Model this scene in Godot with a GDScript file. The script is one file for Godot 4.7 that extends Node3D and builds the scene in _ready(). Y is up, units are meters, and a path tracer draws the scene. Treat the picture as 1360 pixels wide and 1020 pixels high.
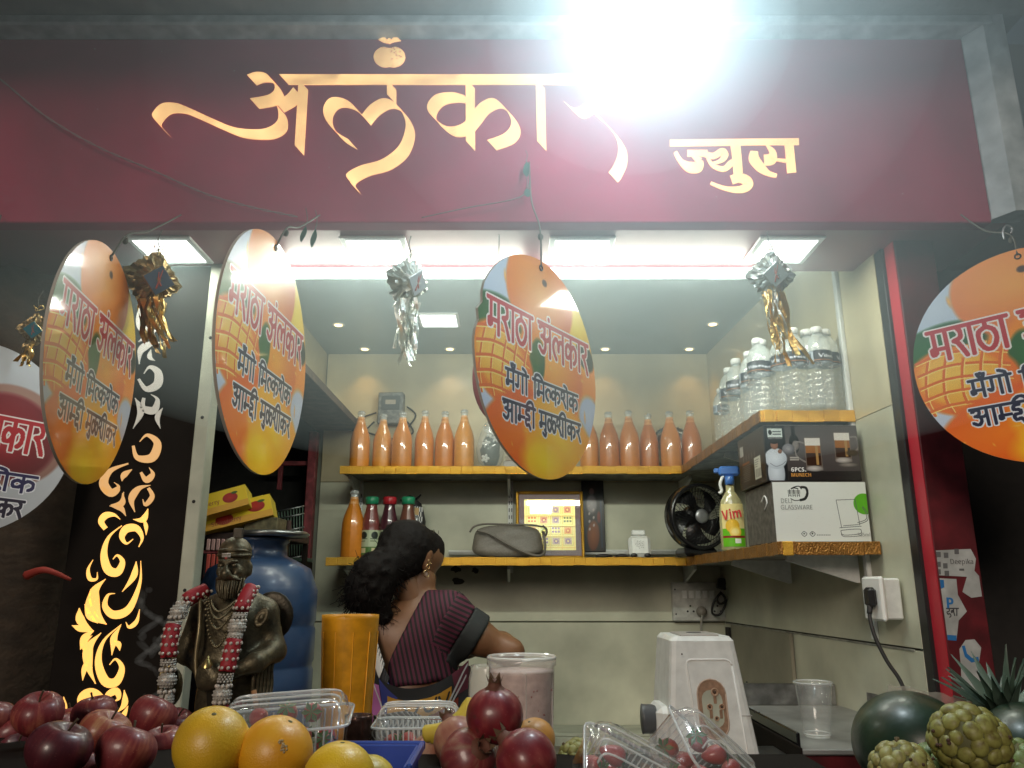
extends Node3D

const F := 1040.0
const EYE := Vector3(0, 1.45, 0)
var tilt := deg_to_rad(14.5)
var rng := RandomNumberGenerator.new()
var used := {}
var tex := {}
var M := {}
const FRONT := 1.90      # the sign board stands this far before the eye
const BACK := 3.80       # the rear wall

# ---------------------------------------------------------------- places
func at(px: float, py: float, z: float) -> Vector3:
	var d := Vector3((px - 680.0) / F, (510.0 - py) / F, -1.0).rotated(Vector3.RIGHT, tilt)
	return EYE + d * (z / -d.z)

func on(px: float, py: float, y: float) -> Vector3:
	var d := Vector3((px - 680.0) / F, (510.0 - py) / F, -1.0).rotated(Vector3.RIGHT, tilt)
	return EYE + d * ((y - EYE.y) / d.y)

func pix(p: Vector3) -> float:          # metres per photo pixel at that place
	return (p - EYE).dot(Vector3(0, sin(tilt), -cos(tilt))) / F

# ---------------------------------------------------------------- things
func numbered(called: String) -> String:
	var n: int = used.get(called, 0)
	used[called] = n + 1
	return called if n == 0 else "%s_%03d" % [called, n]

func tag(o: Node3D, label: String, category: String, group := "") -> Node3D:
	o.set_meta("label", label)
	o.set_meta("category", category)
	if group: o.set_meta("group", group)
	return o

func thing(called: String, label: String, category: String, where := Vector3.ZERO, group := "", turn := 0.0) -> Node3D:
	var o := Node3D.new()
	o.name = numbered(called)
	add_child(o, true)
	o.position = where
	o.rotation.y = turn
	return tag(o, label, category, group)

func st() -> SurfaceTool:
	var s := SurfaceTool.new()
	s.begin(Mesh.PRIMITIVE_TRIANGLES)
	return s

func mesh_of(s: SurfaceTool) -> ArrayMesh:
	s.generate_normals()
	s.index()
	return s.commit()

# commits the shape as one named mesh; world: the shape was written in world coordinates
func obj(called: String, s, m: Material, parent: Node3D = null, world := false) -> MeshInstance3D:
	var o := MeshInstance3D.new()
	o.mesh = s if s is Mesh else mesh_of(s)
	o.material_override = m
	if parent == null:
		o.name = numbered(called)
		add_child(o, true)
	else:
		o.name = called
		parent.add_child(o, true)
		if world:
			var up := Transform3D()
			var q: Node3D = parent
			while q != null and q != self:
				up = q.transform * up
				q = q.get_parent() as Node3D
			o.transform = up.affine_inverse()
	return o

func struct(called: String, s, m: Material) -> MeshInstance3D:
	var o := obj(called, s, m)
	o.set_meta("kind", "structure")
	return o

func copy(o: Node3D, where: Vector3, turn: float, label: String, group := "") -> Node3D:
	var c: Node3D = o.duplicate()
	var base: String = o.name
	if base.length() > 4 and base[-4] == "_" and base.right(3).is_valid_int(): base = base.left(-4)
	c.name = numbered(base)
	add_child(c, true)
	c.position = where
	c.rotation = Vector3(0, turn, 0)
	c.set_meta("label", label)
	if group: c.set_meta("group", group)
	return c

# ---------------------------------------------------------------- shapes (corners counter-clockwise seen from outside)
func tri(s: SurfaceTool, a: Vector3, b: Vector3, c: Vector3) -> void:
	s.add_vertex(a); s.add_vertex(c); s.add_vertex(b)

func quad(s: SurfaceTool, a: Vector3, b: Vector3, c: Vector3, d: Vector3) -> void:
	tri(s, a, b, c); tri(s, a, c, d)

func quad_uv(s: SurfaceTool, p: Array, uv: Array) -> void:
	for k in [0, 2, 1, 0, 3, 2]:
		s.set_uv(uv[k])
		s.add_vertex(p[k])

func facing(s: SurfaceTool, p: Array, centre: Vector3) -> void:   # a convex polygon that looks away from centre
	var n: Vector3 = (p[1] - p[0]).cross(p[2] - p[0])
	var flip: bool = n.dot(p[0] - centre) < 0.0
	for i in range(1, p.size() - 1):
		if flip: tri(s, p[0], p[i + 1], p[i])
		else: tri(s, p[0], p[i], p[i + 1])

func box(s: SurfaceTool, c: Vector3, size: Vector3, bev := 0.0, b := Basis()) -> void:
	s.set_smooth_group(-1)
	var h := size / 2.0
	bev = minf(bev, minf(h.x, minf(h.y, h.z)) * 0.95)
	var sg := [-1.0, 1.0]
	var P := func(ax: int, x: float, y: float, z: float) -> Vector3:
		var v := Vector3(x * (h.x - (0.0 if ax == 0 else bev)), y * (h.y - (0.0 if ax == 1 else bev)), z * (h.z - (0.0 if ax == 2 else bev)))
		return c + b * v
	for k in sg:
		facing(s, [P.call(0, k, -1, -1), P.call(0, k, 1, -1), P.call(0, k, 1, 1), P.call(0, k, -1, 1)], c)
		facing(s, [P.call(1, -1, k, -1), P.call(1, 1, k, -1), P.call(1, 1, k, 1), P.call(1, -1, k, 1)], c)
		facing(s, [P.call(2, -1, -1, k), P.call(2, 1, -1, k), P.call(2, 1, 1, k), P.call(2, -1, 1, k)], c)
		if bev > 0.0:
			for l in sg:
				facing(s, [P.call(0, k, l, -1), P.call(1, k, l, -1), P.call(1, k, l, 1), P.call(0, k, l, 1)], c)
				facing(s, [P.call(0, k, -1, l), P.call(2, k, -1, l), P.call(2, k, 1, l), P.call(0, k, 1, l)], c)
				facing(s, [P.call(1, -1, k, l), P.call(2, -1, k, l), P.call(2, 1, k, l), P.call(1, 1, k, l)], c)
				for n in sg:
					facing(s, [P.call(0, k, l, n), P.call(1, k, l, n), P.call(2, k, l, n)], c)

func span(s: SurfaceTool, a: Vector3, b: Vector3, bev := 0.0) -> void:      # a box between two corners
	box(s, (a + b) / 2.0, (b - a).abs(), bev)

func lathe(s: SurfaceTool, prof: Array, n := 24, xf := Transform3D(), uv := false) -> void:   # profile of (radius, height), upwards outside
	s.set_smooth_group(0)
	var len_ := 0.0
	var along := [0.0]
	for i in range(1, prof.size()):
		len_ += (prof[i] as Vector2).distance_to(prof[i - 1])
		along.append(len_)
	for i in prof.size() - 1:
		var p: Vector2 = prof[i]
		var q: Vector2 = prof[i + 1]
		for k in n:
			var a := TAU * k / n
			var b := TAU * (k + 1) / n
			var v := [xf * Vector3(p.x * sin(a), p.y, p.x * cos(a)), xf * Vector3(p.x * sin(b), p.y, p.x * cos(b)), xf * Vector3(q.x * sin(b), q.y, q.x * cos(b)), xf * Vector3(q.x * sin(a), q.y, q.x * cos(a))]
			var t := [Vector2(float(k) / n, 1.0 - along[i] / len_), Vector2(float(k + 1) / n, 1.0 - along[i] / len_), Vector2(float(k + 1) / n, 1.0 - along[i + 1] / len_), Vector2(float(k) / n, 1.0 - along[i + 1] / len_)]
			if p.x > 1e-6:
				for j in [0, 2, 1]:
					if uv: s.set_uv(t[j])
					s.add_vertex(v[j])
			if q.x > 1e-6:
				for j in [0, 3, 2]:
					if uv: s.set_uv(t[j])
					s.add_vertex(v[j])

func curve(p: Array, steps := 6) -> PackedVector3Array:      # a smooth line through the points (Vector3 or Vector2)
	var q := []
	for v in p: q.append(v if v is Vector3 else Vector3(v.x, v.y, 0))
	var out := PackedVector3Array()
	for i in q.size() - 1:
		var a: Vector3 = q[maxi(i - 1, 0)]
		var b: Vector3 = q[i]
		var c: Vector3 = q[i + 1]
		var d: Vector3 = q[mini(i + 2, q.size() - 1)]
		for k in steps:
			out.append(b.cubic_interpolate(c, a, d, float(k) / steps))
	out.append(q[-1])
	return out

func tube(s: SurfaceTool, pts, r0: float, r1 := -1.0, n := 7) -> void:
	s.set_smooth_group(0)
	if r1 < 0.0: r1 = r0
	var m: int = pts.size()
	var side := Vector3.UP
	var rings := []
	for i in m:
		var p: Vector3 = pts[i]
		var t: Vector3 = ((pts[mini(i + 1, m - 1)] as Vector3) - (pts[maxi(i - 1, 0)] as Vector3)).normalized()
		if i == 0: side = t.cross(Vector3.UP if absf(t.y) < 0.9 else Vector3.RIGHT).normalized()
		side = (side - t * side.dot(t)).normalized()
		var up := t.cross(side)
		var r := lerpf(r0, r1, float(i) / maxi(m - 1, 1))
		var ring := []
		for k in n: ring.append(p + (side * cos(TAU * k / n) + up * sin(TAU * k / n)) * r)
		rings.append(ring)
	for i in m - 1:
		for k in n:
			var l := (k + 1) % n
			quad(s, rings[i][k], rings[i][l], rings[i + 1][l], rings[i + 1][k])
	facing(s, rings[0], pts[mini(1, m - 1)])
	facing(s, rings[m - 1], pts[maxi(m - 2, 0)])

func ball(s: SurfaceTool, c: Vector3, r: Vector3, n := 12, b := Basis()) -> void:
	var prof := []
	var h: int = maxi(n / 2, 4)
	for i in h + 1:
		var a := PI * i / h - PI / 2
		prof.append(Vector2(maxf(cos(a), 0.0), sin(a)))
	prof[0].x = 0.0; prof[h].x = 0.0
	lathe(s, prof, n, Transform3D(b * Basis.from_scale(r), c))

func lump(s: SurfaceTool, f: Callable, rows := 14, cols := 20) -> void:     # f(direction) is the point of a closed star-shaped body
	s.set_smooth_group(0)
	var g := []
	for i in rows + 1:
		var row := []
		var a := PI * i / rows - PI / 2
		for k in cols:
			var b := TAU * k / cols
			row.append(f.call(Vector3(cos(a) * sin(b), sin(a), cos(a) * cos(b))))
		g.append(row)
	var put := func(i: int, k: int) -> void:
		s.set_uv(Vector2(float(k) / cols, 1.0 - float(i) / rows)); s.add_vertex(g[i][k % cols])
	for i in rows:
		for k in cols:
			if i > 0:
				put.call(i, k); put.call(i + 1, k + 1); put.call(i, k + 1)
			if i < rows - 1:
				put.call(i, k); put.call(i + 1, k); put.call(i + 1, k + 1)

# a stroke of a broad pen: pts and the pen's half edge lie in the plane spanned by the basis at o; thick: how far it stands out
func pen(s: SurfaceTool, pts, halves, thick: float, lift: float, place: Callable) -> void:
	s.set_smooth_group(-1)
	var m: int = pts.size()
	var A := []; var B := []
	for i in m:
		var p: Vector3 = pts[i]
		var h: Vector3
		if halves is Vector2: h = Vector3(halves.x, halves.y, 0)
		else:
			var t: Vector3 = ((pts[mini(i + 1, m - 1)] as Vector3) - (pts[maxi(i - 1, 0)] as Vector3)).normalized()
			h = Vector3(-t.y, t.x, 0) * (halves as Array)[i]
		A.append(place.call(p.x - h.x, p.y - h.y)); B.append(place.call(p.x + h.x, p.y + h.y))
	for i in m - 1:
		var up := Vector3(0, 0, lift + thick); var dn := Vector3(0, 0, lift)
		var c: Vector3 = (A[i] + B[i] + A[i + 1] + B[i + 1]) / 4.0 + dn
		facing(s, [A[i] + up, B[i] + up, B[i + 1] + up, A[i + 1] + up], c)
		facing(s, [A[i] + up, A[i + 1] + up, A[i + 1] + dn, A[i] + dn], c)
		facing(s, [B[i] + up, B[i + 1] + up, B[i + 1] + dn, B[i] + dn], c)

func taper(n: int, w: float, a := 0.15, b := 0.1, peak := 0.5) -> Array:     # widths of a stroke that swells and thins
	var out := []
	for i in n:
		var t := float(i) / (n - 1)
		var k: float = lerpf(a, 1.0, smoothstep(0, peak, t)) if t < peak else lerpf(1.0, b, smoothstep(peak, 1, t))
		out.append(w * k / 2.0)
	return out

# ---------------------------------------------------------------- materials (linear colours)
func noise(key: String, freq: float, lo: float, hi: float, bump := false, size := 256, kind := FastNoiseLite.TYPE_SIMPLEX_SMOOTH) -> NoiseTexture2D:
	if tex.has(key): return tex[key]
	var n := FastNoiseLite.new()
	n.seed = 11 + tex.size()
	n.noise_type = kind
	n.frequency = freq
	n.fractal_octaves = 5
	var t := NoiseTexture2D.new()
	t.width = size; t.height = size
	t.seamless = true
	t.noise = n
	if bump:
		t.as_normal_map = true
		t.bump_strength = hi
	else:
		var g := Gradient.new()
		g.set_color(0, Color(lo, lo, lo)); g.set_color(1, Color(hi, hi, hi))
		t.color_ramp = g
	tex[key] = t
	return t

func tinted(key: String, freq: float, a: Color, b: Color, c: Color, size := 256) -> NoiseTexture2D:    # linear colours
	if tex.has(key): return tex[key]
	var t: NoiseTexture2D = noise(key, freq, 0, 1, false, size)
	var g := Gradient.new()
	g.set_color(0, a.linear_to_srgb()); g.set_color(1, c.linear_to_srgb())
	g.add_point(0.5, b.linear_to_srgb())
	t.color_ramp = g
	return t

func mat(c: Color, rough := 0.6, metal := 0.0) -> StandardMaterial3D:
	var m := StandardMaterial3D.new()
	m.albedo_color = c.linear_to_srgb()
	m.roughness = rough
	m.metallic = metal
	return m

func worn(m: StandardMaterial3D, t: Texture2D, scale := 4.0, nt: Texture2D = null, amount := 0.5, world := false) -> StandardMaterial3D:
	m.uv1_triplanar = true
	m.uv1_world_triplanar = world
	m.uv1_scale = Vector3.ONE * scale
	if t: m.albedo_texture = t
	if nt:
		m.normal_enabled = true
		m.normal_texture = nt
		m.normal_scale = amount
	return m

func coat(m: StandardMaterial3D, k := 1.0, rough := 0.08) -> StandardMaterial3D:
	m.clearcoat_enabled = true
	m.clearcoat = k
	m.clearcoat_roughness = rough
	return m

func clear(c: Color, alpha: float, rough := 0.06) -> StandardMaterial3D:
	var m := mat(c, rough)
	m.transparency = BaseMaterial3D.TRANSPARENCY_ALPHA
	m.albedo_color.a = alpha
	m.cull_mode = BaseMaterial3D.CULL_DISABLED
	return m

func glow(c: Color, energy: float) -> StandardMaterial3D:
	var m := mat(c, 0.5)
	m.emission_enabled = true
	m.emission = c.linear_to_srgb()
	m.emission_energy_multiplier = energy
	return m

func printed(img: Image, rough := 0.5) -> StandardMaterial3D:
	var m := mat(Color.WHITE, rough)
	m.albedo_texture = ImageTexture.create_from_image(img)
	m.texture_repeat = false
	return m

# a fruit skin that runs round the fruit: streaks from stalk to base, pale pores, a few bruises; linear colours
func skin(a: Color, b: Color, c: Color, streak: float, pores: int, pore: Color, seed_: int) -> Image:
	var W := 256; var H := 160
	var im := Image.create_empty(W, H, false, Image.FORMAT_RGB8)
	var n := FastNoiseLite.new(); n.seed = seed_; n.frequency = 1.0; n.fractal_octaves = 4
	for x in W:
		var t := TAU * x / W
		for y in H:
			var v := n.get_noise_3d(cos(t) * streak, y * 0.008 * (2.2 if streak < 3.0 else 1.0), sin(t) * streak) * (0.42 if streak > 3.0 else 0.5) + n.get_noise_3d(cos(t) * 1.1 + 9.0, y * 0.012, sin(t) * 1.1) * 0.7
			v = clampf(v * 0.9 + 0.5, 0, 1)
			im.set_pixel(x, y, (a.lerp(b, v * 2.0) if v < 0.5 else b.lerp(c, v * 2.0 - 1.0)).linear_to_srgb())
	var r := RandomNumberGenerator.new(); r.seed = seed_
	for k in pores:
		var q := Vector2i(r.randi_range(1, W - 2), r.randi_range(6, H - 6))
		im.set_pixelv(q, im.get_pixelv(q).lerp(pore.linear_to_srgb(), r.randf_range(0.2, 0.7)))
		if r.randf() < 0.3: im.set_pixel(q.x + 1, q.y, im.get_pixel(q.x + 1, q.y).lerp(pore.linear_to_srgb(), 0.4))
	for k in 7:
		var q2 := Vector2(r.randf(), r.randf_range(0.1, 0.9))
		spot(im, q2.x, q2.y, r.randf_range(0.01, 0.035), r.randf_range(0.01, 0.05), r.randf() * 90, a.lerp(Color(0.08, 0.045, 0.02), 0.5).linear_to_srgb(), a.lerp(Color(0.08, 0.045, 0.02), 0.3).linear_to_srgb(), 0.8)
	return im

func skinned(im: Image, rough: float, gloss: float) -> StandardMaterial3D:
	var m := printed(im, rough)
	m.texture_repeat = true
	return coat(m, gloss, 0.16) if gloss > 0.0 else m

func letters(text: String, size: float, m: Material, parent: Node3D, xf: Transform3D, called := "lettering", bold := false) -> void:
	var f := SystemFont.new()
	f.font_names = PackedStringArray(["Droid Sans"])
	if bold: f.font_weight = 700
	var t := TextMesh.new()
	t.text = text
	t.font = f
	t.font_size = 32
	t.pixel_size = size / 23.0
	t.depth = 0.0006
	t.curve_step = 2.0
	var o := MeshInstance3D.new()
	o.name = called
	o.mesh = t
	o.material_override = m
	parent.add_child(o, true)
	o.transform = xf

# ---------------------------------------------------------------- prints (flat pictures on posters, labels and boxes)
func blank(w: int, h: int, c: Color) -> Image:
	var i := Image.create_empty(w, h, false, Image.FORMAT_RGB8)
	i.fill(c)
	return i

func spot(i: Image, cx: float, cy: float, rx: float, ry: float, deg: float, a: Color, b: Color, soft := 0.15) -> void:   # an ellipse, in shares of the picture
	var w := i.get_width(); var h := i.get_height()
	var R := maxf(rx * w, ry * h) * 1.05
	var ca := cos(deg_to_rad(deg)); var sa := sin(deg_to_rad(deg))
	for y in range(maxi(0, int(cy * h - R)), mini(h, int(cy * h + R) + 1)):
		for x in range(maxi(0, int(cx * w - R)), mini(w, int(cx * w + R) + 1)):
			var dx := x - cx * w; var dy := y - cy * h
			var u := (dx * ca + dy * sa) / (rx * w); var v := (-dx * sa + dy * ca) / (ry * h)
			var d := sqrt(u * u + v * v)
			if d < 1.0:
				var c := a.lerp(b, clampf(d * 0.7 + 0.35 * (u * 0.5 + v * 0.6), 0, 1))
				i.set_pixel(x, y, i.get_pixel(x, y).lerp(c, minf(1.0, (1.0 - d) / soft)))

func dab(i: Image, x: float, y: float, r: float, c: Color) -> void:
	var k := r * 0.6
	i.fill_rect(Rect2i(roundi(x - r), roundi(y - k), roundi(2 * r), roundi(2 * k)), c)
	i.fill_rect(Rect2i(roundi(x - k), roundi(y - r), roundi(2 * k), roundi(2 * r)), c)
	k = r * 0.83
	i.fill_rect(Rect2i(roundi(x - k), roundi(y - k), roundi(2 * k), roundi(2 * k)), c)

func brush(i: Image, pts, r: float, c: Color) -> void:    # in pixels
	for k in pts.size() - 1:
		var a: Vector3 = pts[k]; var b: Vector3 = pts[k + 1]
		var n := int(a.distance_to(b) / maxf(r * 0.4, 0.7)) + 1
		for j in n + 1:
			var p := a.lerp(b, float(j) / n)
			dab(i, p.x, p.y, r, c)

func V(a: Array) -> Array:          # flat numbers to points
	var out := []
	for k in range(0, a.size(), 2): out.append(Vector2(a[k], a[k + 1]))
	return out

# the signs of the script on the discs: [width, strokes...], x in letter heights, y from the head line (0) down to the base line (1)
var glyph := {
	"ma": [0.92, [.22,0,.22,.62], [.22,.6,.08,.64,.12,.8,.26,.74,.22,.6], [.2,.62,.74,.62], [.74,0,.74,1]],
	"ra": [0.66, [.32,0,.46,.18,.42,.38,.14,.46], [.14,.46,.32,.58,.58,1]],
	"aa": [0.40, [.2,0,.2,1]],
	"tha": [0.92, [.45,0,.45,.22], [.45,.22,.14,.36,.1,.66,.3,.94,.6,.94,.8,.66,.74,.36,.45,.22]],
	"a": [1.15, [.1,.16,.3,.06,.5,.14,.46,.36,.24,.42], [.24,.42,.52,.5,.56,.74,.36,.94,.08,.8], [.4,.46,.7,.5,.92,.4], [.94,0,.94,1]],
	"la": [1.12, [.94,0,.94,1], [.94,.46,.78,.34,.6,.42,.54,.66], [.54,.66,.5,.4,.3,.3,.1,.5,.14,.76,.34,.96]],
	"ka": [1.14, [.54,0,.54,1], [.54,.44,.3,.3,.1,.46,.16,.72,.4,.7,.54,.52], [.54,.48,.76,.3,1,.42,1,.7,.82,.86]],
	"ga": [0.95, [.3,0,.3,.6,.22,.76,.08,.68], [.75,0,.75,1]],
	"li": [0.66, [.6,.66,.54,.36,.32,.3,.1,.5,.16,.76,.34,.92]],
	"sha": [1.0, [.1,.3,.16,.1,.38,.08,.46,.3,.36,.46,.12,.5], [.12,.5,.32,.56,.6,.96], [.82,0,.82,1]],
	"mi": [0.74, [.22,0,.22,.62], [.22,.6,.08,.64,.12,.8,.26,.74,.22,.6], [.2,.62,.74,.62]],
	"ha": [0.80, [.5,0,.5,.14,.22,.18,.18,.38,.42,.42,.56,.52,.48,.66,.26,.66,.14,.8,.24,.98,.5,.94,.64,1.14]],
	"lla": [1.1, [.55,0,.55,.3], [.55,.62,.3,.3,.1,.42,.1,.76,.3,.92,.55,.62,.8,.32,1.0,.46,.98,.78,.8,.92,.55,.62]],
	"o": [0.40, [.2,0,.2,1], [.2,0,.1,-.2,-.18,-.32]],
	"i": [0.40, [.2,0,.2,1], [.2,0,.28,-.24,.62,-.32,.95,-.16,1.06,0]],
	"ii": [0.40, [.2,0,.2,1], [.2,0,.1,-.24,-.2,-.32,-.48,-.16,-.56,0]],
	"e": [0.0, [-.2,0,-.3,-.2,-.56,-.3]],
	"u": [0.0, [-.3,.96,-.14,1.1,-.26,1.26,-.5,1.14]],
	"dot": [0.0, [-.3,-.22,-.28,-.2]],
	"moon": [0.0, [-.4,-.34,-.3,-.16,-.12,-.14,-.02,-.32], [-.22,-.36,-.2,-.34]],
	" ": [0.5],
}

func word(i: Image, signs: String, x: float, y: float, h: float, r: float, ink: Color, rim: Color, rim_r: float, squeeze := 1.0) -> float:
	var list := signs.split("-")
	for pass_ in 2:
		var rr := r + (rim_r if pass_ == 0 else 0.0)
		if pass_ == 0 and rim_r <= 0.0: continue
		var c := rim if pass_ == 0 else ink
		var px := x
		var head := x
		for g in list:
			if g == "": g = " "
			var d: Array = glyph[g]
			if g == " ":
				brush(i, [Vector3(head, y, 0), Vector3(px, y, 0)], rr, c)
				head = px + d[0] * h * squeeze
			for k in range(1, d.size()):
				var pts := []
				for v in V(d[k]): pts.append(Vector3(px + v.x * h * squeeze, y + v.y * h, 0))
				brush(i, curve(pts, 4) if pts.size() > 2 else pts, rr, c)
			px += d[0] * h * squeeze
		brush(i, [Vector3(head, y, 0), Vector3(px, y, 0)], rr, c)
	return 0.0

func length_of(signs: String) -> float:
	var t := 0.0
	for g in signs.split("-"): t += glyph[g if g != "" else " "][0]
	return t

# ================================================================ the scene
func _ready() -> void:
	rng.seed = 7
	# ---- camera
	var cam := Camera3D.new()
	cam.name = "camera"
	cam.position = EYE
	cam.rotation = Vector3(tilt, 0, 0)
	cam.fov = rad_to_deg(2.0 * atan(510.0 / F))
	cam.near = 0.05
	cam.far = 120.0
	add_child(cam)
	# ---- night sky, haze, exposure
	var env := Environment.new()
	env.background_mode = Environment.BG_SKY
	var sm := ProceduralSkyMaterial.new()
	sm.sky_top_color = Color(0.08, 0.09, 0.10)
	sm.sky_horizon_color = Color(0.10, 0.10, 0.11)
	sm.ground_bottom_color = Color(0.03, 0.03, 0.03)
	sm.ground_horizon_color = Color(0.08, 0.08, 0.08)
	sm.sky_energy_multiplier = 1.6
	sm.ground_energy_multiplier = 1.6
	env.sky = Sky.new()
	env.sky.sky_material = sm
	env.tonemap_mode = Environment.TONE_MAPPER_LINEAR
	env.tonemap_exposure = 1.4
	env.sdfgi_enabled = true
	env.ssao_enabled = true
	env.ssil_enabled = true
	env.volumetric_fog_enabled = true
	env.volumetric_fog_density = 0.0
	var we := WorldEnvironment.new()
	we.environment = env
	add_child(we)
	var moon := DirectionalLight3D.new()  # no moon: added soft fill from behind the viewer, in place of street light
	moon.name = "moon"
	moon.light_energy = 0.27
	moon.light_angular_distance = 18.0
	moon.light_color = Color(1.0, 0.93, 0.86)
	moon.rotation_degrees = Vector3(-20, -16, 0)
	moon.shadow_enabled = true
	add_child(moon)
	materials()
	lamps()
	shell()
	sign_board()
	scroll_panel()
	shelves()
	shelf_goods()
	corner_goods()
	counters()
	worker()
	counter_goods()
	bust()
	fruit()
	discs()
	foil()
	small_things()

func area(where: Vector3, towards: Vector3, size: Vector2, energy: float, c: Color, called: String) -> void:
	var l := AreaLight3D.new()
	l.name = called
	l.area_size = size
	l.light_energy = energy
	l.light_color = c
	l.area_normalize_energy = true
	l.area_range = 12.0
	l.area_attenuation = 2.0
	l.shadow_enabled = true
	add_child(l)
	l.position = where
	var up := Vector3.UP if absf(towards.normalized().y) < 0.9 else Vector3.BACK
	l.basis = Basis.looking_at(towards, up)

func lamps() -> void:
	var white := Color(0.98, 1.0, 0.93)
	# the floodlight before the sign
	var p := at(848, 50, 1.52)
	var aim := Vector3(-0.05, -0.45, 1.0).normalized()
	var fl := thing("globe_lamp", "dazzling round white lamp hanging in front of the red sign board", "lamp", p)
	var b := Basis(Vector3.RIGHT, 0.2)
	fl.basis = b
	var s := st(); ball(s, Vector3.ZERO, Vector3(0.095, 0.095, 0.095), 28); obj("glowing_globe", s, glow(Color(0.97, 0.99, 1.0), 5.0), fl)
	s = st(); lathe(s, [Vector2(0.045, 0.084), Vector2(0.036, 0.10), Vector2(0.03, 0.14), Vector2(0.022, 0.16), Vector2(0, 0.162)], 24); obj("lamp_cap", s, M.grey_metal, fl)
	var ya := p.y + 0.2
	s = st(); tube(s, curve([p + b * Vector3(0, 0.158, 0), p + b * Vector3(0, 0.20, -0.01), Vector3(p.x, ya + 0.04, -1.62), Vector3(p.x, ya + 0.05, -1.88)]), 0.008); obj("arm", s, M.grey_metal, fl, true)
	var o := OmniLight3D.new()
	o.name = "globe_light_source"
	o.light_energy = 0.28
	o.light_color = Color(0.92, 0.98, 1.0)
	o.light_size = 0.08
	o.omni_range = 12.0
	o.omni_attenuation = 2.0
	o.shadow_enabled = true
	add_child(o)
	o.position = p
	area(p + aim * 0.105, aim, Vector2(0.14, 0.14), 1.0, Color(0.92, 0.98, 1.0), "globe_light_front")
	# the tube lights under the front beam
	for k in 2:
		var a := at([372, 712][k], 363, 2.23); var c := at([704, 1004][k], 363, 2.23)
		var t := thing("tube_light", ["long white tube light on the beam behind the striped foil streamers, longer of the pair", "white tube light on the beam, ending beside the silver foil ornament near the water bottles"][k], "tube light", (a + c) / 2.0, "tube lights under the front beam")
		var w := c.x - a.x
		s = st(); box(s, Vector3(0, 0.026, 0), Vector3(w, 0.012, 0.03), 0.003); obj("batten", s, M.white_paint, t)
		s = st()
		tube(s, PackedVector3Array([Vector3(-w / 2 + 0.012, 0, 0), Vector3(w / 2 - 0.012, 0, 0)]), 0.017, -1.0, 12); obj("glowing_tube", s, glow(Color(0.95, 1.0, 0.98), 3.0), t)
		for e in [-1, 1]:
			s = st(); box(s, Vector3(e * (w / 2 - 0.006), 0.006, 0), Vector3(0.012, 0.044, 0.034), 0.003); obj("end_cap", s, M.white_paint, t)
		area((a + c) / 2.0 + Vector3(0, -0.004, -0.022), Vector3(0, -0.15, -1), Vector2(w - 0.05, 0.03), 0.62 * w, white, "tube_light_source")
		area((a + c) / 2.0 + Vector3(0, -0.006, 0.022), Vector3(0, 0.1, 1), Vector2(w - 0.05, 0.03), 0.30 * w, white, "tube_light_source")
	# flat panels let into the soffit
	var y := at(680, 290, FRONT).y
	var lit := [0.18, 0.11, 0.11, 0.18]
	var say := ["square ceiling panel light above the gold foil ornament and scroll panel", "square ceiling panel light between the oval disc and the silver streamers", "square ceiling panel light just behind the broken mango disc", "square ceiling panel light above the silver foil ornament by the water bottles"]
	for k in 4:
		var q := on([224, 500, 771, 1041][k], 328, y)
		var t := thing("panel_light", say[k], "panel light", Vector3(q.x, y, -2.095), "flush panel lights in the soffit")
		s = st(); box(s, Vector3(0, -0.004, 0), Vector3(0.185, 0.008, 0.185), 0.003); obj("rim", s, M.white_paint, t)
		s = st(); box(s, Vector3(0, -0.009, 0), Vector3(0.15, 0.004, 0.15), 0.001); obj("glowing_face", s, glow(Color(0.97, 1.0, 0.98), 2.2), t)
		area(Vector3(q.x, y - 0.013, -2.095), Vector3.DOWN, Vector2(0.15, 0.15), lit[k], white, "panel_light_source")
	var yc := EYE.y + 1.14
	var q2 := on(583, 424, yc)
	var pc := thing("panel_light", "small square panel light in the rear ceiling beside the foil streamers", "panel light", Vector3(q2.x, yc, q2.z))
	s = st(); box(s, Vector3(0, -0.004, 0), Vector3(0.18, 0.008, 0.18), 0.003); obj("rim", s, M.white_paint, pc)
	s = st(); box(s, Vector3(0, -0.009, 0), Vector3(0.155, 0.004, 0.155), 0.001); obj("glowing_face", s, glow(Color(0.97, 1.0, 0.98), 1.6), pc)
	area(Vector3(q2.x, yc - 0.013, q2.z), Vector3.DOWN, Vector2(0.155, 0.155), 0.10, white, "rear_panel_light_source")
	# warm spot lights set in the rear ceiling
	var where := [Vector2(490, 472), Vector2(908, 473), Vector2(447, 431), Vector2(600, 473), Vector2(967, 430), Vector2(800, 473)]
	var said := ["above the meter box", "above the last orange bottles", "by the cream side wall over the raised shelf", "over the orange bottles behind the streamers", "above the small water bottles", "behind the broken mango disc"]
	for k in where.size():
		var e := on(where[k].x, where[k].y, yc)
		e.z = clampf(e.z, -BACK + 0.09, -3.0)
		e.x = clampf(e.x, -0.78, 0.9)
		var t := thing("spot_light", "small warm recessed spot light " + said[k], "spot light", e, "warm spot lights in the rear ceiling")
		s = st(); lathe(s, [Vector2(0.022, -0.004), Vector2(0.027, -0.003), Vector2(0.028, 0.0)], 16); obj("rim", s, M.white_paint, t)
		s = st(); ball(s, Vector3(0, -0.003, 0), Vector3(0.019, 0.006, 0.019), 12); obj("glowing_lens", s, glow(Color(1.0, 0.72, 0.32), 3.0), t)
		var l := SpotLight3D.new()
		l.name = "spot_light_source"
		l.light_color = Color(1.0, 0.78, 0.42)
		l.light_energy = 0.03
		l.light_size = 0.012
		l.spot_angle = 48.0
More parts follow.
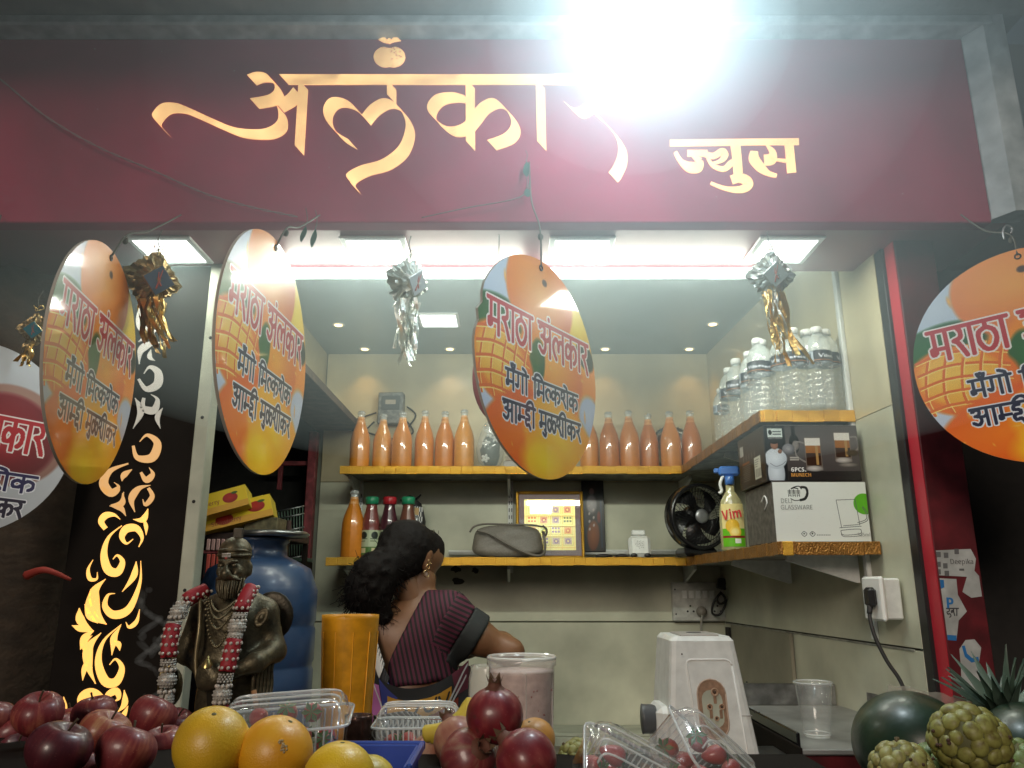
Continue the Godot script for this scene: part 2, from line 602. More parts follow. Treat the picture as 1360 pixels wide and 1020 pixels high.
		l.spot_angle_attenuation = 0.8
		l.spot_range = 8.0
		l.spot_attenuation = 2.0
		l.shadow_enabled = true
		add_child(l)
		l.position = e + Vector3(0, -0.02, 0)
		l.basis = Basis.looking_at(Vector3(0, -1, 0.0), Vector3.BACK)

func materials() -> void:
	var fine := noise("fine", 0.03, 0.78, 1.0)
	var soft := noise("soft", 0.008, 0.8, 1.0)
	var grime := noise("grime", 0.012, 0.55, 1.0, false, 512)
	var bump := noise("bump", 0.05, 0, 2.0, true)
	var crinkle := noise("crinkle", 0.018, 0, 14.0, true, 512, FastNoiseLite.TYPE_CELLULAR)
	var weave := noise("weave", 0.2, 0, 3.0, true, 256)
	M.sign_red = worn(mat(Color(0.36, 0.024, 0.075), 0.62), soft, 1.2)
	M.sign_red.metallic_specular = 0.12
	M.soffit_red = coat(worn(mat(Color(0.34, 0.085, 0.10), 0.5), soft, 1.0), 0.3, 0.42)
	M.trim = worn(mat(Color(0.56, 0.58, 0.57), 0.55), grime, 1.6, bump, 0.25)
	M.slab = worn(mat(Color(0.22, 0.20, 0.17), 0.9), grime, 0.8, bump, 0.8)
	var stained := noise("stained", 0.006, 0.80, 1.0, false, 512)
	M.wall = coat(worn(mat(Color(0.58, 0.585, 0.45), 0.42), stained, 0.8, bump, 0.06), 0.3, 0.2)
	M.wall_cream = coat(worn(mat(Color(0.62, 0.55, 0.36), 0.42), soft, 0.9), 0.3, 0.2)
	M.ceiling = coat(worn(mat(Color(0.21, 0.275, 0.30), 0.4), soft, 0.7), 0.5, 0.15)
	M.post_white = worn(mat(Color(0.46, 0.48, 0.38), 0.5), soft, 2.0)
	M.white_paint = mat(Color(0.75, 0.75, 0.72), 0.45)
	M.white_plastic = worn(mat(Color(0.74, 0.76, 0.73), 0.35), noise("faint", 0.02, 0.9, 1.0), 5.0)
	M.grey_metal = mat(Color(0.35, 0.36, 0.37), 0.4, 0.7)
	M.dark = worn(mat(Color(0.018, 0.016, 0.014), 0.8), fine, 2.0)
	M.joint = mat(Color(0.16, 0.165, 0.13), 0.8)
	M.dark_board = worn(mat(Color(0.013, 0.010, 0.008), 0.7), soft, 2.0)
	M.dark_board.metallic_specular = 0.2
	M.black = mat(Color(0.012, 0.012, 0.013), 0.4)
	M.black_gloss = mat(Color(0.01, 0.01, 0.011), 0.18)
	M.bark = worn(mat(Color(0.075, 0.05, 0.032), 0.9), grime, 3.0, bump, 1.0)
	M.red_post = worn(mat(Color(0.17, 0.011, 0.018), 0.5), grime, 1.5)
	M.red_lit = mat(Color(0.42, 0.02, 0.035), 0.4)  # lit copy of the post red, its brightness put into the colour
	M.red_dull = worn(mat(Color(0.30, 0.055, 0.065), 0.5), grime, 3.0)
	M.gold = worn(mat(Color(0.75, 0.42, 0.06), 0.28, 0.9), null, 16.0, noise("goldbump", 0.08, 0, 6.0, true), 0.9)
	M.gold_dark = worn(mat(Color(0.42, 0.20, 0.045), 0.35, 0.7), soft, 6.0, noise("goldbump", 0.08, 0, 6.0, true), 0.9)
	M.shelf_board = worn(mat(Color(0.40, 0.40, 0.34), 0.6), grime, 2.0)
	M.shelf_brown = worn(mat(Color(0.16, 0.10, 0.065), 0.6), grime, 2.0)
	M.steel = worn(mat(Color(0.42, 0.43, 0.42), 0.28, 0.85), grime, 2.0)
	M.steel_dull = worn(mat(Color(0.42, 0.43, 0.41), 0.42, 0.45), soft, 3.0)
	M.cord = mat(Color(0.02, 0.02, 0.02), 0.5)
	M.string = mat(Color(0.10, 0.09, 0.07), 0.8)
	M.ground = worn(mat(Color(0.06, 0.055, 0.05), 0.9), grime, 0.5, bump, 0.8)
	M.clear = clear(Color(0.85, 0.9, 0.88), 0.10, 0.05)
	M.clear_edge = clear(Color(0.85, 0.9, 0.9), 0.38, 0.08)
	M.foil_gold = worn(mat(Color(0.80, 0.56, 0.20), 0.28, 0.85), null, 9.0, crinkle, 0.8)
	M.foil_silver = worn(mat(Color(0.82, 0.86, 0.80), 0.30, 0.75), null, 9.0, crinkle, 0.8)
	M.foil_dark = worn(mat(Color(0.36, 0.26, 0.12), 0.28, 0.85), null, 9.0, crinkle, 0.8)
	M.fabric_bump = weave

# ---------------------------------------------------------------- ground, walls, ceiling, posts
func shell() -> void:
	var s := st(); span(s, Vector3(-40, -0.1, -40), Vector3(40, 0, 40)); struct("ground", s, M.ground)
	var ys := at(680, 290, FRONT).y          # underside of the sign board
	var yt := at(680, 51, FRONT).y
	var yc := EYE.y + 1.14
	# soffit and the beam behind the sign
	s = st(); span(s, Vector3(-1.7, ys, -2.26), Vector3(1.33, ys + 0.02, -1.90)); struct("soffit", s, M.soffit_red)
	s = st(); span(s, Vector3(-1.7, ys + 0.0205, -2.26), Vector3(1.33, yc + 0.05, -2.2)); struct("beam", s, M.soffit_red)
	s = st(); span(s, Vector3(-1.7, ys + 0.002, -3.4), Vector3(-0.93, ys + 0.02, -2.262)); struct("side_soffit", s, M.soffit_red)
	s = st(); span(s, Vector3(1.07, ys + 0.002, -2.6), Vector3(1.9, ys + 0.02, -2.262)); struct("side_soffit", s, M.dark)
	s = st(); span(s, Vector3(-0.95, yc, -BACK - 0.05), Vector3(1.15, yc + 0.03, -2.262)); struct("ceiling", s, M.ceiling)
	# rear wall of three laminate panels with open joints
	var w := thing("rear_wall", "sage white laminate rear wall of the stall with horizontal joints", "wall", Vector3(0.06, 0, -BACK))
	w.set_meta("kind", "structure")
	var seam := at(700, 826, BACK).y
	var ups := [[0.0, seam - 0.003, M.wall], [seam + 0.003, EYE.y + 0.49, M.wall], [EYE.y + 0.492, yc, M.wall_cream]]
	for u in ups:
		s = st(); span(s, Vector3(-0.93, u[0], -BACK - 0.012), Vector3(1.0, u[1], -BACK), 0.0015); obj("panel", s, u[2], w, true)
	s = st(); span(s, Vector3(-0.96, 0, -BACK - 0.06), Vector3(1.15, yc, -BACK - 0.0125)); obj("backing", s, M.joint, w, true)
	# the wall with the sockets: slightly splayed, panels with a joint falling towards the back of the picture
	var r := thing("side_wall", "sage white laminate side wall behind the socket board and glass boxes", "wall", Vector3(1.03, 0, -3.0))
	r.set_meta("kind", "structure")
	var z0 := -BACK; var z1 := -2.13
	var x0 := 0.985; var x1 := 1.06
	for u in ups:
		s = st()
		s.set_smooth_group(-1)
		var lo: float = u[0]; var hi: float = u[1]
		for part in 1:
			var a := Vector3(x0, lo, z0); var b := Vector3(x1, lo, z1)
			var up := Vector3(0, hi - lo, 0); var o := Vector3(0.012, 0, 0)
			var c := (a + b) / 2 + up / 2 + o / 2
			facing(s, [a, b, b + up, a + up], c); facing(s, [a + o, b + o, b + o + up, a + o + up], c)
			facing(s, [a, b, b + o, a + o], c); facing(s, [a + up, b + up, b + o + up, a + o + up], c)
			facing(s, [b, b + o, b + o + up, b + up], c); facing(s, [a, a + o, a + o + up, a + up], c)
		obj("panel", s, u[2], r, true)
	s = st(); span(s, Vector3(1.079, 0, -BACK), Vector3(1.10, yc, -2.135)); obj("backing", s, M.joint, r, true)
	# shade below the joint drawn as a darker sheet; the open corner gap
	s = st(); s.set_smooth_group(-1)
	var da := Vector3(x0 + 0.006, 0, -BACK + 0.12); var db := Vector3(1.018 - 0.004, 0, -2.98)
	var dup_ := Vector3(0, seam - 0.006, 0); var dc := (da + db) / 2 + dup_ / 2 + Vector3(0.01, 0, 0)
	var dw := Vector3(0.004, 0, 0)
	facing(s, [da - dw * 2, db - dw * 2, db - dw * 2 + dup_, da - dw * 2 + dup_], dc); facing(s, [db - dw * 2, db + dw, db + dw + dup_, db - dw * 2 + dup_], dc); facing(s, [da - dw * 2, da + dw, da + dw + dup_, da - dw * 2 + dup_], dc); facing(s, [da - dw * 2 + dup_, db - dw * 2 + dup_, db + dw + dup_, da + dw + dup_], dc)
	obj("panel", s, worn(mat(Color(0.24, 0.225, 0.165), 0.5), noise("soft", 0.008, 0.8, 1.0), 1.5), r, true)  # no separate panel: shade on the wall put into this colour
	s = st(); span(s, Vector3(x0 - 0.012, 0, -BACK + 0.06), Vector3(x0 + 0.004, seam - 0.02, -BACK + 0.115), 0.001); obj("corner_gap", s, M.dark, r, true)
	# joint beading and a vertical strip near the front edge
	s = st(); box(s, (Vector3(x0, seam, z0) + Vector3(x1, seam, z1)) / 2 - Vector3(0.001, 0.004, 0), Vector3(0.004, 0.006, 1.6), 0.001, Basis(Vector3.UP, atan2(x1 - x0, z1 - z0))); obj("joint_strip", s, M.shelf_board, r, true)
	var e := at(1190, 420, 2.36)
	s = st(); span(s, Vector3(1.036, seam + 0.01, e.z - 0.012), Vector3(1.051, yc, e.z + 0.012), 0.003); obj("corner_strip", s, M.white_plastic, r, true)
	# high cream wall on the other side, over the opening
	s = st(); span(s, Vector3(-0.97, EYE.y + 0.75, -BACK - 0.05), Vector3(-0.935, yc + 0.02, -2.262)); struct("side_wall_upper", s, M.wall_cream)
	# dark store seen through the opening
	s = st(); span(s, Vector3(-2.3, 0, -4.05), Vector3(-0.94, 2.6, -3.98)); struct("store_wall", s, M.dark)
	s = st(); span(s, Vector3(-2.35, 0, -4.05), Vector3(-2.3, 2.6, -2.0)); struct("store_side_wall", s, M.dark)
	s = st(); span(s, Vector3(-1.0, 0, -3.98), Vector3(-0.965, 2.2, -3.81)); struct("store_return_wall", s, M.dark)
	# dark wall beside the stall
	s = st(); span(s, Vector3(1.19, 0, -2.6), Vector3(3.2, 3.4, -2.5)); struct("dark_side_wall", s, M.dark)
	# concrete canopy above the board
	var yk := at(680, 17, FRONT - 0.06).y
	s = st(); span(s, Vector3(-2.6, yk, -2.6), Vector3(1.42, yk + 0.12, -1.3)); struct("canopy_slab", s, M.slab)
	# frame round the board
	var fr := thing("metal_surround", "dusty pale grey metal frame round the red sign board", "frame", Vector3(-0.4, ys, -FRONT))
	s = st(); span(s, Vector3(-2.6, yt, -FRONT - 0.02), Vector3(1.33, yk - 0.002, -FRONT + 0.06), 0.006); obj("top_rail", s, M.trim, fr, true)
	s = st()
	s.set_smooth_group(-1)
	var xr := at(1331, 285, FRONT).x
	var pr := [Vector3(xr - 0.03, 0, -FRONT - 0.02), Vector3(xr - 0.03, 0, -FRONT + 0.004), Vector3(xr, 0, -FRONT + 0.055), Vector3(xr + 0.055, 0, -FRONT + 0.06), Vector3(xr + 0.055, 0, -FRONT - 0.02)]
	var mid := Vector3(xr + 0.02, (ys + yt) / 2, -FRONT)
	for k in 5:
		var a: Vector3 = pr[k]; var b: Vector3 = pr[(k + 1) % 5]
		facing(s, [a + Vector3(0, ys - 0.004, 0), b + Vector3(0, ys - 0.004, 0), b + Vector3(0, yk - 0.003, 0), a + Vector3(0, yk - 0.003, 0)], mid)
	var cap := []
	for v in pr: cap.append(v + Vector3(0, ys - 0.004, 0))
	facing(s, cap, mid)
	obj("side_rail", s, M.trim, fr, true)
	# posts
	var pl := thing("white_post", "narrow off-white post beside the dark scroll panel", "post", Vector3(-0.905, 0, -2.22))
	var xp := at(260, 640, 2.2).x
	s = st(); span(s, Vector3(xp - 0.02, 0, -2.255), Vector3(xp + 0.02, ys - 0.001, -2.20), 0.003); obj("post_shaft", s, M.post_white, pl, true)
	s = st(); for k in 5: ball(s, Vector3(xp, 1.2 + k * 0.24, -2.1995), Vector3(0.005, 0.005, 0.002), 8)
	var sc := obj("screw_heads", s, M.dark, pl, true); sc.set_meta("kind", "stuff")
	var rp := thing("red_post", "wide red painted post with torn stickers beside the stall wall", "post", Vector3(1.16, 0, -2.08))
	s = st(); span(s, Vector3(1.075, 0, -2.125), Vector3(1.185, ys - 0.001, -2.035), 0.002); obj("post_shaft", s, M.red_post, rp, true)
	s = st(); span(s, Vector3(1.0725, 0, -2.122), Vector3(1.0748, ys - 0.002, -2.037)); obj("lit_side_face", s, M.red_lit, rp, true)  # jamb face coloured brighter, as lit from inside the stall
	s = st(); span(s, Vector3(1.062, 0, -2.132), Vector3(1.0745, ys - 0.001, -2.09), 0.002); obj("edge_strip", s, M.black, rp, true)
	stickers(rp)
	var rd := thing("red_upright", "thin faded red upright at the edge of the rear wall above the blue drum", "post", Vector3(-0.955, 0, -3.76))
	s = st(); span(s, Vector3(-0.985, 0.3, -3.79), Vector3(-0.945, EYE.y + 0.73, -3.74), 0.003); obj("post_shaft", s, M.red_dull, rd, true)
	s = st(); span(s, Vector3(-1.13, at(380, 618, 3.76).y, -3.785), Vector3(-0.986, at(380, 618, 3.76).y + 0.022, -3.765), 0.002); obj("cross_arm", s, M.red_dull, rd, true)
	s = st(); span(s, Vector3(-1.13, at(380, 650, 3.76).y, -3.785), Vector3(-1.11, at(380, 618, 3.76).y - 0.001, -3.765), 0.002); obj("drop_arm", s, M.red_dull, rd, true)
	# tree beside the stall
	var tr := thing("tree", "dark rough tree trunk beside the stall behind the scroll panel", "tree", Vector3(-1.75, 0, -2.55))
	var n := FastNoiseLite.new(); n.seed = 3; n.frequency = 1.6
	s = st()
	s.set_smooth_group(0)
	var rows := 26; var cols := 30
	var P := func(i: int, k: int) -> Vector3:
		var a := TAU * k / cols; var yy := 2.38 * i / rows
		var rad := 0.34 + 0.12 * exp(-yy * 2.0) + 0.05 * n.get_noise_3d(cos(a) * 2, yy * 0.6, sin(a) * 2) + 0.02 * sin(a * 9 + yy)
		return Vector3(-1.75 + yy * 0.09 + rad * cos(a), yy, -2.55 - rad * sin(a))
	for i in rows:
		for k in cols:
			quad(s, P.call(i, k), P.call(i, k + 1), P.call(i + 1, k + 1), P.call(i + 1, k))
	obj("trunk", s, M.bark, tr, true)
	s = st(); tube(s, curve([at(36, 764, 2.06), at(60, 757, 2.02), at(94, 770, 2.05)]), 0.012, 0.004)
	tag(obj("cloth_strip", s, mat(Color(0.28, 0.03, 0.02), 0.7)), "short red cloth strip tied across the dark tree trunk", "cloth")

func stickers(rp: Node3D) -> void:
	var z := -2.035
	var paper := worn(mat(Color(0.52, 0.54, 0.52), 0.6), noise("soft", 0.008, 0.8, 1.0), 6.0)
	var flat := func(pts: Array, lift: float, m: Material, called: String) -> void:      # a thin sheet stuck on the post
		var poly := PackedVector2Array()
		for v in pts:
			var q := at(v.x, v.y, -z); poly.append(Vector2(clampf(q.x, 1.078, 1.1845), q.y))
		var s := st(); s.set_smooth_group(-1)
		var ix := Geometry2D.triangulate_polygon(poly)
		for k in range(0, ix.size(), 3):
			facing(s, [Vector3(poly[ix[k]].x, poly[ix[k]].y, z + lift), Vector3(poly[ix[k + 1]].x, poly[ix[k + 1]].y, z + lift), Vector3(poly[ix[k + 2]].x, poly[ix[k + 2]].y, z + lift)], Vector3(poly[ix[k]].x, poly[ix[k]].y, z - 1.0))
		obj(called, s, m, rp, true)
	flat.call(V([1235,731, 1289,729, 1296,742, 1294,758, 1300,765, 1304,792, 1290,794, 1278,786, 1284,766, 1242,764]), 0.0006, paper, "torn_sticker")
	flat.call(V([1241,768, 1270,769, 1272,790, 1284,812, 1273,824, 1270,851, 1252,850]), 0.0008, paper, "arrow_sticker")
	flat.call(V([1274,862, 1282,850, 1294,849, 1303,860, 1300,880, 1304,930, 1277,925, 1276,885]), 0.0007, paper, "round_top_sticker")
	var blue := mat(Color(0.02, 0.16, 0.42), 0.5)
	flat.call(V([1252,843, 1270,844, 1270,851, 1252,850]), 0.0012, blue, "blue_band")
	flat.call(V([1246,770, 1253,770, 1254,780, 1248,782]), 0.0012, blue, "blue_mark")
	flat.call(V([1277,858, 1281,872, 1290,880, 1300,878, 1299,872, 1291,874, 1284,868, 1281,857]), 0.0012, blue, "blue_crescent")
	var ink := mat(Color(0.05, 0.05, 0.055), 0.6)
	var grey := mat(Color(0.12, 0.12, 0.12), 0.6)
	for v in V([1246,737, 1246,750, 1246,760, 1255,752, 1256,738, 1257,762, 1270,733]):
		flat.call(V([v.x - 3, v.y - 4, v.x + 3, v.y - 4, v.x + 3.4, v.y + 3, v.x - 2.6, v.y + 3]), 0.0012, grey, "printed_figure")
	var q := at(1277, 746, -z); letters("Deepika", 0.012, grey, rp, Transform3D(Basis(), q - rp.position + Vector3(0, 0, 0.0012)))
	q = at(1277, 757, -z); letters("▬▬▬", 0.004, grey, rp, Transform3D(Basis(), q - rp.position + Vector3(0, 0, 0.0012)), "fine_print")
	q = at(1261, 801, -z); letters("P", 0.026, blue, rp, Transform3D(Basis(Vector3.BACK, -0.06), q - rp.position + Vector3(0, 0, 0.0014)), "lettering", true)
	var place := func(x: float, y: float) -> Vector3: return at(1256 + x * 9, 808 + y * 11, -z)
	var s := st()
	for p in [[0,0,1.9,0], [.45,0,.5,.3,.15,.45,.3,.7,.55,.6], [.55,.6,.75,.9,.5,1.1], [1.1,0,1.1,.3,.85,.5,.8,.3,1.1,.25], [1.1,.3,1.3,.9], [1.6,0,1.6,.9]]:
		var c := curve(V(p), 3)
		var ww := []
		for i in c.size(): ww.append(0.075)
		pen(s, c, ww, 0.0006, 0.0009, place)
	obj("black_sign", s, ink, rp, true)

# ---------------------------------------------------------------- the lit sign
func sign_board() -> void:
	var ys := at(680, 290, FRONT).y
	var yt := at(680, 51, FRONT).y
	var b := thing("sign_board", "long maroon sign board with glowing cut-out lettering above the stall", "sign", Vector3(-0.5, ys, -FRONT))
	var s := st(); span(s, Vector3(-2.6, ys - 0.012, -FRONT - 0.05), Vector3(at(1331, 285, FRONT).x - 0.03, yt - 0.001, -FRONT), 0.003); obj("board", s, M.sign_red, b, true)
	var lit := glow(Color(1.0, 0.58, 0.22), 1.3)
	lit.emission_operator = BaseMaterial3D.EMISSION_OP_MULTIPLY
	lit.emission_texture = noise("ledglow", 0.006, 0.55, 1.0, false, 256)
	worn(lit, null, 3.0)
	var rimm := mat(Color(0.12, 0.015, 0.02), 0.5)
	var one := func(x: float, y: float) -> Vector3: return at(180.0 + x / 3.0909, 30.0 + y / 3.0909, FRONT)
	var two := func(x: float, y: float) -> Vector3: return at(540.0 + x / 2.5185, 30.0 + y / 2.5185, FRONT)
	var nib := Vector2(19, 21)
	var nib2 := Vector2(15.5, 17)
	var put := func(called: String, strokes: Array, half: Vector2, place: Callable) -> void:
		var t := st()
		var lift := 0.0006
		for p in strokes:
			pen(t, curve(V(p), 8) if p.size() > 4 else curve(V(p), 1), half, 0.003, lift, place)
			lift += 0.00025
		obj(called, t, lit, b, true)
	put.call("head_line", [[610,236, 2000,236]], nib, one)
	put.call("letter", [[478,238, 518,226, 560,236, 592,285, 570,318, 490,335], [575,338, 603,372, 603,425, 560,456, 500,462, 420,452, 330,415, 240,374, 185,354, 130,356, 95,388, 92,412, 128,452], [668,290, 640,322, 592,350], [690,258, 674,528]], nib, one)
	put.call("letter", [[893,502, 842,470, 800,420, 791,375, 812,338, 850,330, 900,350, 948,403], [948,403, 985,360, 1035,335, 1080,350, 1118,400, 1128,455, 1100,530, 1030,585, 940,612, 886,645, 900,675, 908,688], [1052,258, 1052,318]], nib, one)
	put.call("letter", [[208,262, 165,252, 110,262, 84,300, 105,335, 150,366, 200,358, 232,325, 262,288, 305,272, 345,305, 366,350, 345,388, 285,412], [213,206, 214,415]], nib2, two)
	put.call("letter", [[447,206, 452,415]], nib2, two)
	put.call("head_line", [[512,190, 640,190]], nib2, two)
	put.call("letter", [[650,212, 640,255, 610,290, 575,305, 541,282], [615,295, 672,345, 716,405, 722,455, 705,500, 690,520]], nib2, two)
	# the apple over the word
	s = st()
	var ap := []
	for k in 48:
		var a := TAU * k / 48
		var r := 1.0 + 0.08 * cos(2 * a) - 0.20 * exp(-pow(angle_difference(a, PI / 2) / 0.35, 2)) - 0.10 * exp(-pow(angle_difference(a, -PI / 2) / 0.3, 2))
		ap.append(Vector2(1043 + 60 * r * cos(a), 143 - 49 * r * sin(a)))
	for k in 48:
		var u: Vector2 = ap[k]; var v: Vector2 = ap[(k + 1) % 48]
		var o := Vector3(0, 0, 0.0036)
		facing(s, [one.call(1043, 143) + o, one.call(u.x, u.y) + o, one.call(v.x, v.y) + o], one.call(1043, 143) - Vector3(0, 0, 1))
		facing(s, [one.call(u.x, u.y) + o, one.call(v.x, v.y) + o, one.call(v.x, v.y), one.call(u.x, u.y)], one.call(1043, 143))
	obj("apple_emblem", s, lit, b, true)
	for lf in [[1036,88, 1020,74, 998,72], [1048,86, 1066,72, 1090,78], [1043,92, 1042,76, 1040,66]]:
		s = st(); var c := curve(V(lf), 5); pen(s, c, taper(c.size(), 20), 0.003, 0.0006, one); obj("apple_leaf", s, lit, b, true)
	s = st()
	for k in 14:
		var c2 := Vector2(1072 + rng.randf_range(-22, 24), 126 + rng.randf_range(-22, 24))
		pen(s, curve([c2, c2 + Vector2(rng.randf_range(-7, 7), rng.randf_range(2, 7))], 1), [1.6, 1.2], 0.0005, 0.0037, one)
	for k in 6:
		var c3 := Vector2(1010 + k * 13, 96)
		pen(s, curve([c3, c3 + Vector2(rng.randf_range(-6, 6), 14)], 1), [1.8, 0.8], 0.0005, 0.0037, one)
	var speck := obj("engraved_flecks", s, rimm, b, true); speck.set_meta("kind", "stuff")
	# the smaller word
	var three := func(x: float, y: float) -> Vector3: return at(880.0 + x / 7.158, 170.0 + y / 7.158, FRONT)
	var small := func(called: String, strokes: Array) -> void:
		var t := st()
		var lift := 0.0006
		for p in strokes:
			var d: Array = p.slice(1)
			var c := curve(V(d), 7) if d.size() > 4 else curve(V(d), 1)
			var ww := []
			var ends: Array = p[0]
			for i in c.size():
				var f := float(i) / (c.size() - 1) * (ends.size() - 1)
				var lo := mini(int(f), ends.size() - 2)
				ww.append(lerpf(ends[lo], ends[lo + 1], f - lo) / 2.0)
			pen(t, c, ww, 0.003, lift, three)
			lift += 0.00025
		obj(called, t, lit, b, true)
	small.call("head_line", [[[64, 62], 66,148, 1292,134]])
	small.call("letter", [[[34, 46, 100, 110, 60], 118,232, 170,320, 250,375, 330,375, 352,310], [[60, 40], 352,318, 290,268], [[62, 62], 232,246, 425,246]])
	small.call("letter", [[[54, 60, 80, 40, 14], 405,255, 480,270, 560,230, 585,260, 570,300, 520,330, 460,338], [[24, 44, 60, 70], 425,290, 480,365, 580,395, 650,340, 695,330], [[92, 88, 86], 690,170, 705,300, 716,440]])
	small.call("vowel_sign", [[[84, 90, 92, 70, 40, 26], 650,500, 720,480, 790,500, 812,545, 760,585, 660,590, 560,570, 455,527]])
	small.call("letter", [[[70, 100, 90, 50, 34], 868,225, 868,300, 930,380, 1000,435, 1082,460], [[10, 60, 110, 100], 985,170, 1040,230, 1030,300, 960,310], [[26, 34], 1070,305, 1170,318], [[84, 84], 1198,150, 1224,434]])
	# dust and nicks on the board
	s = st()
	for k in 26:
		var q := at(rng.randf_range(20, 1260), rng.randf_range(60, 280), FRONT)
		ball(s, q, Vector3.ONE * rng.randf_range(0.0007, 0.0018), 6)
	var nk := obj("dust_specks", s, M.trim, b, true); nk.set_meta("kind", "stuff")

# ---------------------------------------------------------------- lit scroll panel
func scroll_panel() -> void:
	var z := 2.215
	var xp := at(260, 640, 2.2).x
	var b := thing("scroll_panel", "tall dark board with lit orange scroll cut-outs beside the stall", "panel", Vector3(-1.1, 0, -z))
	var s := st(); span(s, Vector3(at(95, 690, z).x, 0, -z - 0.035), Vector3(xp - 0.0205, at(680, 290, FRONT).y - 0.001, -z), 0.003); obj("board", s, M.dark_board, b, true)
	var hot := glow(Color(1.0, 0.52, 0.12), 0.75)
	var warm := glow(Color(1.0, 0.50, 0.14), 0.45)
	warm.albedo_color = Color(0.5, 0.46, 0.4)
	var off := mat(Color(0.62, 0.60, 0.56), 0.4)
	var lo := func(x: float, y: float) -> Vector3: return at(x / 2.6857, 640.0 + y / 2.6857, z)
	var hi := func(x: float, y: float) -> Vector3: return at(x / 2.55, 280.0 + y / 2.55, z)
	var cut := func(w: float, p: Array, m: Material, place: Callable, a := 0.2, e := 0.08, peak := 0.45) -> void:
		var t := st(); var c := curve(V(p), 6)
		pen(t, c, taper(c.size(), w, a, e, peak), 0.002, 0.0006, place)
		obj("scroll_cut", t, m, b, true)
	for p in [[22,.3, 366,-8,372,26,400,36,424,18,408,2], [26,.1, 482,108,470,62,496,24,538,12], [18,.6, 530,22,544,52,520,82,510,62], [22,.1, 392,86,430,92,450,122], [16,.1, 438,40,440,74,428,94]]:
		cut.call(p[0], p.slice(2), warm, lo, p[1])
	for p in [[24,.7, 378,168,362,142,378,120,408,118,430,134], [22,.1, 529,96,512,134,476,134], [14,.3, 514,132,522,160,522,190], [28,.1, 496,232,508,200,488,166,452,168,436,196,452,220,476,204], [32,.08, 436,156,390,196,372,256,386,312,420,322,438,286,420,262,404,276],
		[15,.1, 333,278,316,312,322,346,346,346,348,322], [22,.1, 487,284,478,336,437,392], [30,.05, 503,282,500,360,462,452,408,474,376,444,386,404,412,398], [38,.05, 378,346,338,392,346,460,380,508], [30,.08, 326,382,318,440,344,488,382,508], [24,.1, 304,436,322,480,350,504],
		[32,.08, 284,450,290,496,334,532], [22,.08, 258,512,290,524,334,536], [26,.08, 288,598,304,556,336,530], [16,.1, 499,454,488,498,462,518,450,500], [34,.05, 434,508,372,566,352,640,376,710,416,712,436,664,414,632,392,652], [24,.08, 432,512,410,550,404,584,400,618], [20,.08, 408,566,424,580,428,602],
		[36,.06, 362,538,318,590,318,660,342,720], [18,.08, 296,708,304,660,332,600], [20,.08, 306,610,300,576,330,548], [54,.5, 296,812,298,776,330,762,366,780,372,802], [26,.5, 384,800,386,762,416,746,424,772,404,784], [22,.08, 444,742,446,790,420,822], [18,.08, 458,798,440,834,418,850], [13,.1, 228,766,234,800,240,832], [24,.1, 190,850,224,862,262,820]]:
		cut.call(p[0], p.slice(2), hot, lo, p[1])
	for p in [[30,.08, 500,310,478,340,480,392,512,414,548,388], [22,.08, 478,400,492,426,470,444], [26,.1, 472,520,478,474,510,452,552,446], [16,.1, 512,470,508,496,526,508], [30,.3, 470,570,496,604,534,588,536,548,508,530,488,552], [26,.4, 488,634,486,668,522,676,534,640,512,622], [18,.1, 552,668,534,700,544,738], [24,.08, 458,634,478,680,452,738]]:
		cut.call(p[0], p.slice(2), off, hi, p[1])
	for p in [[30,.3, 452,796,466,836,516,836,534,788,500,760,474,782], [22,.4, 478,886,496,912,518,892,506,870], [32,.15, 436,856,376,880,352,922,376,956,402,944,396,926], [20,.1, 448,876,420,896,414,916], [16,.1, 376,996,410,990,420,952]]:
		cut.call(p[0], p.slice(2), warm, hi, p[1])

# ---------------------------------------------------------------- shelves
var high := 0.0     # tops of the two shelves
var low := 0.0

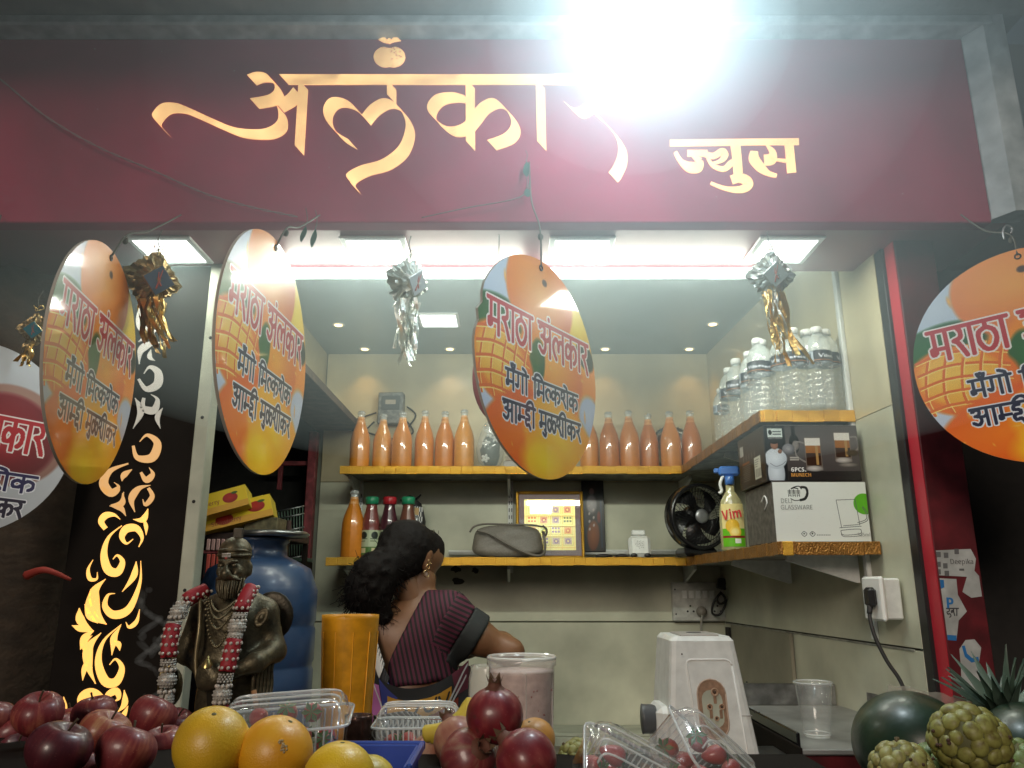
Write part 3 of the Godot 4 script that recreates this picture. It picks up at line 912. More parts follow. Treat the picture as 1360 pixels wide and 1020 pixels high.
func shelves() -> void:
	high = at(680, 620, 3.5).y
	low = at(680, 741, 3.5).y
	var xr0 := 0.765
	for lv in 2:
		var y: float = [high, low][lv]
		var xl: float = at([452, 440][lv], 640, 3.5).x
		var b := thing("wall_shelf", ["upper rear shelf with gold foil edge carrying the row of orange bottles", "lower rear shelf with gold foil edge carrying handbag and golden frame"][lv], "shelf", Vector3(0, y - 0.03, -3.65), "gold edged wall shelves")
		var s := st(); span(s, Vector3(xl, y - 0.026, -BACK + 0.001), Vector3(xr0 - 0.002, y, -3.504), 0.002); obj("board", s, M.shelf_board, b, true)
		s = st(); foil_edge(s, Vector3(xl - 0.004, y - 0.033, -3.503), Vector3(xr0 - 0.003, y + 0.003, -3.496)); obj("foil_edge", s, M.gold, b, true)
		for px in [475, 676, 905]:
			s = st()
			var q := at(px, 690, BACK)
			var t := [Vector3(q.x - 0.006, y - 0.027, -BACK + 0.002), Vector3(q.x + 0.006, y - 0.027, -BACK + 0.002)]
			s.set_smooth_group(-1)
			var a := [Vector3(0, 0, 0), Vector3(0, 0, 0.23), Vector3(0, -0.02, 0.235), Vector3(0, -0.075, 0.012), Vector3(0, -0.075, 0)]
			var mid: Vector3 = t[0] + Vector3(0.006, -0.03, 0.05)
			var L := []; var R := []
			for v in a: L.append(t[0] + v); R.append(t[1] + v)
			facing(s, L, mid); facing(s, R, mid)
			for k in 5: facing(s, [L[k], R[k], R[(k + 1) % 5], L[(k + 1) % 5]], mid)
			obj("bracket", s, M.white_plastic, b, true)
	# the return shelves along the side wall
	for lv in 2:
		var y: float = [high, low][lv]
		var zf: float = [2.35, 2.28][lv]
		var b := thing("wall_shelf", ["upper side shelf with gold foil edge carrying the water bottles", "lower side shelf with gold foil edge carrying the fan and glass boxes"][lv], "shelf", Vector3(0.9, y - 0.03, -2.9), "gold edged wall shelves")
		var s := st(); span(s, Vector3(xr0, y - 0.027, -BACK + 0.001), Vector3(0.98, y - 0.001, -zf), 0.002)
		s.set_smooth_group(-1)
		var c := Vector3(1.0, y - 0.014, -3.0)
		facing(s, [Vector3(0.98, y - 0.002, -BACK), Vector3(0.98, y - 0.002, -zf), Vector3(1.052, y - 0.002, -zf)], c - Vector3(0, 1, 0))
		facing(s, [Vector3(0.98, y - 0.026, -BACK), Vector3(0.98, y - 0.026, -zf), Vector3(1.052, y - 0.026, -zf)], c + Vector3(0, 1, 0))
		facing(s, [Vector3(0.98, y - 0.026, -zf), Vector3(1.052, y - 0.026, -zf), Vector3(1.052, y - 0.002, -zf), Vector3(0.98, y - 0.002, -zf)], Vector3(1, y, -3))
		obj("board", s, M.shelf_board, b, true)
		s = st(); foil_edge(s, Vector3(xr0 - 0.006, y - 0.034, -3.493), Vector3(xr0 - 0.001, y + 0.003, -zf - 0.002)); obj("foil_edge", s, M.gold_dark, b, true)
		s = st(); foil_edge(s, Vector3(xr0 - 0.004, y - 0.034, -zf), Vector3(1.05, y + 0.003, -zf + 0.006)); obj("foil_edge", s, [M.gold, M.gold_dark][lv], b, true)
		s = st(); box(s, Vector3(xr0 + 0.02, y - 0.016, -zf + 0.008), Vector3(0.03, 0.04, 0.006), 0.002); obj("foil_patch", s, M.gold, b, true)
		for zz in [2.42, 2.95]:
			s = st(); var x1: float = 1.05 - 0.06 * (zz - 2.2) / 1.6 - 0.004
			s.set_smooth_group(-1)
			var L := [Vector3(x1, y - 0.028, -zz), Vector3(x1 - 0.21, y - 0.028, -zz), Vector3(x1 - 0.215, y - 0.045, -zz), Vector3(x1 - 0.01, y - 0.11, -zz), Vector3(x1, y - 0.11, -zz)]
			var R := []
			for v in L: R.append(v + Vector3(0, 0, 0.014))
			var mid := Vector3(x1 - 0.05, y - 0.05, -zz + 0.007)
			facing(s, L, mid); facing(s, R, mid)
			for k in 5: facing(s, [L[k], R[k], R[(k + 1) % 5], L[(k + 1) % 5]], mid)
			obj("bracket", s, M.white_plastic, b, true)
	# slotted wall rails
	for k in 2:
		var px: float = [477, 678][k]
		var q := at(px, 700, BACK)
		var b := thing("slotted_rail", ["slotted white wall rail behind the orange and syrup bottles", "slotted white wall rail beside the golden frame"][k], "rail", Vector3(q.x, low, -BACK + 0.001), "slotted shelf rails")
		var s := st(); box(s, Vector3(0, 0.17, 0.006), Vector3(0.026, 0.46, 0.012), 0.002); obj("rail", s, M.white_plastic, b)
		s = st()
		for j in 9:
			for e in [-1, 1]: box(s, Vector3(e * 0.006, 0.03 + j * 0.034, 0.0125), Vector3(0.004, 0.018, 0.0016))
		var sl := obj("slots", s, M.black, b); sl.set_meta("kind", "stuff")
	# raised brown shelf on the other wall
	var yb := EYE.y + 0.745
	var lb := thing("wall_shelf", "brown high shelf over the dark opening behind the tilted mango disc", "shelf", Vector3(-0.85, yb, -3.0))
	var s2 := st(); span(s2, Vector3(-0.965, yb, -BACK + 0.001), Vector3(-0.745, yb + 0.024, -2.42), 0.002); obj("board", s2, M.shelf_brown, lb, true)
	s2 = st(); span(s2, Vector3(-0.744, yb - 0.004, -BACK + 0.001), Vector3(-0.738, yb + 0.028, -2.42), 0.001); obj("edge_strip", s2, M.shelf_brown, lb, true)

func foil_edge(s: SurfaceTool, a: Vector3, b: Vector3) -> void:      # a strip wrapped in foil, its face a little uneven
	var along := absf(b.x - a.x) > absf(b.z - a.z)
	var n := int(maxf(absf(b.x - a.x), absf(b.z - a.z)) / 0.05) + 1
	for k in n:
		var f := float(k) / n; var g := float(k + 1) / n
		var w := rng.randf_range(-0.0012, 0.0012)
		if along: span(s, Vector3(lerpf(a.x, b.x, f), a.y + w, a.z), Vector3(lerpf(a.x, b.x, g), b.y + w, b.z + rng.randf_range(0, 0.002)), 0.0015)
		else: span(s, Vector3(a.x - rng.randf_range(0, 0.002), a.y + w, lerpf(a.z, b.z, f)), Vector3(b.x, b.y + w, lerpf(a.z, b.z, g)), 0.0015)

# ---------------------------------------------------------------- bottles
func prof(p: Array, r: float, h: float) -> Array:
	var out := []
	for k in range(0, p.size(), 2): out.append(Vector2(p[k] * r, p[k + 1] * h))
	return out

func juice_bottle(label: String, group: String, h: float, tint: Color) -> Node3D:
	var b := thing("juice_bottle", label, "bottle", Vector3.ZERO, group)
	var r := h * 0.168
	var m := coat(worn(mat(tint, 0.35), noise("faint", 0.02, 0.9, 1.0), 6.0), 1.0, 0.05)
	var s := st(); lathe(s, prof([0,0, .86,0, .98,.012, 1,.03, 1,.46, .97,.52, .84,.62, .62,.72, .44,.8, .36,.87, 0,.87], r, h), 20); obj("body", s, m, b)
	s = st(); lathe(s, prof([.45,.795, .37,.86, .345,.90, 0,.905], r, h), 18); obj("froth", s, mat(tint.lerp(Color(0.8, 0.55, 0.3), 0.45), 0.5), b)
	s = st(); lathe(s, prof([.365,.868, .33,.92, .32,.945, .40,.948, .41,.965, .40,.985, .33,.99, .31,.99], r, h), 16); obj("neck", s, M.clear_edge, b)
	s = st(); lathe(s, prof([0,.984, .3,.984, .33,.986, .34,.996, .3,1.005, 0,1.006], r, h), 14); obj("cap", s, M.steel_dull, b)
	return b

func shelf_goods() -> void:
	var tint := Color(0.72, 0.27, 0.04)
	var proto: Node3D
	var left := [[477, 617, 1.0], [507, 617, .96], [533, 617, .97], [563, 617, 1.02], [590, 617, 1.0], [616, 617, 1.01]]
	var right := [[783, 618, 1.0], [810, 618, .98], [837, 618, 1.0], [863, 618, .97], [892, 618, .98], [920, 618, 1.01]]
	var ordn := ["first", "second", "third", "fourth", "fifth", "sixth"]
	for k in 12:
		var d: Array = (left + right)[k]
		var say: String = "orange drink bottle, %s of six standing by the meter box" % ordn[k] if k < 6 else "orange drink bottle, %s of six between mango disc and water bottles" % ordn[k - 6]
		var q := at(d[0], d[1], 3.585 + 0.02 * sin(k * 2.3))
		if k == 0:
			proto = juice_bottle(say, "orange drink bottles on the upper rear shelf", 0.272, tint)
			proto.position = Vector3(q.x, high + 0.0005, q.z)
		else:
			var c := copy(proto, Vector3(q.x, high + 0.0005, q.z), k * 0.7, say)
			c.scale = Vector3(1, d[2], 1) * 1.0
			var hue := tint.lerp([Color(0.60, 0.17, 0.03), Color(0.78, 0.36, 0.07), Color(0.66, 0.24, 0.05), Color(0.72, 0.22, 0.03)][k % 4], 0.45)
			(c.get_child(0) as MeshInstance3D).material_override = coat(worn(mat(hue, 0.35), noise("faint", 0.02, 0.9, 1.0), 6.0), 1.0, 0.05)
			c.scale.x = 1.0 + 0.03 * sin(k * 4.0); c.scale.z = c.scale.x
			if k >= 6 and k % 2:
				(c.get_child(0) as MeshInstance3D).material_override = M.get("late") if M.has("late") else M.get_or_add("late", coat(worn(mat(Color(0.58, 0.19, 0.04), 0.35), noise("faint", 0.02, 0.9, 1.0), 6.0), 1.0, 0.05))
	# the tall orange bottle on the lower shelf
	var t := juice_bottle("bright orange drink bottle alone at the end of the lower shelf", "", 0.305, Color(0.72, 0.24, 0.02))
	t.position = Vector3(at(467, 738, 3.6).x, low + 0.0005, -3.6)
	# syrup bottles with paper labels
	var caps := [Color(0.02, 0.25, 0.12), Color(0.45, 0.02, 0.03), Color(0.02, 0.27, 0.13)]
	var fill := [Color(0.20, 0.05, 0.045), Color(0.07, 0.018, 0.028), Color(0.16, 0.06, 0.04)]
	var cn := ["with green cap and pale red syrup next to the orange bottle", "with red cap, middle of the three syrup bottles", "with green cap half behind the person's hair"]
	for k in 3:
		var b := thing("syrup_bottle", "squat syrup bottle " + cn[k], "bottle", Vector3(at([491, 515, 540][k], 738, 3.6).x, low + 0.0005, -3.6), "syrup bottles on the lower shelf")
		var r := 0.042; var h := 0.275
		var s := st(); lathe(s, prof([0,0, .9,0, 1,.02, 1,.46, .94,.5, .98,.54, .9,.62, .68,.76, .58,.84, .58,.88, 0,.88], r, h), 20); obj("body", s, coat(mat(fill[k], 0.3), 1.0, 0.05), b)
		s = st(); lathe(s, prof([.6,.875, .72,.88, .74,.985, .66,1, 0,1], r, h), 18); obj("cap", s, mat(caps[k], 0.4), b)
		var im := blank(160, 90, Color(0.70, 0.74, 0.62))
		im.fill_rect(Rect2i(0, 60, 160, 30), Color(0.30, 0.45, 0.22))
		for j in 5:
			spot(im, 0.1 + j * 0.2, 0.2, 0.07, 0.16, 0, Color(0.16, 0.2, 0.18), Color(0.1, 0.14, 0.12), 0.2)
			im.fill_rect(Rect2i(j * 32 + 4, 30, 24, 3), Color(0.3, 0.36, 0.3))
			im.fill_rect(Rect2i(j * 32 + 4, 38, 18, 3), Color(0.35, 0.4, 0.3))
			im.fill_rect(Rect2i(j * 32 + 8, 64, 16, 18), [Color(0.8, 0.76, 0.6), Color(0.5, 0.1, 0.2), Color(0.75, 0.5, 0.2)][k])
		s = st(); lathe(s, prof([1.02,.05, 1.02,.45], r, h), 20, Transform3D(), true); obj("paper_label", s, printed(im, 0.5), b)
	# black pouch with a checked front, tied at the top
	var p := thing("tied_bag", "black plastic bag with checked front tied above the syrup bottles", "bag", Vector3(at(548, 738, 3.68).x, low + 0.0005, -3.69))
	var n := FastNoiseLite.new(); n.seed = 5; n.frequency = 9.0
	var s3 := st(); lump(s3, func(v: Vector3) -> Vector3: return Vector3(v.x * 0.055, 0.135 + v.y * 0.135 * (1.0 if v.y < 0.6 else 1.0), v.z * 0.04) * (1.0 + 0.10 * n.get_noise_3dv(v * 0.3)), 16, 22); obj("bag_body", s3, coat(mat(Color(0.03, 0.03, 0.032), 0.4), 0.6, 0.15), p)
	s3 = st(); tube(s3, curve([Vector3(-0.06, 0.262, 0.01), Vector3(-0.02, 0.285, 0.0), Vector3(0.0, 0.27, 0.0), Vector3(0.03, 0.295, 0.01)]), 0.012, 0.004); obj("knot", s3, M.black_gloss, p)
	var ck := blank(64, 64, Color(0.75, 0.75, 0.74))
	for y in 8:
		for x in 8:
			if (x + y) % 2 == 0: ck.fill_rect(Rect2i(x * 8, y * 8, 8, 8), Color(0.08, 0.08, 0.1))
	ck.fill_rect(Rect2i(8, 2, 30, 12), Color(0.7, 0.55, 0.3))
	s3 = st(); quad_uv(s3, [Vector3(0.0, 0.06, 0.041), Vector3(0.042, 0.06, 0.032), Vector3(0.042, 0.235, 0.028), Vector3(0.0, 0.24, 0.036)], [Vector2(0, 1), Vector2(1, 1), Vector2(1, 0), Vector2(0, 0)]); obj("checked_front", s3, printed(ck, 0.4), p)
	handbag()
	golden_frame()
	# thin printed picture leaning at the wall, its frame dark
	var pic := thing("leaning_picture", "narrow dark picture of a dancer leaning on the wall beside the golden frame", "picture", Vector3(at(790, 735, 3.74).x, low + 0.04, -3.755))
	var im2 := blank(80, 220, Color(0.16, 0.15, 0.14))
	spot(im2, 0.45, 0.12, 0.26, 0.09, 0, Color(0.14, 0.10, 0.08), Color(0.2, 0.15, 0.12), 0.3)
	spot(im2, 0.44, 0.15, 0.15, 0.06, 0, Color(0.55, 0.42, 0.42), Color(0.4, 0.3, 0.3), 0.3)
	spot(im2, 0.42, 0.33, 0.3, 0.16, 0, Color(0.62, 0.6, 0.6), Color(0.4, 0.38, 0.38), 0.3)
	spot(im2, 0.46, 0.78, 0.32, 0.24, 4, Color(0.5, 0.28, 0.10), Color(0.34, 0.17, 0.08), 0.2)
	for j in 7: spot(im2, 0.3 + 0.2 * (j % 2), 0.36 + j * 0.055, 0.06, 0.03, 20, Color(0.7, 0.66, 0.64), Color(0.5, 0.45, 0.45), 0.4)
	spot(im2, 0.75, 0.52, 0.10, 0.1, 0, Color(0.45, 0.18, 0.1), Color(0.35, 0.12, 0.08), 0.3)
	im2.fill_rect(Rect2i(66, 60, 6, 150), Color(0.16, 0.2, 0.26))
	s3 = st(); quad_uv(s3, [Vector3(-0.05, 0, 0.008), Vector3(0.05, 0, 0.008), Vector3(0.05, 0.33, -0.012), Vector3(-0.05, 0.33, -0.012)], [Vector2(0, 1), Vector2(1, 1), Vector2(1, 0), Vector2(0, 0)]); obj("print", s3, printed(im2, 0.3), pic)
	s3 = st(); box(s3, Vector3(0, 0.165, -0.008), Vector3(0.106, 0.336, 0.008), 0.002, Basis(Vector3.RIGHT, -0.06)); obj("backing_board", s3, M.black, pic)
	# white tube along the wall at shelf height
	s3 = st(); tube(s3, PackedVector3Array([at(596, 734, BACK - 0.03), at(968, 733, BACK - 0.03)]), 0.012, -1.0, 10)
	tag(obj("wall_pipe", s3, M.white_plastic), "thin white pipe running along the rear wall just over the lower shelf", "pipe")
	# white card reader like device
	var dv := thing("payment_speaker", "small white box with round perforated front and slot on the lower shelf", "speaker", Vector3(at(850, 738, 3.56).x, low + 0.0005, -3.57))
	var tl := Basis(Vector3.RIGHT, -0.18)
	s3 = st(); box(s3, Vector3(0, 0.05, 0), Vector3(0.098, 0.094, 0.05), 0.014, tl); obj("body", s3, M.white_plastic, dv)
	s3 = st(); box(s3, Vector3(0, 0.112, -0.012), Vector3(0.062, 0.026, 0.018), 0.005, tl); obj("top_slot", s3, M.white_plastic, dv)
	s3 = st()
	for k in 19:
		var a := k * 2.4; var r2 := 0.0046 * sqrt(k)
		ball(s3, tl * Vector3(r2 * cos(a), 0.006 + r2 * sin(a), 0.0255) + Vector3(0, 0.05, 0), Vector3.ONE * 0.0018, 6)
	var ho := obj("speaker_holes", s3, M.black, dv); ho.set_meta("kind", "stuff")
	for e in [-1, 1]:
		s3 = st(); ball(s3, Vector3(e * 0.03, 0.012, 0.034), Vector3(0.016, 0.010, 0.006), 10); obj("foot", s3, M.black, dv)
	# flat black things lying on the shelf
	for k in 2:
		s3 = st(); var q := at([802, 826][k], 740, 3.55)
		lump(s3, func(v: Vector3) -> Vector3: return Vector3(q.x + v.x * [0.04, 0.03][k], low + 0.010 + v.y * 0.0095, q.z + v.z * 0.025), 8, 14)
		tag(obj(["sunglasses_case", "key_pouch"][k], s3, M.black), ["flat black case lying in front of the leaning picture", "small black pouch lying beside the white perforated box"][k], ["case", "pouch"][k])
	table_fan()
	spray_bottle()
	meter_box()
	# clear bag with white flowers, books, round silver dish
	var fb := thing("flower_bag", "clear wrapped bag with white flowers on the upper rear shelf", "bag", Vector3(at(651, 617, 3.58).x, high + 0.0005, -3.6))
	s3 = st(); lump(s3, func(v: Vector3) -> Vector3: return Vector3(v.x * 0.062 * (1.0 - 0.25 * v.y), 0.115 + v.y * 0.114, v.z * 0.05) * (1.0 + 0.14 * n.get_noise_3dv(v * 0.4)), 18, 24); obj("wrapper", s3, clear(Color(0.75, 0.8, 0.8), 0.22, 0.1), fb)
	for k in 7:
		s3 = st()
		var c := Vector3(rng.randf_range(-0.03, 0.03), 0.05 + 0.023 * k, rng.randf_range(0.0, 0.025))
		for j in 5:
			var a := TAU * j / 5 + k
			ball(s3, c + Vector3(cos(a), sin(a), 0.2) * 0.011, Vector3(0.011, 0.007, 0.004), 6, Basis(Vector3.BACK, a))
		obj("white_flower", s3, mat(Color(0.7, 0.7, 0.66), 0.7), fb)
	s3 = st(); lump(s3, func(v: Vector3) -> Vector3: return Vector3(v.x * 0.045, 0.085 + v.y * 0.08, v.z * 0.03 - 0.005) * (1.0 + 0.3 * n.get_noise_3dv(v * 0.5)), 10, 14); obj("dark_leaves", s3, mat(Color(0.02, 0.035, 0.02), 0.6), fb)
	var bk := thing("book_stack", "two pale books lying flat beside the flower bag", "books", Vector3(at(683, 617, 3.6).x, high + 0.0005, -3.6))
	s3 = st(); box(s3, Vector3(0, 0.016, 0), Vector3(0.10, 0.03, 0.13), 0.003); obj("book", s3, mat(Color(0.35, 0.33, 0.3), 0.6), bk)
	s3 = st(); box(s3, Vector3(0.004, 0.044, 0), Vector3(0.09, 0.024, 0.12), 0.003); obj("book", s3, mat(Color(0.30, 0.24, 0.18), 0.6), bk)
	var ds := thing("round_dish", "round silver dish standing on edge behind the orange bottles", "dish", Vector3(at(892, 617, 3.74).x, high + 0.0005, -3.72))
	var lean := Transform3D(Basis(Vector3.RIGHT, PI / 2 - 0.15), Vector3(0, 0.113, 0))
	s3 = st(); lathe(s3, [Vector2(0, 0), Vector2(0.07, 0.002), Vector2(0.09, 0.016), Vector2(0.112, 0.02), Vector2(0.113, 0.016), Vector2(0.09, 0.008), Vector2(0.07, -0.006), Vector2(0, -0.008)], 32, lean); obj("dish", s3, worn(mat(Color(0.5, 0.48, 0.4), 0.25, 0.9), noise("grime", 0.012, 0.55, 1.0, false, 512), 8.0), ds)
	s3 = st()
	for k in 40:
		var a := TAU * k / 40
		ball(s3, lean * Vector3(0.112 * cos(a), 0.019, 0.112 * sin(a)), Vector3.ONE * 0.005, 6)
	var rd := obj("beaded_rim", s3, M.steel, ds); rd.set_meta("kind", "stuff")

func handbag() -> void:
	var c := at(674, 741, 3.52)
	var b := thing("handbag", "soft taupe handbag with shoulder strap slumped on the lower shelf", "handbag", Vector3(c.x, low + 0.0005, -3.60))
	var leather := worn(mat(Color(0.15, 0.135, 0.11), 0.5), noise("fine", 0.03, 0.78, 1.0), 12.0, noise("bump", 0.05, 0, 2.0, true), 0.4)
	var n := FastNoiseLite.new(); n.seed = 9; n.frequency = 2.2
	var s := st()
	lump(s, func(v: Vector3) -> Vector3:
		var k := pow(pow(absf(v.x), 5.0) + pow(absf(v.y), 5.0) + pow(absf(v.z), 5.0), -0.2)
		var p := v * k
		var top := 0.5 + 0.5 * p.y
		return Vector3(p.x * lerpf(0.165, 0.145, top), 0.075 + p.y * (0.074 + 0.012 * p.x * p.x * -1.0), p.z * lerpf(0.075, 0.03, top)) + Vector3(0, 0, 1) * 0.008 * n.get_noise_3dv(p), 22, 34)
	obj("bag_body", s, leather, b)
	s = st(); tube(s, curve([Vector3(-0.135, 0.12, 0.05), Vector3(-0.08, 0.105, 0.066), Vector3(0.0, 0.06, 0.082), Vector3(0.09, 0.018, 0.09), Vector3(0.15, 0.012, 0.08), Vector3(0.168, 0.05, 0.04), Vector3(0.16, 0.12, 0.02)]), 0.006); obj("strap", s, leather, b)
	s = st(); tube(s, curve([Vector3(-0.17, 0.115, 0.03), Vector3(-0.15, 0.14, 0.03), Vector3(-0.10, 0.152, 0.02), Vector3(0, 0.15, 0.02), Vector3(0.10, 0.148, 0.02), Vector3(0.158, 0.14, 0.02)]), 0.0045); obj("zip_edge", s, leather, b)
	s = st(); tube(s, curve([Vector3(0.158, 0.145, 0.02), Vector3(0.176, 0.125, 0.024), Vector3(0.17, 0.1, 0.026), Vector3(0.16, 0.12, 0.026)]), 0.005); obj("tassel_loop", s, mat(Color(0.07, 0.05, 0.04), 0.5), b)

func golden_frame() -> void:
	var q := at(731, 741, 3.66)
	var f := thing("golden_frame", "framed golden panel of small emblem squares standing behind the handbag", "picture frame", Vector3(q.x, low + 0.0005, -3.66))
	var lean := Basis(Vector3.RIGHT, -0.13)
	f.basis = lean
	var W := 0.315; var H := 0.315
	var s := st()
	for e in [-1, 1]: box(s, Vector3(e * (W / 2 - 0.007), H / 2, 0), Vector3(0.014, H, 0.02), 0.004)
	for e in [0, 1]: box(s, Vector3(0, 0.007 + e * (H - 0.014), 0), Vector3(W - 0.0285, 0.014, 0.02), 0.004)
	obj("gold_rim", s, M.gold, f)
	s = st(); box(s, Vector3(0, H / 2, -0.003), Vector3(W - 0.0285, H - 0.0285, 0.008)); obj("mount", s, mat(Color(0.13, 0.055, 0.055), 0.6), f)
	var im := blank(300, 300, Color(0.86, 0.80, 0.48))
	var dark := Color(0.38, 0.36, 0.14)
	for k in 22: im.fill_rect(Rect2i(20 + k * 12, 8 + (k % 3), 8, 12), dark)
	for r in 4:
		for c in 4:
			var x := 14 + c * 70; var y := 34 + r * 62
			im.fill_rect(Rect2i(x, y, 62, 54), Color(0.62, 0.58, 0.24))
			im.fill_rect(Rect2i(x + 3, y + 3, 56, 48), Color(0.82, 0.77, 0.46))
			var tone: Color = [Color(0.5, 0.52, 0.16), Color(0.62, 0.28, 0.2), Color(0.3, 0.32, 0.14), Color(0.7, 0.35, 0.1), Color(0.5, 0.38, 0.5)][(r * 3 + c * 2 + r * c) % 5]
			if (r + c) % 3 == 1:
				for j in 6: im.fill_rect(Rect2i(x + 8 + (j % 3) * 17, y + 8 + (j / 3) * 20, 12, 12), tone)
			else:
				im.fill_rect(Rect2i(x + 9, y + 7, 44, 40), tone.lerp(Color(0.82, 0.77, 0.46), 0.45))
				spot(im, (x + 31) / 300.0, (y + 27) / 300.0, 0.055, 0.055, 0, tone, tone.darkened(0.2), 0.3)
				spot(im, (x + 31) / 300.0, (y + 27) / 300.0, 0.022, 0.022, 0, Color(0.85, 0.75, 0.4), Color(0.8, 0.7, 0.3), 0.3)
	var foil := printed(im, 0.3)
	foil.metallic = 0.45
	s = st(); var a := 0.118
	quad_uv(s, [Vector3(-a, H / 2 - a, 0.0035), Vector3(a, H / 2 - a, 0.0035), Vector3(a, H / 2 + a, 0.0035), Vector3(-a, H / 2 + a, 0.0035)], [Vector2(0, 1), Vector2(1, 1), Vector2(1, 0), Vector2(0, 0)]); obj("emblem_sheet", s, foil, f)
	s = st()
	for r in 5: box(s, Vector3(0, H / 2 - a + 0.012 + r * 0.0485, 0.0045), Vector3(2 * a, 0.0018, 0.0015))
	for c in 5: box(s, Vector3(-a + 0.008 + c * 0.0555, H / 2 - 0.008, 0.0048), Vector3(0.0018, 2 * a - 0.02, 0.0015))
	var emb := obj("raised_lines", s, M.gold, f); emb.set_meta("kind", "stuff")
	s = st(); box(s, Vector3(0, H / 2, 0.0075), Vector3(W - 0.03, H - 0.03, 0.001)); obj("pane", s, clear(Color(1, 1, 1), 0.05, 0.02), f)

func table_fan() -> void:
	var q := at(928, 741, 3.36)
	var f := thing("table_fan", "round black caged table fan on the lower shelf beside the spray bottle", "fan", Vector3(q.x, low + 0.0005, -3.38), "", 0.25)
	var c := Vector3(0, 0.165, 0.02)
	var R := 0.135
	var s := st(); box(s, Vector3(0, 0.018, -0.01), Vector3(0.15, 0.036, 0.11), 0.012); obj("base", s, M.black_gloss, f)
	s = st(); box(s, Vector3(0, 0.07, -0.045), Vector3(0.045, 0.10, 0.03), 0.008); obj("stand", s, M.black, f)
	s = st(); lathe(s, [Vector2(0.0, -0.03), Vector2(0.05, -0.03), Vector2(0.055, 0.0), Vector2(0.04, 0.02), Vector2(0, 0.022)], 20, Transform3D(Basis(Vector3.RIGHT, PI / 2), c - Vector3(0, 0, 0.03))); obj("motor", s, M.black, f)
	s = st(); lathe(s, [Vector2(R, -0.035), Vector2(R + 0.004, -0.03), Vector2(R + 0.004, 0.03), Vector2(R, 0.036), Vector2(R - 0.012, 0.038), Vector2(R - 0.012, 0.03), Vector2(R - 0.003, 0.028), Vector2(R - 0.003, -0.035)], 40, Transform3D(Basis(Vector3.RIGHT, PI / 2), c)); obj("cage_ring", s, M.black_gloss, f)
	s = st()
	for k in 48:
		var a := TAU * k / 48
		var p0 := c + Vector3(cos(a) * (R - 0.004), sin(a) * (R - 0.004), 0.034)
		var p1 := c + Vector3(cos(a + 0.22) * R * 0.62, sin(a + 0.22) * R * 0.62, 0.042)
		var p2 := c + Vector3(cos(a + 0.6) * 0.03, sin(a + 0.6) * 0.03, 0.04)
		tube(s, PackedVector3Array([p0, p1, p2]), 0.0014, -1, 4)
	for rr in [0.105, 0.07]:
		var ring := PackedVector3Array()
		for k in 37: ring.append(c + Vector3(cos(TAU * k / 36) * rr, sin(TAU * k / 36) * rr, 0.04))
		tube(s, ring, 0.0014, -1, 4)
	var wires := obj("cage_wires", s, M.black_gloss, f); wires.set_meta("kind", "stuff")
	s = st(); lathe(s, [Vector2(0, 0.048), Vector2(0.02, 0.047), Vector2(0.03, 0.042), Vector2(0.03, 0.036)].map(func(v): return v), 20, Transform3D(Basis(Vector3.RIGHT, PI / 2), c)); obj("front_cap", s, M.grey_metal, f)
	for k in 5:
		s = st(); var a := TAU * k / 5
		s.set_smooth_group(0)
		var P := func(u: float, v: float) -> Vector3:
			var ang := a + u * 0.9 + v * 0.5
			var rad := lerpf(0.028, 0.115, v)
			return c + Vector3(cos(ang) * rad, sin(ang) * rad, (u - 0.5) * 0.03)
		for i in 4:
			for j in 4: quad(s, P.call(i / 4.0, j / 4.0), P.call((i + 1) / 4.0, j / 4.0), P.call((i + 1) / 4.0, (j + 1) / 4.0), P.call(i / 4.0, (j + 1) / 4.0))
		obj("blade", s, M.black_gloss, f)

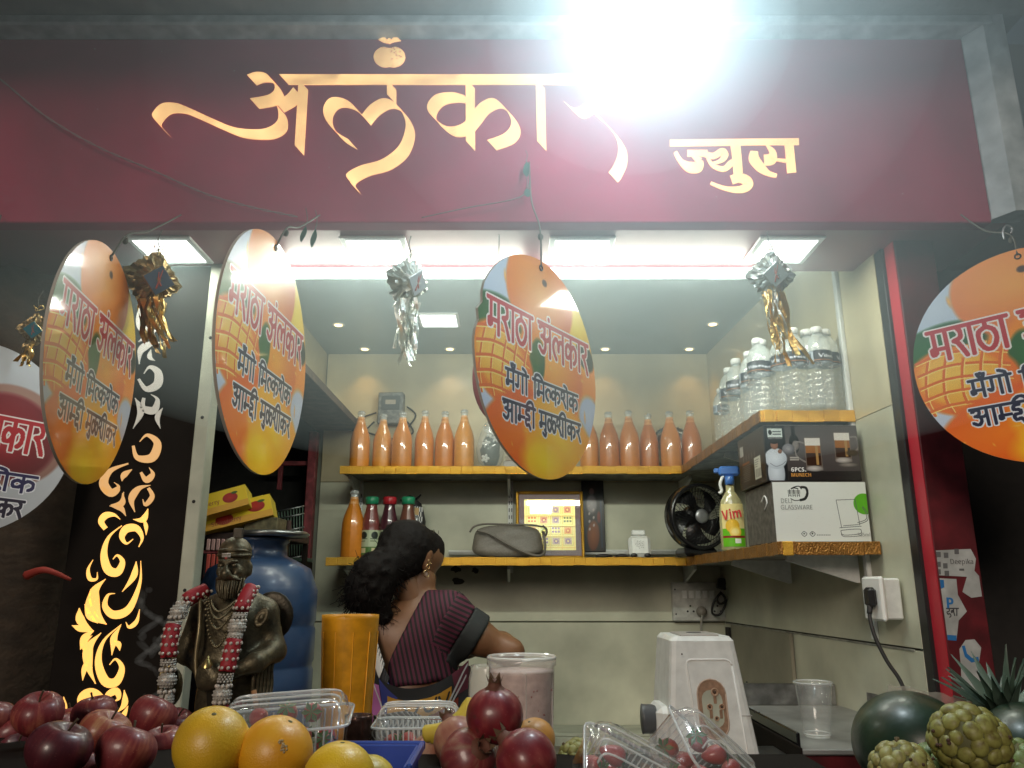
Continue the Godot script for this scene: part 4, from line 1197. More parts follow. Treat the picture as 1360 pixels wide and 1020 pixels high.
func spray_bottle() -> void:
	var q := at(979, 741, 3.05)
	var b := thing("spray_bottle", "clear dish soap spray bottle with blue trigger and lemon label", "spray bottle", Vector3(at(976, 741, 2.84).x, low + 0.0005, -2.84), "", -0.15)
	var xf := Transform3D(Basis.from_scale(Vector3(1.0, 1.0, 0.62)), Vector3.ZERO)
	var s := st(); lathe(s, prof([0,0, .86,0, 1,.03, 1,.45, .96,.62, .8,.76, .5,.86, .34,.9, .34,1, 0,1], 0.045, 0.235), 24, xf); obj("bottle", s, coat(clear(Color(0.62, 0.58, 0.30), 0.55, 0.1), 1.0), b)
	var blue := coat(mat(Color(0.06, 0.17, 0.48), 0.35), 0.5)
	s = st(); lathe(s, prof([0,0, 1,0, 1,1, 0,1], 0.017, 0.03), 16, Transform3D(Basis(), Vector3(0, 0.236, 0))); box(s, Vector3(0.0, 0.285, 0), Vector3(0.075, 0.036, 0.026), 0.008); box(s, Vector3(-0.045, 0.287, 0), Vector3(0.018, 0.018, 0.018), 0.004); obj("spray_head", s, blue, b)
	s = st(); tube(s, curve([Vector3(-0.022, 0.268, 0), Vector3(-0.034, 0.24, 0), Vector3(-0.03, 0.215, 0), Vector3(-0.04, 0.205, 0)]), 0.006); obj("trigger", s, M.white_plastic, b)
	s = st(); tube(s, curve([Vector3(0, 0.236, 0), Vector3(0.005, 0.1, 0), Vector3(0.012, 0.012, 0)]), 0.003); obj("dip_tube", s, mat(Color(0.3, 0.4, 0.6), 0.4), b)
	var im := blank(160, 240, Color(0.86, 0.80, 0.55))
	im.fill_rect(Rect2i(0, 140, 160, 100), Color(0.38, 0.68, 0.10))
	spot(im, 0.45, 0.52, 0.30, 0.17, 0, Color(0.9, 0.74, 0.25), Color(0.8, 0.6, 0.12), 0.1)
	spot(im, 0.56, 0.66, 0.26, 0.14, 0, Color(0.93, 0.82, 0.4), Color(0.85, 0.66, 0.2), 0.1)
	spot(im, 0.56, 0.66, 0.2, 0.1, 0, Color(0.95, 0.88, 0.6), Color(0.9, 0.8, 0.4), 0.3)
	im.fill_rect(Rect2i(0, 180, 160, 12), Color(0.5, 0.14, 0.1))
	im.fill_rect(Rect2i(84, 196, 40, 26), Color(0.86, 0.86, 0.82))
	s = st()
	var seg := 8
	for k in seg:
		var t0 := -0.95 + 1.9 * k / seg; var t1 := -0.95 + 1.9 * (k + 1) / seg
		var P := func(t: float, y: float) -> Vector3: return Vector3(0.0462 * sin(t), y, 0.0462 * 0.62 * cos(t) + 0.0006)
		s.set_smooth_group(0)
		quad_uv(s, [P.call(t0, 0.015), P.call(t1, 0.015), P.call(t1, 0.165), P.call(t0, 0.165)], [Vector2(float(k) / seg, 1), Vector2(float(k + 1) / seg, 1), Vector2(float(k + 1) / seg, 0), Vector2(float(k) / seg, 0)])
	obj("printed_label", s, printed(im, 0.3), b)
	letters("Vim", 0.030, mat(Color(0.55, 0.03, 0.03), 0.4), b, Transform3D(Basis(Vector3.BACK, 0.14).scaled(Vector3(0.9, 1.1, 1)), Vector3(-0.004, 0.128, 0.0315)), "lettering", true)

func meter_box() -> void:
	var q := at(521, 545, BACK)
	var b := thing("meter_box", "grey electric meter box with loose wires on the cream rear wall", "meter box", Vector3(q.x, q.y, -BACK + 0.001))
	var s := st(); box(s, Vector3(0, 0, 0.03), Vector3(0.125, 0.16, 0.06), 0.006); obj("case", s, worn(mat(Color(0.33, 0.34, 0.33), 0.5), noise("grime", 0.012, 0.55, 1.0, false, 512), 5.0), b)
	s = st(); box(s, Vector3(0.0, 0.025, 0.0615), Vector3(0.09, 0.07, 0.003), 0.001); obj("dial_window", s, mat(Color(0.12, 0.13, 0.13), 0.2), b)
	s = st(); box(s, Vector3(0.0, 0.028, 0.0635), Vector3(0.05, 0.022, 0.002)); obj("dial", s, mat(Color(0.4, 0.36, 0.3), 0.4), b)
	var ends := [[at(497, 560, BACK - 0.01), at(478, 574, BACK - 0.02), at(450, 562, BACK - 0.05)], [at(500, 548, BACK - 0.01), at(476, 556, BACK - 0.03), at(452, 566, BACK - 0.06)], [at(541, 560, BACK - 0.01), at(548, 575, BACK - 0.02), at(520, 583, BACK - 0.02), at(470, 568, BACK - 0.03)], [at(541, 540, BACK - 0.01), at(552, 552, BACK - 0.015), at(538, 572, BACK - 0.015)]]
	for e in ends:
		s = st(); tube(s, curve(e, 7), 0.004, -1, 6); obj("wire", s, M.cord, b, true)

# ---------------------------------------------------------------- the corner: water bottles, boxes, sockets
func corner_goods() -> void:
	var seats := [[1116, 549, 0], [1081, 549, 1], [1046, 551, 2], [1019, 557, 3], [1001, 566, 4], [975, 577, 5], [959, 584, 6], [944, 592, 7], [1010, 551, 8], [992, 560, 9], [1098, 540, 10], [1064, 541, 11]]
	var say := ["front water bottle nearest the wall edge, level with the shelf end", "front water bottle, middle of the three at the shelf end", "front water bottle under the gold streamers at the shelf corner", "water bottle on the shelf edge just behind the corner one", "short water bottle in the second rank beside the shelf edge", "water bottle with dark label tallest on the shelf edge", "water bottle behind the dark labelled one near the orange bottles", "small water bottle last on the shelf edge beside the silver dish", "water bottle in the rear rank under the silver foil ornament", "water bottle in the rear rank between two shelf edge bottles", "water bottle behind the front pair close to the wall", "water bottle behind the front pair below the streamers"]
	var proto: Node3D
	for d in seats:
		var q := on(d[0], d[1], high)
		if d[2] in [8, 9, 10, 11]: q += Vector3(0.02, 0, -0.07)
		q.x = clampf(q.x, 0.81, 1.055 - 0.05 - 0.045 * (-q.z - 2.2))
		if proto == null:
			proto = water_bottle(say[0], "clear water bottles on the side shelf")
			proto.position = Vector3(q.x, high + 0.004, q.z)
		else:
			var c := copy(proto, Vector3(q.x, high + 0.004, q.z), -1.3 + 0.6 * sin(d[2] * 2.1), say[d[2]])
			c.scale = Vector3.ONE * [1.0, 1.0, 1.0, .98, .86, 1.02, 1.0, .82, 1.0, .95, 1.0, 1.0][d[2]]
	boxes()
	sockets()

func water_bottle(label: String, group: String) -> Node3D:
	var b := thing("water_bottle", label, "bottle", Vector3.ZERO, group)
	var h := 0.268; var r := 0.0385
	var p := [0.0, 0.0, .78, .0, .95, .012, 1.0, .035]
	for k in 6:
		p += [1.0, .06 + k * .07, .90, .085 + k * .07, .90, .10 + k * .07, 1.0, .118 + k * .07]
	p += [1.0, .53, .985, .55, .985, .69, 1.0, .70, .94, .76, .74, .84, .42, .91, .34, .925]
	var s := st(); lathe(s, prof(p, r, h), 16)
	obj("shell", s, M.bottle_shell if M.has("bottle_shell") else M.get_or_add("bottle_shell", coat(worn(clear(Color(0.80, 0.88, 0.86), 0.10, 0.03), null, 6.0, noise("crinkle", 0.018, 0, 14.0, true, 512, FastNoiseLite.TYPE_CELLULAR), 0.8), 1.0, 0.02)), b)
	s = st(); lathe(s, prof([.985,.69, 1.0,.70, .95,.76, .76,.84, .44,.905, .36,.92, .36,.95], r, h), 20); obj("shoulder", s, M.get("bottle_neck") if M.has("bottle_neck") else M.get_or_add("bottle_neck", coat(clear(Color(0.82, 0.88, 0.86), 0.28, 0.04), 1.0, 0.03)), b)
	s = st()
	for k in 5:
		var y := (.09 + k * .07) * h
		for j in 10:
			var a := TAU * j / 10 + k * 0.5; var a2 := a + 0.3
			tube(s, PackedVector3Array([Vector3(cos(a) * r * 0.97, y, sin(a) * r * 0.97), Vector3(cos(a2) * r * 0.985, y + 0.014, sin(a2) * r * 0.985)]), 0.0011, -1, 4)
	var rb := obj("ribs", s, clear(Color(0.85, 0.9, 0.9), 0.22, 0.05), b); rb.set_meta("kind", "stuff")
	s = st(); lathe(s, prof([.37,.925, .46,.927, .47,.99, .40,1, 0,1], r, h), 16); obj("cap", s, M.white_paint, b)
	var im := blank(256, 64, Color(0.62, 0.66, 0.70))
	im.fill_rect(Rect2i(0, 0, 110, 64), Color(0.05, 0.055, 0.10))
	im.fill_rect(Rect2i(0, 54, 110, 4), Color(0.65, 0.4, 0.1))
	for k in 9: im.fill_rect(Rect2i(126, 8 + k * 6, 50 - (k * 13) % 22, 2), Color(0.35, 0.38, 0.42))
	for k in 12: im.fill_rect(Rect2i(200 + k * 4, 14, 1 + k % 3, 34), Color(0.2, 0.2, 0.24))
	var ink := Color(0.8, 0.82, 0.86)
	for w in [[14,22,20,40,28,22], [32,30,32,40], [38,26,38,40], [44,40,44,30,50,34,50,40], [56,34,62,34,60,28,56,32,58,40], [68,40,68,30,74,40,80,30,80,40], [88,32,86,38,94,40,94,30,94,42]]:
		var pts := []
		for v in V(w): pts.append(Vector3(v.x + 4, v.y, 0))
		brush(im, pts, 1.7, ink)
	s = st(); lathe(s, prof([1.012,.553, 1.012,.687], r, h), 20, Transform3D(), true); obj("paper_label", s, printed(im, 0.35), b)
	return b

func boxes() -> void:
	var zf := 2.31
	var xl := 0.765; var xr := 1.043
	var W := xr - xl
	# white carton below
	var a := thing("glassware_carton", "white glassware carton with grey side and green disc under the dark box", "carton", Vector3((xl + xr) / 2, low + 0.0035, -zf))
	var h1 := 0.176; var dp := 0.27
	var s := st(); box(s, Vector3(0, h1 / 2, -dp / 2), Vector3(W, h1, dp), 0.002); obj("carton", s, worn(mat(Color(0.17, 0.155, 0.13), 0.6), noise("grime", 0.012, 0.55, 1.0, false, 512), 5.0), a)
	var im := blank(480, 300, Color(0.86, 0.88, 0.86))
	for k in 60: im.fill_rect(Rect2i(rng.randi_range(0, 470), rng.randi_range(0, 290), rng.randi_range(2, 14), 1), Color(0.80, 0.82, 0.80))
	spot(im, 0.965, 0.37, 0.115, 0.18, 0, Color(0.36, 0.70, 0.10), Color(0.34, 0.66, 0.08), 0.03)
	var ink := Color(0.12, 0.14, 0.13); var line := Color(0.35, 0.38, 0.37)
	brush(im, curve(V([148, 34, 138, 22, 118, 24, 96, 34, 112, 30, 130, 34]), 5), 2.5, ink)
	brush(im, curve(V([150, 26, 172, 30, 178, 56, 164, 84, 140, 92]), 6), 6.0, ink)
	brush(im, curve(V([140, 92, 110, 94, 90, 84]), 5), 2.0, ink)
	for g in 3:      # the three square signs of the maker
		var ox := 78 + g * 22
		for k in 3: brush(im, [Vector3(ox, 44 + k * 6, 0), Vector3(ox + 17, 44 + k * 6, 0)], 1.3, ink)
		brush(im, [Vector3(ox + 8, 38, 0), Vector3(ox + 8, 62, 0)], 1.3, ink)
		brush(im, [Vector3(ox + 2, 62, 0), Vector3(ox + 2, 74, 0)], 1.3, ink)
		brush(im, [Vector3(ox + 14, 62, 0), Vector3(ox + 14, 74, 0)], 1.3, ink)
		brush(im, [Vector3(ox + 2, 68, 0), Vector3(ox + 14, 68, 0)], 1.2, ink)
	# line drawing of a mug
	for w in [[322,92,336,232], [322,92,420,88], [420,88,430,218], [326,232,436,224], [420,206,464,190,468,160,452,128], [424,214,470,196,476,160,456,124], [346,222,420,216], [330,250,340,244,420,238,434,246,424,262,344,268,330,250], [330,262,346,276,424,272,436,258]]:
		brush(im, curve(V(w), 5) if w.size() > 4 else [Vector3(w[0], w[1], 0), Vector3(w[2], w[3], 0)], 1.5, line)
	for k in 2: brush(im, curve(V([128 + k * 42, 262, 142 + k * 42, 250, 156 + k * 42, 262, 142 + k * 42, 275, 128 + k * 42, 262]), 6), 1.4, line)
	im.fill_rect(Rect2i(138, 258, 9, 7), line); im.fill_rect(Rect2i(180, 256, 8, 9), ink)
	for k in 8: im.fill_rect(Rect2i(206 + k * 9, 266, 6, 4), line)
	s = st(); quad_uv(s, [Vector3(-W / 2 + 0.002, 0.002, 0.0006), Vector3(W / 2 - 0.002, 0.002, 0.0006), Vector3(W / 2 - 0.002, h1 - 0.002, 0.0006), Vector3(-W / 2 + 0.002, h1 - 0.002, 0.0006)], [Vector2(0, 1), Vector2(1, 1), Vector2(1, 0), Vector2(0, 0)]); obj("printed_front", s, printed(im, 0.45), a)
	var thin := mat(Color(0.26, 0.28, 0.27), 0.6)
	letters("DELI", 0.0125, thin, a, Transform3D(Basis(), Vector3(-W / 2 + 0.040, 0.119, 0.001)))
	letters("GLASSWARE", 0.0125, thin, a, Transform3D(Basis(), Vector3(-W / 2 + 0.068, 0.100, 0.001)))
	letters("335ml", 0.0095, thin, a, Transform3D(Basis(), Vector3(W / 2 - 0.022, 0.021, 0.0012)))
	s = st()
	var sidemark := curve([Vector3(-W / 2 - 0.0006, 0.125, -0.10), Vector3(-W / 2 - 0.0006, 0.14, -0.07), Vector3(-W / 2 - 0.0006, 0.12, -0.05), Vector3(-W / 2 - 0.0006, 0.10, -0.08)], 5)
	tube(s, sidemark, 0.004, 0.002, 5); obj("side_mark", s, M.white_paint, a)
	# dark box above
	var b := thing("mug_box", "dark beer mug box with printed mugs on top of the white carton", "box", Vector3((xl + xr) / 2 - 0.010, low + 0.0035 + h1 + 0.001, -zf))
	var h2 := 0.168
	s = st(); box(s, Vector3(0, h2 / 2, -dp / 2), Vector3(W + 0.004, h2, dp), 0.002); obj("carton", s, mat(Color(0.035, 0.03, 0.028), 0.4), b)
	im = blank(500, 290, Color(0.30, 0.28, 0.28))
	for y in 290:
		var c := Color(0.27, 0.25, 0.25).lerp(Color(0.36, 0.34, 0.34), clampf(1.0 - absf(y - 90) / 120.0, 0, 1))
		if y > 240: c = Color(0.13, 0.12, 0.12)
		im.fill_rect(Rect2i(0, y, 500, 1), c)
	im.fill_rect(Rect2i(0, 0, 112, 290), Color(0.09, 0.10, 0.11))
	im.fill_rect(Rect2i(110, 0, 3, 290), Color(0.2, 0.19, 0.18))
	im.fill_rect(Rect2i(18, 14, 80, 48), Color(0.80, 0.84, 0.82))
	spot(im, 0.065, 0.12, 0.02, 0.05, 0, Color(0.1, 0.1, 0.1), Color(0.1, 0.1, 0.1), 0.1)
	for k in 2: im.fill_rect(Rect2i(46, 28 + k * 14, 46, 6), Color(0.3, 0.32, 0.32))
	im.fill_rect(Rect2i(20, 66, 76, 4), Color(0.5, 0.5, 0.5))
	# a cook in a white jacket, arms crossed, hand at the chin
	spot(im, 0.10, 0.86, 0.095, 0.30, 0, Color(0.80, 0.83, 0.86), Color(0.62, 0.66, 0.70), 0.1)
	spot(im, 0.105, 0.60, 0.125, 0.20, 0, Color(0.84, 0.87, 0.90), Color(0.66, 0.70, 0.74), 0.1)
	spot(im, 0.10, 0.355, 0.045, 0.085, 0, Color(0.60, 0.42, 0.32), Color(0.45, 0.30, 0.22), 0.15)
	spot(im, 0.10, 0.285, 0.052, 0.055, 0, Color(0.10, 0.07, 0.06), Color(0.08, 0.06, 0.05), 0.2)
	spot(im, 0.155, 0.47, 0.024, 0.045, 20, Color(0.58, 0.40, 0.30), Color(0.45, 0.30, 0.22), 0.2)
	brush(im, curve(V([22, 200, 50, 216, 84, 206, 104, 190]), 6), 2.0, Color(0.55, 0.58, 0.62))
	# bottle, ball, two mugs of beer
	spot(im, 0.315, 0.33, 0.058, 0.19, 0, Color(0.07, 0.06, 0.06), Color(0.05, 0.05, 0.05), 0.1)
	im.fill_rect(Rect2i(146, 0, 22, 60), Color(0.07, 0.06, 0.06))
	spot(im, 0.33, 0.36, 0.042, 0.10, 0, Color(0.55, 0.52, 0.5), Color(0.35, 0.33, 0.32), 0.2)
	spot(im, 0.25, 0.43, 0.075, 0.11, 0, Color(0.62, 0.62, 0.64), Color(0.24, 0.24, 0.26), 0.15)
	for k in 2:
		var mx: int = [212, 372][k]; var my: int = [62, 34][k]; var mh: int = [176, 160][k]
		im.fill_rect(Rect2i(mx, my, 88, mh), Color(0.42, 0.38, 0.35))
		im.fill_rect(Rect2i(mx + 5, my + 40, 78, mh - 66), Color(0.58, 0.36, 0.11))
		im.fill_rect(Rect2i(mx + 5, my + 84, 78, mh - 110), Color(0.20, 0.11, 0.06))
		im.fill_rect(Rect2i(mx + 56, my + 40, 14, mh - 70), Color(0.64, 0.5, 0.3))
		im.fill_rect(Rect2i(mx + 3, my + 4, 82, 40), Color(0.84, 0.83, 0.80))
		spot(im, (mx + 44) / 500.0, (my + mh - 10) / 290.0, 0.10, 0.06, 0, Color(0.75, 0.73, 0.72), Color(0.4, 0.38, 0.37), 0.3)
		brush(im, curve(V([mx + 92, my + 26, mx + 124, my + 30, mx + 128, my + 84, mx + 94, my + 110]) if k == 1 else V([mx - 4, my + 30, mx - 44, my + 28, mx - 48, my + 96, mx - 4, my + 130]), 6), 4.0, Color(0.5, 0.48, 0.47))
	spot(im, 0.88, 0.72, 0.13, 0.05, 0, Color(0.55, 0.52, 0.5), Color(0.2, 0.19, 0.18), 0.4)
	spot(im, 0.93, 0.5, 0.08, 0.07, 0, Color(0.3, 0.26, 0.2), Color(0.2, 0.18, 0.15), 0.4)
	for k in 2: im.fill_rect(Rect2i(128, 166 + k * 11, 48, 8), Color(0.66, 0.64, 0.62))
	var w2 := (W + 0.004) / 2 - 0.002
	s = st(); quad_uv(s, [Vector3(-w2, 0.002, 0.0006), Vector3(w2, 0.002, 0.0006), Vector3(w2, h2 - 0.002, 0.0006), Vector3(-w2, h2 - 0.002, 0.0006)], [Vector2(0, 1), Vector2(1, 1), Vector2(1, 0), Vector2(0, 0)]); obj("printed_front", s, printed(im, 0.3), b)
	letters("6PCS.", 0.0125, mat(Color(0.8, 0.8, 0.78), 0.5), b, Transform3D(Basis(), Vector3(-w2 + 0.094, 0.034, 0.0012)), "lettering", true)
	letters("MUNICH", 0.0105, mat(Color(0.6, 0.27, 0.05), 0.5), b, Transform3D(Basis(), Vector3(-w2 + 0.100, 0.018, 0.0012)), "lettering", true)
	im = blank(280, 170, Color(0.13, 0.12, 0.115))
	for k in 9: im.fill_rect(Rect2i(40 + (k % 2) * 12, 96 + k * 6, 90 - (k * 17) % 30, 2), Color(0.42, 0.41, 0.4))
	for k in 5: spot(im, 0.2 + k * 0.11, 0.42, 0.03, 0.09, 0, Color(0.35, 0.33, 0.31), Color(0.2, 0.19, 0.18), 0.3)
	im.fill_rect(Rect2i(40, 84, 80, 8), Color(0.45, 0.25, 0.08))
	im.fill_rect(Rect2i(170, 84, 66, 70), Color(0.72, 0.72, 0.66))
	for k in 12: im.fill_rect(Rect2i(176 + k * 5, 122, 1 + k % 3, 26), Color(0.2, 0.2, 0.2))
	for k in 4: im.fill_rect(Rect2i(176, 92 + k * 7, 44 - k * 6, 2), Color(0.35, 0.35, 0.33))
	im.fill_rect(Rect2i(20, 26, 38, 34), Color(0.6, 0.6, 0.57))
	var xs := -(W + 0.004) / 2 - 0.0006
	s = st(); quad_uv(s, [Vector3(xs, 0.002, -dp + 0.002), Vector3(xs, 0.002, -0.002), Vector3(xs, h2 - 0.002, -0.002), Vector3(xs, h2 - 0.002, -dp + 0.002)], [Vector2(0, 1), Vector2(1, 1), Vector2(1, 0), Vector2(0, 0)]); obj("printed_side", s, printed(im, 0.4), b)

func sockets() -> void:
	var q := at(929, 799, BACK)
	var b := thing("socket_board", "grubby white socket board with a grey plug on the rear wall", "socket board", Vector3(q.x, q.y, -BACK + 0.001))
	var W := 0.265; var H := 0.175
	var s := st(); box(s, Vector3(0, 0, 0.014), Vector3(W, H, 0.028), 0.005); obj("plate", s, worn(mat(Color(0.56, 0.57, 0.52), 0.45), noise("soft", 0.008, 0.8, 1.0), 8.0), b)
	for k in 5:
		s = st(); box(s, Vector3(-0.075 + k * 0.032, 0.032, 0.0295), Vector3(0.022, 0.036, 0.006), 0.002); obj("switch", s, M.white_plastic, b)
	for g in 2:
		s = st()
		var c := Vector3([-0.05, 0.075][g], -0.035, 0.0285)
		for o in [Vector3(0, 0.016, 0), Vector3(-0.014, -0.008, 0), Vector3(0.014, -0.008, 0)]: ball(s, c + o, Vector3(0.005, 0.005, 0.002), 8)
		var hl := obj("socket_holes", s, M.black, b); hl.set_meta("kind", "stuff")
	for e in [[-1, 1], [-1, -1], [1, -1]]:
		s = st(); ball(s, Vector3(e[0] * 0.118, e[1] * 0.055, 0.0285), Vector3(0.004, 0.004, 0.002), 8); obj("screw", s, M.black, b)
	var pg := thing("grey_plug", "old grey plug with hanging cord in the socket board", "plug", Vector3(at(932, 812, BACK - 0.04).x, at(932, 812, BACK).y, -BACK + 0.03))
	s = st(); lathe(s, [Vector2(0, 0), Vector2(0.024, 0.0), Vector2(0.025, 0.01), Vector2(0.018, 0.03), Vector2(0, 0.034)], 16, Transform3D(Basis(Vector3.RIGHT, PI / 2), Vector3.ZERO)); obj("plug_body", s, mat(Color(0.2, 0.18, 0.15), 0.5), pg)
	s = st(); tube(s, curve([at(933, 817, BACK - 0.06), at(931, 834, BACK - 0.06), at(933, 850, BACK - 0.05), at(932, 905, BACK - 0.04)]), 0.005, -1, 6); obj("cord", s, mat(Color(0.25, 0.24, 0.21), 0.6), pg, true)
	var ad := thing("adapter_cord", "black charger with looped cord hanging beside the socket board", "charger", Vector3(at(962, 776, BACK - 0.05).x, at(962, 776, BACK - 0.05).y, -BACK + 0.03))
	s = st(); box(s, Vector3(0, 0, 0.018), Vector3(0.062, 0.05, 0.036), 0.006, Basis(Vector3.BACK, -0.2)); obj("charger_body", s, M.black, ad)
	s = st(); tube(s, curve([at(958, 786, BACK - 0.07), at(948, 800, BACK - 0.07), at(946, 814, BACK - 0.06), at(956, 816, BACK - 0.06), at(964, 800, BACK - 0.07), at(958, 788, BACK - 0.08), at(952, 796, BACK - 0.09), at(958, 802, BACK - 0.08), at(972, 790, BACK - 0.06), at(978, 770, BACK - 0.05)], 6), 0.0055, -1, 6); obj("cord", s, M.cord, ad, true)
	# white surface box with the black plug, on the side wall near its front edge
	var wb := at(1176, 795, 2.22)
	var x := 1.052
	var jb := thing("junction_box", "white surface socket box on the side wall holding a black plug", "socket box", Vector3(x - 0.0, wb.y, -2.23))
	s = st(); box(s, Vector3(-0.0245, 0, -0.005), Vector3(0.045, 0.108, 0.10), 0.004); obj("back_box", s, M.white_plastic, jb)
	s = st(); box(s, Vector3(-0.054, 0, -0.005), Vector3(0.014, 0.118, 0.118), 0.006); obj("front_plate", s, M.white_paint, jb)
	s = st(); box(s, Vector3(-0.072, 0.004, 0.01), Vector3(0.022, 0.052, 0.044), 0.008); obj("plug_body", s, M.black, jb)
	s = st(); tube(s, curve([Vector3(-0.075, -0.02, 0.01), Vector3(-0.08, -0.05, 0.012), Vector3(-0.075, -0.10, 0.02), Vector3(-0.055, -0.16, 0.03), Vector3(-0.03, -0.21, 0.04), Vector3(-0.015, -0.28, 0.045), Vector3(-0.01, -0.36, 0.05)]), 0.0055, -1, 8); obj("cord", s, M.cord, jb)
	s = st(); tube(s, curve([Vector3(-0.075, -0.018, 0.01), Vector3(-0.08, -0.04, 0.012)], 3), 0.009, 0.007, 8); obj("cord_sleeve", s, M.cord, jb)
	s = st(); ball(s, Vector3(-0.0615, 0.0, -0.04), Vector3(0.002, 0.004, 0.004), 8); obj("screw", s, M.steel, jb)
	# peeled patches of old tape under the lower shelf
	for k in 3:
		var c := at([606, 632, 608][k], [756, 758, 772][k], BACK - 0.001)
		s = st(); s.set_smooth_group(-1)
		var ring := []
		for j in 11:
			var r: float = rng.randf_range(0.5, 1.1) * [0.026, 0.022, 0.03][k]
			ring.append(c + Vector3(cos(TAU * j / 11) * r, sin(TAU * j / 11) * r * 0.7, 0))
		for j in 11: facing(s, [c, ring[j], ring[(j + 1) % 11]], c - Vector3(0, 0, 1))
		tag(obj("wall_stain", s, mat(Color(0.05, 0.045, 0.035), 0.8)), ["dark torn patch on the rear wall under the handbag, upper of two", "dark torn patch on the rear wall, nearest the shelf bracket", "dark torn patch on the rear wall, lowest of the three"][k], "stain", "torn dark patches on the rear wall")

# ---------------------------------------------------------------- counters
var desk := 0.0       # top of the work counter
var stall := 0.0      # top of the fruit display

func counters() -> void:
	desk = EYE.y - 0.385
	stall = EYE.y - 0.2605
	var c := thing("work_counter", "steel topped work counter behind the fruit display", "counter", Vector3(-0.1, 0, -1.75))
	var s := st(); span(s, Vector3(-1.0, desk - 0.03, -2.12), Vector3(0.655, desk, -1.385), 0.004); obj("counter_top", s, M.steel, c, true)
	s = st(); span(s, Vector3(-0.98, 0.0, -2.10), Vector3(0.64, desk - 0.0305, -1.40)); obj("counter_body", s, M.red_post, c, true)
	# wash counter along the side wall
	var w := thing("side_counter", "stained steel side counter with red front under the plastic cup", "counter", Vector3(0.86, 0, -2.3))
	s = st(); span(s, Vector3(0.672, desk + 0.006, -2.66), Vector3(1.056, desk + 0.02, -1.97), 0.003)
	obj("counter_top", s, M.steel_dull, w, true)
	s = st(); span(s, Vector3(0.66, 0.0, -2.66), Vector3(1.06, desk + 0.0055, -1.985)); obj("counter_body", s, M.red_post, w, true)
	s = st(); span(s, Vector3(0.672, desk + 0.0205, -2.672), Vector3(1.03, desk + 0.085, -2.658), 0.002); obj("upstand", s, M.steel, w, true)
	s = st(); span(s, Vector3(0.662, desk + 0.006, -2.66), Vector3(0.671, desk + 0.055, -1.97), 0.002); obj("side_lip", s, M.black_gloss, w, true)
	s = st(); span(s, Vector3(1.045, desk + 0.0205, -2.655), Vector3(1.054, desk + 0.085, -2.14), 0.002); obj("wall_lip", s, M.steel, w, true)
	# grey tiled ledge at the back below the wall panels
	var l := thing("tiled_ledge", "pale grey tiled ledge along the foot of the rear wall", "ledge", Vector3(0, 0, -3.6))
	var yl := at(780, 972, 3.62).y
	s = st(); span(s, Vector3(-0.93, 0, -BACK + 0.001), Vector3(0.98, yl - 0.0135, -3.585)); obj("ledge_body", s, M.shelf_board, l, true)
	for k in 12:
		s = st(); span(s, Vector3(-0.92 + k * 0.157, yl - 0.013, -BACK + 0.002), Vector3(-0.766 + k * 0.157, yl, -3.58), 0.002); obj("tile", s, M.post_white, l, true)
	for k in 12:
		s = st(); span(s, Vector3(-0.92 + k * 0.157, yl - 0.16, -3.584), Vector3(-0.766 + k * 0.157, yl - 0.014, -3.574), 0.002); obj("tile", s, M.post_white, l, true)
	# display stand with the fruit
	var d := thing("fruit_stand", "dark front stand on which the fruit is heaped", "stand", Vector3(0, 0, -1.0))
	s = st(); span(s, Vector3(-1.3, stall - 0.025, -1.37), Vector3(0.47, stall, -0.62), 0.004); obj("stand_top", s, M.dark_board, d, true)
	s = st(); span(s, Vector3(0.472, stall - 0.033, -1.15), Vector3(1.45, stall - 0.008, -0.62), 0.004); obj("stand_top", s, M.dark_board, d, true)
	s = st(); span(s, Vector3(0.472, EYE.y - 0.375, -1.60), Vector3(1.45, EYE.y - 0.352, -1.152), 0.004); obj("stand_top", s, M.dark_board, d, true)
	s = st(); span(s, Vector3(-1.28, 0, -1.36), Vector3(1.43, EYE.y - 0.376, -0.64)); obj("stand_body", s, M.red_post, d, true)
	# dark dividing board near the blender base
	s = st(); span(s, Vector3(0.655, desk - 0.2, -2.65), Vector3(0.6605, desk + 0.03, -1.93), 0.002)
	tag(obj("divider_board", s, M.dark_board), "dark board dividing the two counters beside the white blender base", "board")

# ---------------------------------------------------------------- distance fields meshed as surface nets (bodies)
class Limb:
	var a: Vector3
	var b: Vector3
	var ra: float
	var rb: float
	var flat := Vector3.ONE      # stretches space about a, so that a limb can be flatter than round
	func _init(a_: Vector3, b_: Vector3, ra_: float, rb_: float, f := Vector3.ONE) -> void:
		a = a_; b = b_; ra = ra_; rb = rb_; flat = f
	func d(p: Vector3) -> float:
		var pa := (p - a) * flat
		var ba := (b - a) * flat
		var l := ba.length_squared()
		var t := clampf(pa.dot(ba) / l, 0, 1) if l > 1e-9 else 0.0
		return (pa - ba * t).length() - lerpf(ra, rb, t)

func field(p: Vector3, limbs: Array, k: float) -> float:
	var d := 10.0
	for l: Limb in limbs:
		var e := l.d(p)
		if e < d + k:
			var h := maxf(k - absf(d - e), 0.0) / k
			d = minf(d, e) - h * h * k * 0.25
	return d

